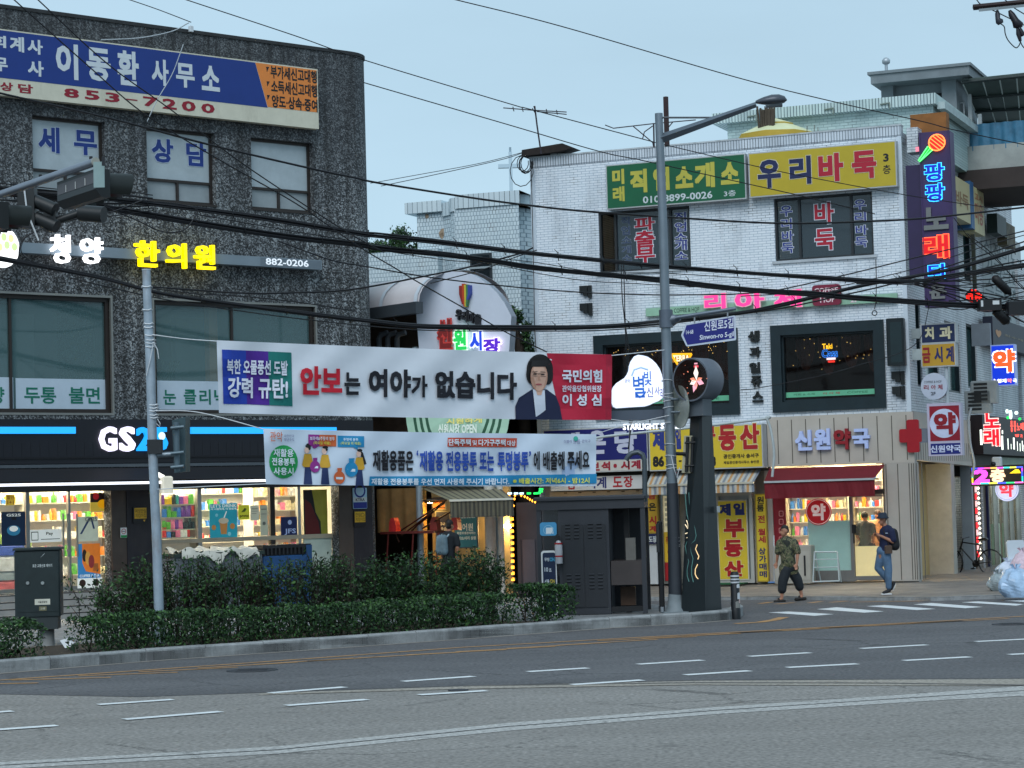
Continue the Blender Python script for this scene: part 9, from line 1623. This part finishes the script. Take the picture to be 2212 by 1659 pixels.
# man with phone
p=G(1914,1284,.10); f=Fr((p.x,p.y),0); kk=p.y/F*.28075; zz=.10
def K(x,y,d=0): return ((x-1150)*kk,d,zz+(1248-y)*kk)
s=T('person','person in a navy T-shirt, jeans and a dark bucket hat looking down at a phone','person',f); hc=K(1142,676,.02); mb=MB(); headset(mb,hc,(-.93,.2,-.32),1.02); limb(mb,[K(1158,716),K(1168,745)],[.058,.062]); limb(mb,[K(1168,750),K(1160,850),K(1150,930)],[.1,.11,.115])
limb(mb,[K(1200,768,.14),K(1205,845,.17),K(1120,800,.16)],[.058,.046,.03]); hand(mb,K(1118,799,.16),(-1,0,.25),(0,-.6,.8),1.0,1.0); limb(mb,[K(1150,765,-.13),K(1130,840,-.12),K(1098,800,-.02)],[.055,.045,.03]); hand(mb,K(1098,800,-.02),(-.8,.35,.5),(0,.6,.8),1.0,1.0); limb(mb,[K(1150,930),K(1165,1060,.06),K(1165,1200,.06)],[.1,.06,.04]); limb(mb,[K(1130,930),K(1098,1050,-.06),K(1190,1165,-.07)],[.1,.06,.04])
s.p('body',fused('b',mb,SK2),SK2); s.p('face_features',face_marks(hc,(-.93,.2,-.1)),M('2a1c16',.6)); mb=MB(); ball(mb,(hc[0]+.03,hc[1]-.01,hc[2]+.03),.078,.085,.08); s.p('hair',fused('h',mb,HR,.012,2),HR)
mb=MB(); mb.lathe([(.135,0),(.14,.012),(.102,.05),(.098,.10),(.07,.128),(.001,.135)],(hc[0]+.005,hc[1],hc[2]+.03),n=20); s.p('hat',mb,M('1d2938',.8,.15))
mb=MB(); limb(mb,[K(1175,765,0),K(1165,850,0),K(1155,915,0)],[.15,.15,.145]); limb(mb,[K(1152,765,-.12),K(1172,752,0),K(1200,766,.12)],[.085,.09,.085]); limb(mb,[K(1200,770,.13),K(1210,830,.16)],[.088,.08]); limb(mb,[K(1152,770,-.12),K(1138,828,-.12)],[.085,.075]); s.p('shirt',fused('s',mb,None,.016,3),M('111a3a',.8,.15,5)); q=K(1163,780,.152); mb=MB(); mb.box(q[0]-.03,q[0]+.05,q[1],q[1]+.006,q[2]-.006,q[2]+.012); s.p('shirt_print',mb,M('a9b4c4',.6))
mb=MB(); limb(mb,[K(1155,925,.02),K(1172,1060,.06),K(1168,1190,.06)],[.13,.088,.07]); limb(mb,[K(1135,925,-.03),K(1100,1045,-.06),K(1180,1150,-.07)],[.125,.088,.068]); limb(mb,[K(1130,915,0),K(1170,915,0)],[.125,.125]); s.p('trousers',fused('t',mb,None,.016,3),denim())
for a_,b_ in ((K(1172,1218,.06),K(1130,1234,.08)),(K(1216,1165,-.07),K(1196,1205,-.06))):
    mb=MB(); limb(mb,[a_,b_],[.045,.042]); k_=s.p('shoe',fused('x',mb,None,.012,2),M('14151a',.6)); mb=MB(); a2=(a_[0],a_[1],a_[2]-.035); b2=(b_[0]-.02,b_[1],b_[2]-.035); 
    if a_[2]<.3: mb.bbox(b2[0]-.04,a2[0]+.05,a_[1]-.045,a_[1]+.055,.1,.125,.008)
    else: limb(mb,[(a_[0]+.03,a_[1],a_[2]-.02),(b_[0]+.03,b_[1],b_[2]-.03)],[.022,.02])
    s.p('sole',mb,M('c9ccd0',.5),k_)
s.done(); q=K(1082,783,.06); mb=MB(); mb.bbox(q[0]-.035,q[0]+.035,q[1]-.03,q[1]+.06,q[2]-.005,q[2]+.008,.004); one('mobile_phone','black mobile phone held by the person in the bucket hat','phone',mb,BLK,f)
s=T('backpack','black backpack worn by the person in the bucket hat','bag',f); c=K(1228,835,-.02); mb=MB(); limb(mb,[(c[0]-.02,c[1]-.06,c[2]+.17),(c[0],c[1]-.06,c[2]-.12)],[.1,.115]); limb(mb,[(c[0]-.02,c[1]+.08,c[2]+.17),(c[0],c[1]+.08,c[2]-.12)],[.1,.115]); s.p('pack',fused('p',mb,None,.018,4),M('121318',.7,.2)); mb=MB(); mb.tube([K(1222,760,.08),K(1195,742,.12),K(1180,780,.17),K(1190,850,.16)],.018,5); s.p('strap',mb,M('191a20',.7)); s.done()
q=K(1172,900,.15); s=T('shoulder_bag','small brown shoulder bag at the hip of the person in the bucket hat','bag',f); mb=MB(); mb.bbox(q[0]-.09,q[0]+.08,q[1],q[1]+.06,q[2]-.1,q[2]+.08,.02); s.p('pouch',mb,M('4a3a30',.7,.15)); mb=MB(); mb.tube([K(1178,872,.17),K(1150,800,.172),K(1140,745,.1)],.009,4); s.p('strap',mb,M('2a2018',.7)); s.done()
# person with the pale backpack behind the shrubs, seen from behind
D=53.; v=AT(970,1122,D); f=Fr((v.x,v.y),0); top=v.z; kk=D/F*.24802; hs_=1.0
def P3_(x,y,d=0): return ((x-1050)*kk,d,top-(y-765)*kk)
s=T('person','person in a dark T-shirt seen from behind, wearing a pale backpack behind the shrubs','person',f); hc=P3_(1055,815); mb=MB(); headset(mb,hc,(.75,-.6,-.15),1.08); zf=.16; limb(mb,[P3_(1045,860),P3_(1040,900)],[.062,.07]); limb(mb,[P3_(1040,905),P3_(1038,1020),P3_(1040,1150)],[.11,.12,.125]); limb(mb,[P3_(1105,915,.08),P3_(1118,1010,.12),P3_(1110,1095,.05)],[.06,.045,.03]); hand(mb,P3_(1110,1097,.05),(0,-.1,-1),(1,0,0),.5); limb(mb,[P3_(985,915,-.05),P3_(965,1010,-.02),P3_(985,1095,-.1)],[.06,.045,.03]); hand(mb,P3_(985,1097,-.1),(0,-.1,-1),(-1,0,0),.5)
h0=P3_(1040,1150); limb(mb,[(h0[0]+.08,0,h0[2]),(h0[0]+.12,-.06,.62),(h0[0]+.1,-.02,.22)],[.1,.06,.04]); limb(mb,[(h0[0]-.08,0,h0[2]),(h0[0]-.1,.08,.62),(h0[0]-.14,.12,.22)],[.1,.06,.04]); s.p('body',fused('b',mb,None),SK2); mb=MB(); ball(mb,(hc[0]-.015,hc[1]+.015,hc[2]+.04),.098,.1,.1); ball(mb,(hc[0]-.03,hc[1]+.03,hc[2]-.02),.08,.08,.07); s.p('hair',fused('h',mb,None,.013,3),HR)
mb=MB(); limb(mb,[P3_(1045,915),P3_(1040,1030),P3_(1040,1140)],[.15,.155,.15]); limb(mb,[P3_(990,912,-.04),P3_(1045,900),P3_(1102,914,.06)],[.085,.09,.085]); limb(mb,[P3_(1105,918,.08),P3_(1118,985,.1)],[.088,.08]); limb(mb,[P3_(987,918,-.05),P3_(970,985,-.03)],[.088,.08]); s.p('shirt',fused('s',mb,None,.017,3),M('131a20',.8,.15)); mb=MB(); limb(mb,[(h0[0]+.08,0,h0[2]),(h0[0]+.12,-.06,.62),(h0[0]+.1,-.02,.25)],[.125,.085,.07]); limb(mb,[(h0[0]-.08,0,h0[2]),(h0[0]-.1,.08,.62),(h0[0]-.14,.12,.25)],[.125,.085,.07]); s.p('trousers',fused('t',mb,None,.017,3),M('1a1d24',.8,.15))
for dx,dd in ((.1,-.02),(-.14,.12)): mb=MB(); limb(mb,[(h0[0]+dx-.05,dd+.03,.2),(h0[0]+dx+.1,dd-.06,.19)],[.045,.04]); s.p('shoe',fused('x',mb,None,.013,2),M('20242a',.6))
s.done(); s=T('backpack','pale blue-grey backpack on the person behind the shrubs','bag',f); c=P3_(985,985,.17); mb=MB(); limb(mb,[(c[0]-.05,c[1],c[2]+.16),(c[0]-.06,c[1],c[2]-.14)],[.085,.1]); limb(mb,[(c[0]+.05,c[1]+.02,c[2]+.16),(c[0]+.05,c[1]+.02,c[2]-.14)],[.085,.1]); s.p('pack',fused('p',mb,None,.018,4),M('5c717b',.7,.3,5)); mb=MB(); mb.tube([P3_(955,935,.14),P3_(985,898,.02),P3_(1010,890,.0)],.02,5); mb.tube([P3_(1010,940,.17),P3_(1045,895,.12),P3_(1065,888,.06)],.02,5); s.p('strap',mb,M('8fa3ac',.7)); s.done()
# customer and pharmacist behind the pharmacy door
def bust(label,x,y,dd,shirt,hair,fwd,hgt=1.68,kind='person'):
    a,z=FR.at(*X3(x,y),dd); f=FR.sub(a,dd,0); s=T('person',label,'person',f); hc=(0,0,z); b=.17; mb=MB(); headset(mb,hc,fwd); H0=z-b; limb(mb,[(0,0,z-.09),(0,0,z-.15)],[.058,.065]); limb(mb,[(0,0,z-.2),(0,0,z-.45),(0,0,z-.68)],[.1,.11,.12])
    for o in (-1,1): limb(mb,[(o*.17,0,z-.22),(o*.21,.02,z-.48),(o*.17,-.12,z-.62)],[.055,.045,.03]); hand(mb,(o*.17,-.13,z-.63),(-o*.3,-.8,-.3),(o,0,.2),.6); limb(mb,[(o*.09,0,z-.7),(o*.1,.01,b+.45),(o*.1,0,b+.08)],[.1,.065,.04])
    s.p('body',fused('b',mb,None),SK); mb=MB(); ball(mb,(-.01*fwd[0],-.015*fwd[1],z+.045),.095,.1,.095); s.p('hair',fused('h',mb,None,.013,2),hair); mb=MB(); limb(mb,[(0,0,z-.24),(0,0,z-.45),(0,0,z-.7)],[.15,.15,.15]); limb(mb,[(-.17,0,z-.22),(0,0,z-.2),(.17,0,z-.22)],[.08,.085,.08])
    for o in (-1,1): limb(mb,[(o*.18,0,z-.23),(o*.21,.02,z-.4)],[.08,.075])
    s.p('shirt',fused('s',mb,None,.017,3),shirt); mb=MB()
    for o in (-1,1): limb(mb,[(o*.08,0,z-.72),(o*.1,.01,b+.45),(o*.1,0,b+.08)],[.12,.085,.07])
    s.p('trousers',fused('t',mb,None,.017,3),M('2a2c30',.8)); mb=MB(); 
    for o in (-1,1): mb=MB(); limb(mb,[(o*.1,0,b+.03),(o*.1,fwd[1]*.12,b+.03)],[.045,.04]); s.p('shoe',mb,BLK)
    s.done()
bust('customer with dark hair and a grey top seen from behind through the pharmacy door',988,655,-.75,M('4b4c4a',.8,.15),HR,(.1,-1,0))
bust('pharmacist in a pale orange top behind the customer in the pharmacy',1085,640,-2.2,M('c98f62',.8,.1),M('3a2418',.6,.2),(-.4,.9,0))
# ================================================================ OVERHEAD CABLES
CB=M('0b0c12',.45,.1,name='cable sheath'); CB2=M('1a1a24',.5,.1,name='cable sheath')
def DW(x): return 44.2+8.2*x/2212
def wire(label,pts,r=.012,grp=None,dd=0.,mat=CB,name='overhead_cable'):
    return cable(name,label,[(x,y,DW(x)+dd) for x,y in pts],r,mat,'cable',grp,5)
def bundle(label,pts,n,r,spread,grp,ties=True,dd=0.):
    """several cables lashed together, each a cable of its own"""
    for k in range(n):
        ph=random.random()*6; wire(label,[(x,y+spread*(k/(n-1)-.5 if n>1 else 0)*(1+.35*math.sin(x*.004+ph))+random.gauss(0,.5)) for x,y in pts],r*random.uniform(.65,1.1),grp,dd+random.uniform(-.03,.03))
    if ties:
        for (xa,ya),(xb,yb) in zip(pts,pts[1:]):
            m=max(1,int((xb-xa)/105))
            for i in range(m):
                t=(i+.5)/m; x,y=xa+(xb-xa)*t,ya+(yb-ya)*t+1; D=DW(x)+dd; c=AT(x,y,D); h=spread*.0105; mb=MB(); mb.tube([(c.x+random.gauss(0,.01),-c.y-.0,c.z+h+.03),(c.x,-c.y+.05,c.z),(c.x+.02,-c.y,c.z-h-.02)],.012,4); mb.tube([(c.x,-c.y,c.z+h+.02),(c.x-.07,-c.y+.02,c.z+h+.09)],.007,4); one('cable_tie','small tie round '+label.split(' ',1)[1] if 0 else 'black lashing tie on '+grp,'cable tie',mb,CB,group='lashing ties on '+grp)
A=[(-60,400),(120,420),(222,428),(417,450),(590,474),(768,503),(823,509),(940,522),(1031,534),(1148,548),(1262,559),(1342,567),(1427,575),(1646,591),(1759,598),(1889,607),(1984,608),(2052,596),(2119,586),(2290,562)]
bundle('black cable in the upper thick bundle crossing the whole street',A,4,.026,6.5,'the upper thick cable bundle')
B=[(-60,408),(120,430),(243,450),(434,483),(625,512),(768,528),(823,538),(958,550),(1061,563),(1148,577),(1277,590),(1427,604),(1549,618),(1646,627),(1759,634),(1844,643),(1939,649),(2068,659),(2290,668)]
bundle('black cable in the lower thick bundle that passes the round traffic light side',B,4,.028,7.,'the lower thick cable bundle',dd=.25)
C_=[(-60,545),(0,558),(208,598),(347,633),(521,659),(713,684),(799,694),(913,705),(1112,708),(1286,706),(1429,696),(1591,677),(1675,662),(1759,642),(1872,615),(2012,590),(2092,572),(2290,512)]
bundle('black cable in the sagging bundle above the party banner',C_,3,.026,5.,'the sagging cable bundle above the party banner',dd=.6)
one_=[
 ('thick single black cable falling from the left edge across the upper granite windows',[(-40,190),(0,201),(243,257),(451,312),(677,365),(768,384),(823,396),(1025,428),(1148,444),(1262,456),(1489,472),(1646,481),(1759,482),(1900,477),(2012,470),(2212,448),(2300,438)],.024,1.0),
 ('left thin diagonal cable running down across the blue office sign to the white wall',[(20,-10),(187,139),(312,246),(472,344),(640,440),(768,528),(850,577),(901,608),(998,663),(1092,717),(1181,760)],.014,-1.5),
 ('right thin diagonal cable running down across the blue office sign beside the left one',[(72,-10),(229,135),(368,236),(521,351),(677,455),(768,512),(830,545)],.014,-1.0),
 ('thin wire high across the open sky to the roof tarpaulin',[(975,-3),(1210,56),(1591,167),(1807,221),(1987,261),(2068,282),(2240,318)],.013,2.5),
 ('thin sky wire from the top edge down to the aerial left of the lamp post',[(395,-3),(640,78),(785,129),(1097,223),(1149,237),(1387,300),(1412,307)],.012,3.),
 ('thin sky wire passing in front of the green board and the yellow board',[(785,178),(1097,269),(1295,327),(1395,348),(1610,396),(1726,422),(1890,462)],.012,2.),
 ('thin wire crossing the yellow board from the lamp post towards the purple tower',[(1412,307),(1646,362),(1765,386),(1956,421),(2160,452)],.011,3.),
 ('rising black cable from the rusty pole to the tie point on the tile building',[(330,620),(521,633),(640,632),(768,624),(970,586),(1027,573),(1118,549),(1152,535)],.020,1.4),
 ('second cable rising beside the first to the tie point on the tile building',[(930,612),(1040,583),(1112,556),(1160,540)],.012,1.8),
 ('thin cable sagging past the market arch and through the pink cafe sign',[(600,520),(713,561),(799,577),(936,600),(1112,620),(1249,631),(1344,635),(1465,637),(1646,631),(1800,600),(1980,556),(2290,480)],.015,1.2),
 ('thin loose strand just under the upper thick bundle',[(420,462),(590,492),(768,521),(960,548),(1150,566),(1290,588),(1427,590),(1646,603)],.009,.1),
 ('thin loose strand under the lower thick bundle with a deep sag',[(823,541),(958,561),(1061,570),(1160,590),(1262,606),(1360,612),(1500,620)],.009,.3),
 ('thin strand crossing below the sagging bundle towards the lamp post',[(150,600),(347,645),(521,672),(713,696),(913,713),(1112,715),(1286,714),(1430,704)],.012,.6),
 ('cable looping from the rusty pole over the second floor windows',[(330,623),(420,634),(521,640),(640,652),(768,672)],.012,.2),
 ('cable rising from the pink cafe letters to the right edge above the red sign',[(1500,690),(1675,668),(1810,640),(1939,610),(2060,571),(2212,522),(2300,490)],.018,.9),
 ('slack cable rising from the bundle crossing to the upper right edge',[(1850,612),(1984,607),(2092,588),(2170,570),(2300,548)],.020,.4),
 ('thin cable from the lower bundle climbing across the painted lettering',[(1600,640),(1759,628),(1939,590),(2040,560),(2150,525),(2300,485)],.011,.8),
 ('thin cable descending across the painted lettering to the splice',[(2090,505),(2140,545),(2172,580),(2204,618),(2290,690)],.012,.6),
 ('thin cable descending steeply from the green ribbed sign to the right edge',[(2060,470),(2100,520),(2150,560),(2230,640)],.010,1.2),
 ('thick cable falling past the red LED sign to the lower splice',[(1985,607),(2050,618),(2120,640),(2160,662),(2200,690),(2290,730)],.020,.3),
 ('thin cable drooping from the bundle crossing under the red LED sign',[(1984,650),(2060,668),(2100,664),(2140,650),(2212,640),(2290,632)],.012,.5),
 ('wire from the red LED sign level running straight to the right edge',[(2000,610),(2080,606),(2140,603),(2212,596),(2290,590)],.016,.7),
 ('lower wire running straight to the right edge beside the lower splice',[(2050,650),(2100,648),(2160,644),(2212,630),(2290,615)],.014,.75),
 ('thin drop wire slanting across the brick below the green rail to the dark box',[(1600,842),(1640,838),(1770,812),(1850,790),(1976,745),(2010,652)],.009,1.5),
 ('thin wire from the granite roof edge to the top of the photograph',[(270,-4),(340,20),(413,48)],.010,2.),
 ('pale cable tacked to the granite wall above the office sign',[(218,86),(300,82),(370,68),(408,49)],.013,4.2),
 ('pair of pale thin cables hanging over the red phone number',[(396,96),(372,160),(340,215),(318,262)],.011,4.0),
 ('thin distant wire over the church cross',[(823,402),(950,375),(1090,343),(1148,322)],.010,12.),
 ('lower thin distant wire over the church cross',[(800,396),(900,378),(1040,352),(1148,324)],.009,13.),
 ('upright black drop cable at the left corner of the white brick building',[(1147,345),(1150,470),(1153,600),(1155,700),(1158,760)],.012,11.5),
]
for lb,pts,r,dd in one_:
    m=CB if not lb.startswith('p') else M('a9b2b8',.6); wire(lb,pts,r,None,dd,m)
for k,dx in enumerate((0,5)):
    wire('black drop cable hanging in front of the left cafe window, %s strand of the pair'%('straighter' if k else 'wavier'),[(1342+dx,562),(1344+dx*1.4-2*k,640),(1350+dx*.2,700),(1353+dx,760),(1358-dx,830),(1362+dx,880),(1357,1010-40*k)],.013,None,3.2)
wire('black drop cable down to the ring on the brick above the right cafe window',[(1892,560),(1893,610),(1892,650),(1889,668)],.012,None,5.)
wire('loop of slack black cable hanging at the left traffic light',[(225,445),(300,478),(350,500),(395,498),(420,470),(424,452),(380,440),(290,432)],.013,None,-.4)
wire('slack cable from the traffic lights dipping over the white clinic letters',[(40,560),(48,520),(90,495),(160,474),(240,458),(310,432)],.016,None,-.6)
wire('slack thin loop near the round clinic logo',[(60,500),(45,540),(70,566),(100,560),(110,548)],.010,None,-.5)
for k in range(9):
    y=396+k*7+random.gauss(0,2); wire('tangled black cable behind the left traffic lights',[(-60,y-6),(60,y+random.gauss(0,3)),(150,y+10+random.gauss(0,5)),(230,y+12+random.gauss(0,6)),(330,y+26-k*3)],random.uniform(.008,.018),'tangled cables behind the left traffic lights',-.2+k*.05)
for k in range(10):
    y=588+k*9+random.gauss(0,3); wire('tangled black cable among the splices at the right edge',[(1975,608+random.gauss(0,5)),(2060,y*.5+310+random.gauss(0,5)),(2130,y+random.gauss(0,6)),(2212,y+random.gauss(0,9)),(2300,y+random.gauss(0,14))],random.uniform(.008,.017),'tangled cables at the right edge',-.1+k*.06)
def splice(label,p,q,r):
    D=DW(p[0]); a,b=WD(AT(*p,D)),WD(AT(*q,D+.1)); a,b=Vector(a),Vector(b); mb=MB(); t=(b-a)/8; mb.tube([a-t*.6,a,a+t*.3,b-t*.3,b,b+t*1.2],[r*.4,r*.8,r,r,r*.75,r*.25],10); s=T('cable_splice',label,'cable splice'); s.p('sleeve',mb,M('0d0e11',.5,.1)); mb=MB(); m=(a+b)/2; mb.tube([m-t*.15,m+t*.15],r*1.06,10); s.p('band',mb,M('1c1e22',.4)); s.done()
splice('upper fat black cable splice on the painted side wall',W1(1720,800),W1(1960,1040),.10)
splice('lower fat black cable splice below the red LED sign',W1(1740,1330),W1(1930,1520),.12)
c=WD(AT(*W1(1640,1250),DW(2130))); mb=MB(); mb.bbox(c[0]-.26,c[0]+.26,c[1]-.14,c[1]+.14,c[2]-.13,c[2]+.12,.02); s=T('junction_box','black cable junction box with white stickers beside the red LED sign','junction box'); s.p('case',mb,M('0f1013',.45)); mb=MB(); mb.box(c[0]-.22,c[0]-.17,c[1]+.141,c[1]+.145,c[2]-.04,c[2]+.1); mb.box(c[0]+.05,c[0]+.2,c[1]+.141,c[1]+.145,c[2]+.0,c[2]+.09); s.p('sticker',mb,M('c3c8ca',.5)); s.done()
c=WD(AT(*W1(2130,1300),DW(2180))); mb=MB(); mb.bbox(c[0]-.3,c[0]+.5,c[1]-.14,c[1]+.14,c[2]-.16,c[2]+.16,.03); one('junction_box','second black cable junction box cut by the right photo edge','junction box',mb,M('111318',.45,.1))
for x,y,r in ((1889,671,.05),): 
    c=WD(AT(x,y,DW(x)+5)); mb=MB(); mb.tube([(c[0]+.06*math.cos(t*.524),c[1],c[2]+.06*math.sin(t*.524)-.06) for t in range(12)],.012,4,closed=True); one('cable_ring','small black cable ring on the brick above the right cafe window','ring',mb,CB)
# cross-arm at the top right corner
D=30.
def ca(x,y,d=0): return WD(AT(*W7(x,y),D+d))
s=T('pole_crossarm','rusty utility-pole cross-arm with dark insulators cutting the top right corner','cross-arm'); mb=MB(); mb.tube([ca(735,215),ca(2600,30)],.040,4); s.p('arm',mb,M('2c2020',.8,.3,6)); mb=MB(); P=[ca(895,262,-.05),ca(2500,100,-.05),ca(2500,170,-.05),ca(905,340,-.05)]; mb.add(P+[(p[0],p[1]+.01,p[2]) for p in P],[(0,1,2,3),(7,6,5,4),(0,4,5,1),(2,6,7,3)]); s.p('plate',mb,M('7f888c',.4,.15,metal=.4)); mb=MB(); mb.tube([ca(1435,290),ca(1445,400),ca(1450,540),ca(1500,620),ca(1540,690)],[.014,.035,.033,.055,.04],8); s.p('insulator',mb,M('2b2e38',.4)); mb=MB(); mb.tube([ca(1790,300),ca(1850,420),ca(1960,600),ca(2050,740),ca(2060,800)],[.02,.045,.05,.075,.05],8); mb.tube([ca(2020,800),ca(2050,980),ca(2105,1200)],[.02,.035,.02],7); mb.tube([ca(2090,820),ca(2160,980),ca(2190,1040)],[.02,.035,.03],7); s.p('insulator',mb,M('17151f',.4)); s.done()
for lb,P in (('thin wire looping below the cross-arm in the top right corner',[(1540,690),(1640,780),(1670,980),(1760,1180),(1960,1380),(2060,1330),(2110,1220)]),('black wire crossing the cross-arm down to the right edge',[(830,-20),(980,140),(1420,350),(1870,570),(2240,740)]),('second black wire over the cross-arm nearer the corner',[(1650,-20),(1920,220),(2240,420)]),('short black tail hanging from the big insulator at the corner',[(2110,1200),(2160,1320),(2250,1420)])):
    cable('overhead_cable',lb,[(*W7(*p),D) for p in P],.008,CB,'cable')
# small things on the granite wall
p=FL.at(*Z1(1187,180),.05); mb=MB(); mb.bbox(p[0]-.05,p[0]+.05,.01,.1,p[1]-.07,p[1]+.07,.01); one('junction_box','tiny white box under the roof edge of the granite building','junction box',mb,M('c6cdd2',.5),FL)
p=FL.at(*Z3(1035,225),.95); s=T('security_camera','lit white camera lamp on a bracket under the black awning by the rusty pole','camera',FL); mb=MB(); mb.bbox(p[0]-.12,p[0]+.16,.75,1.0,p[1]-.28,p[1]+.1,.03); s.p('housing',mb,M('d8d2c0',.5,emit=.35)); mb=MB(); mb.tube([(p[0]-.3,.9,p[1]+.2),(p[0]-.05,.9,p[1]+.08)],.05,8); s.p('lamp',mb,E('f4f2e8',2.)); s.done()
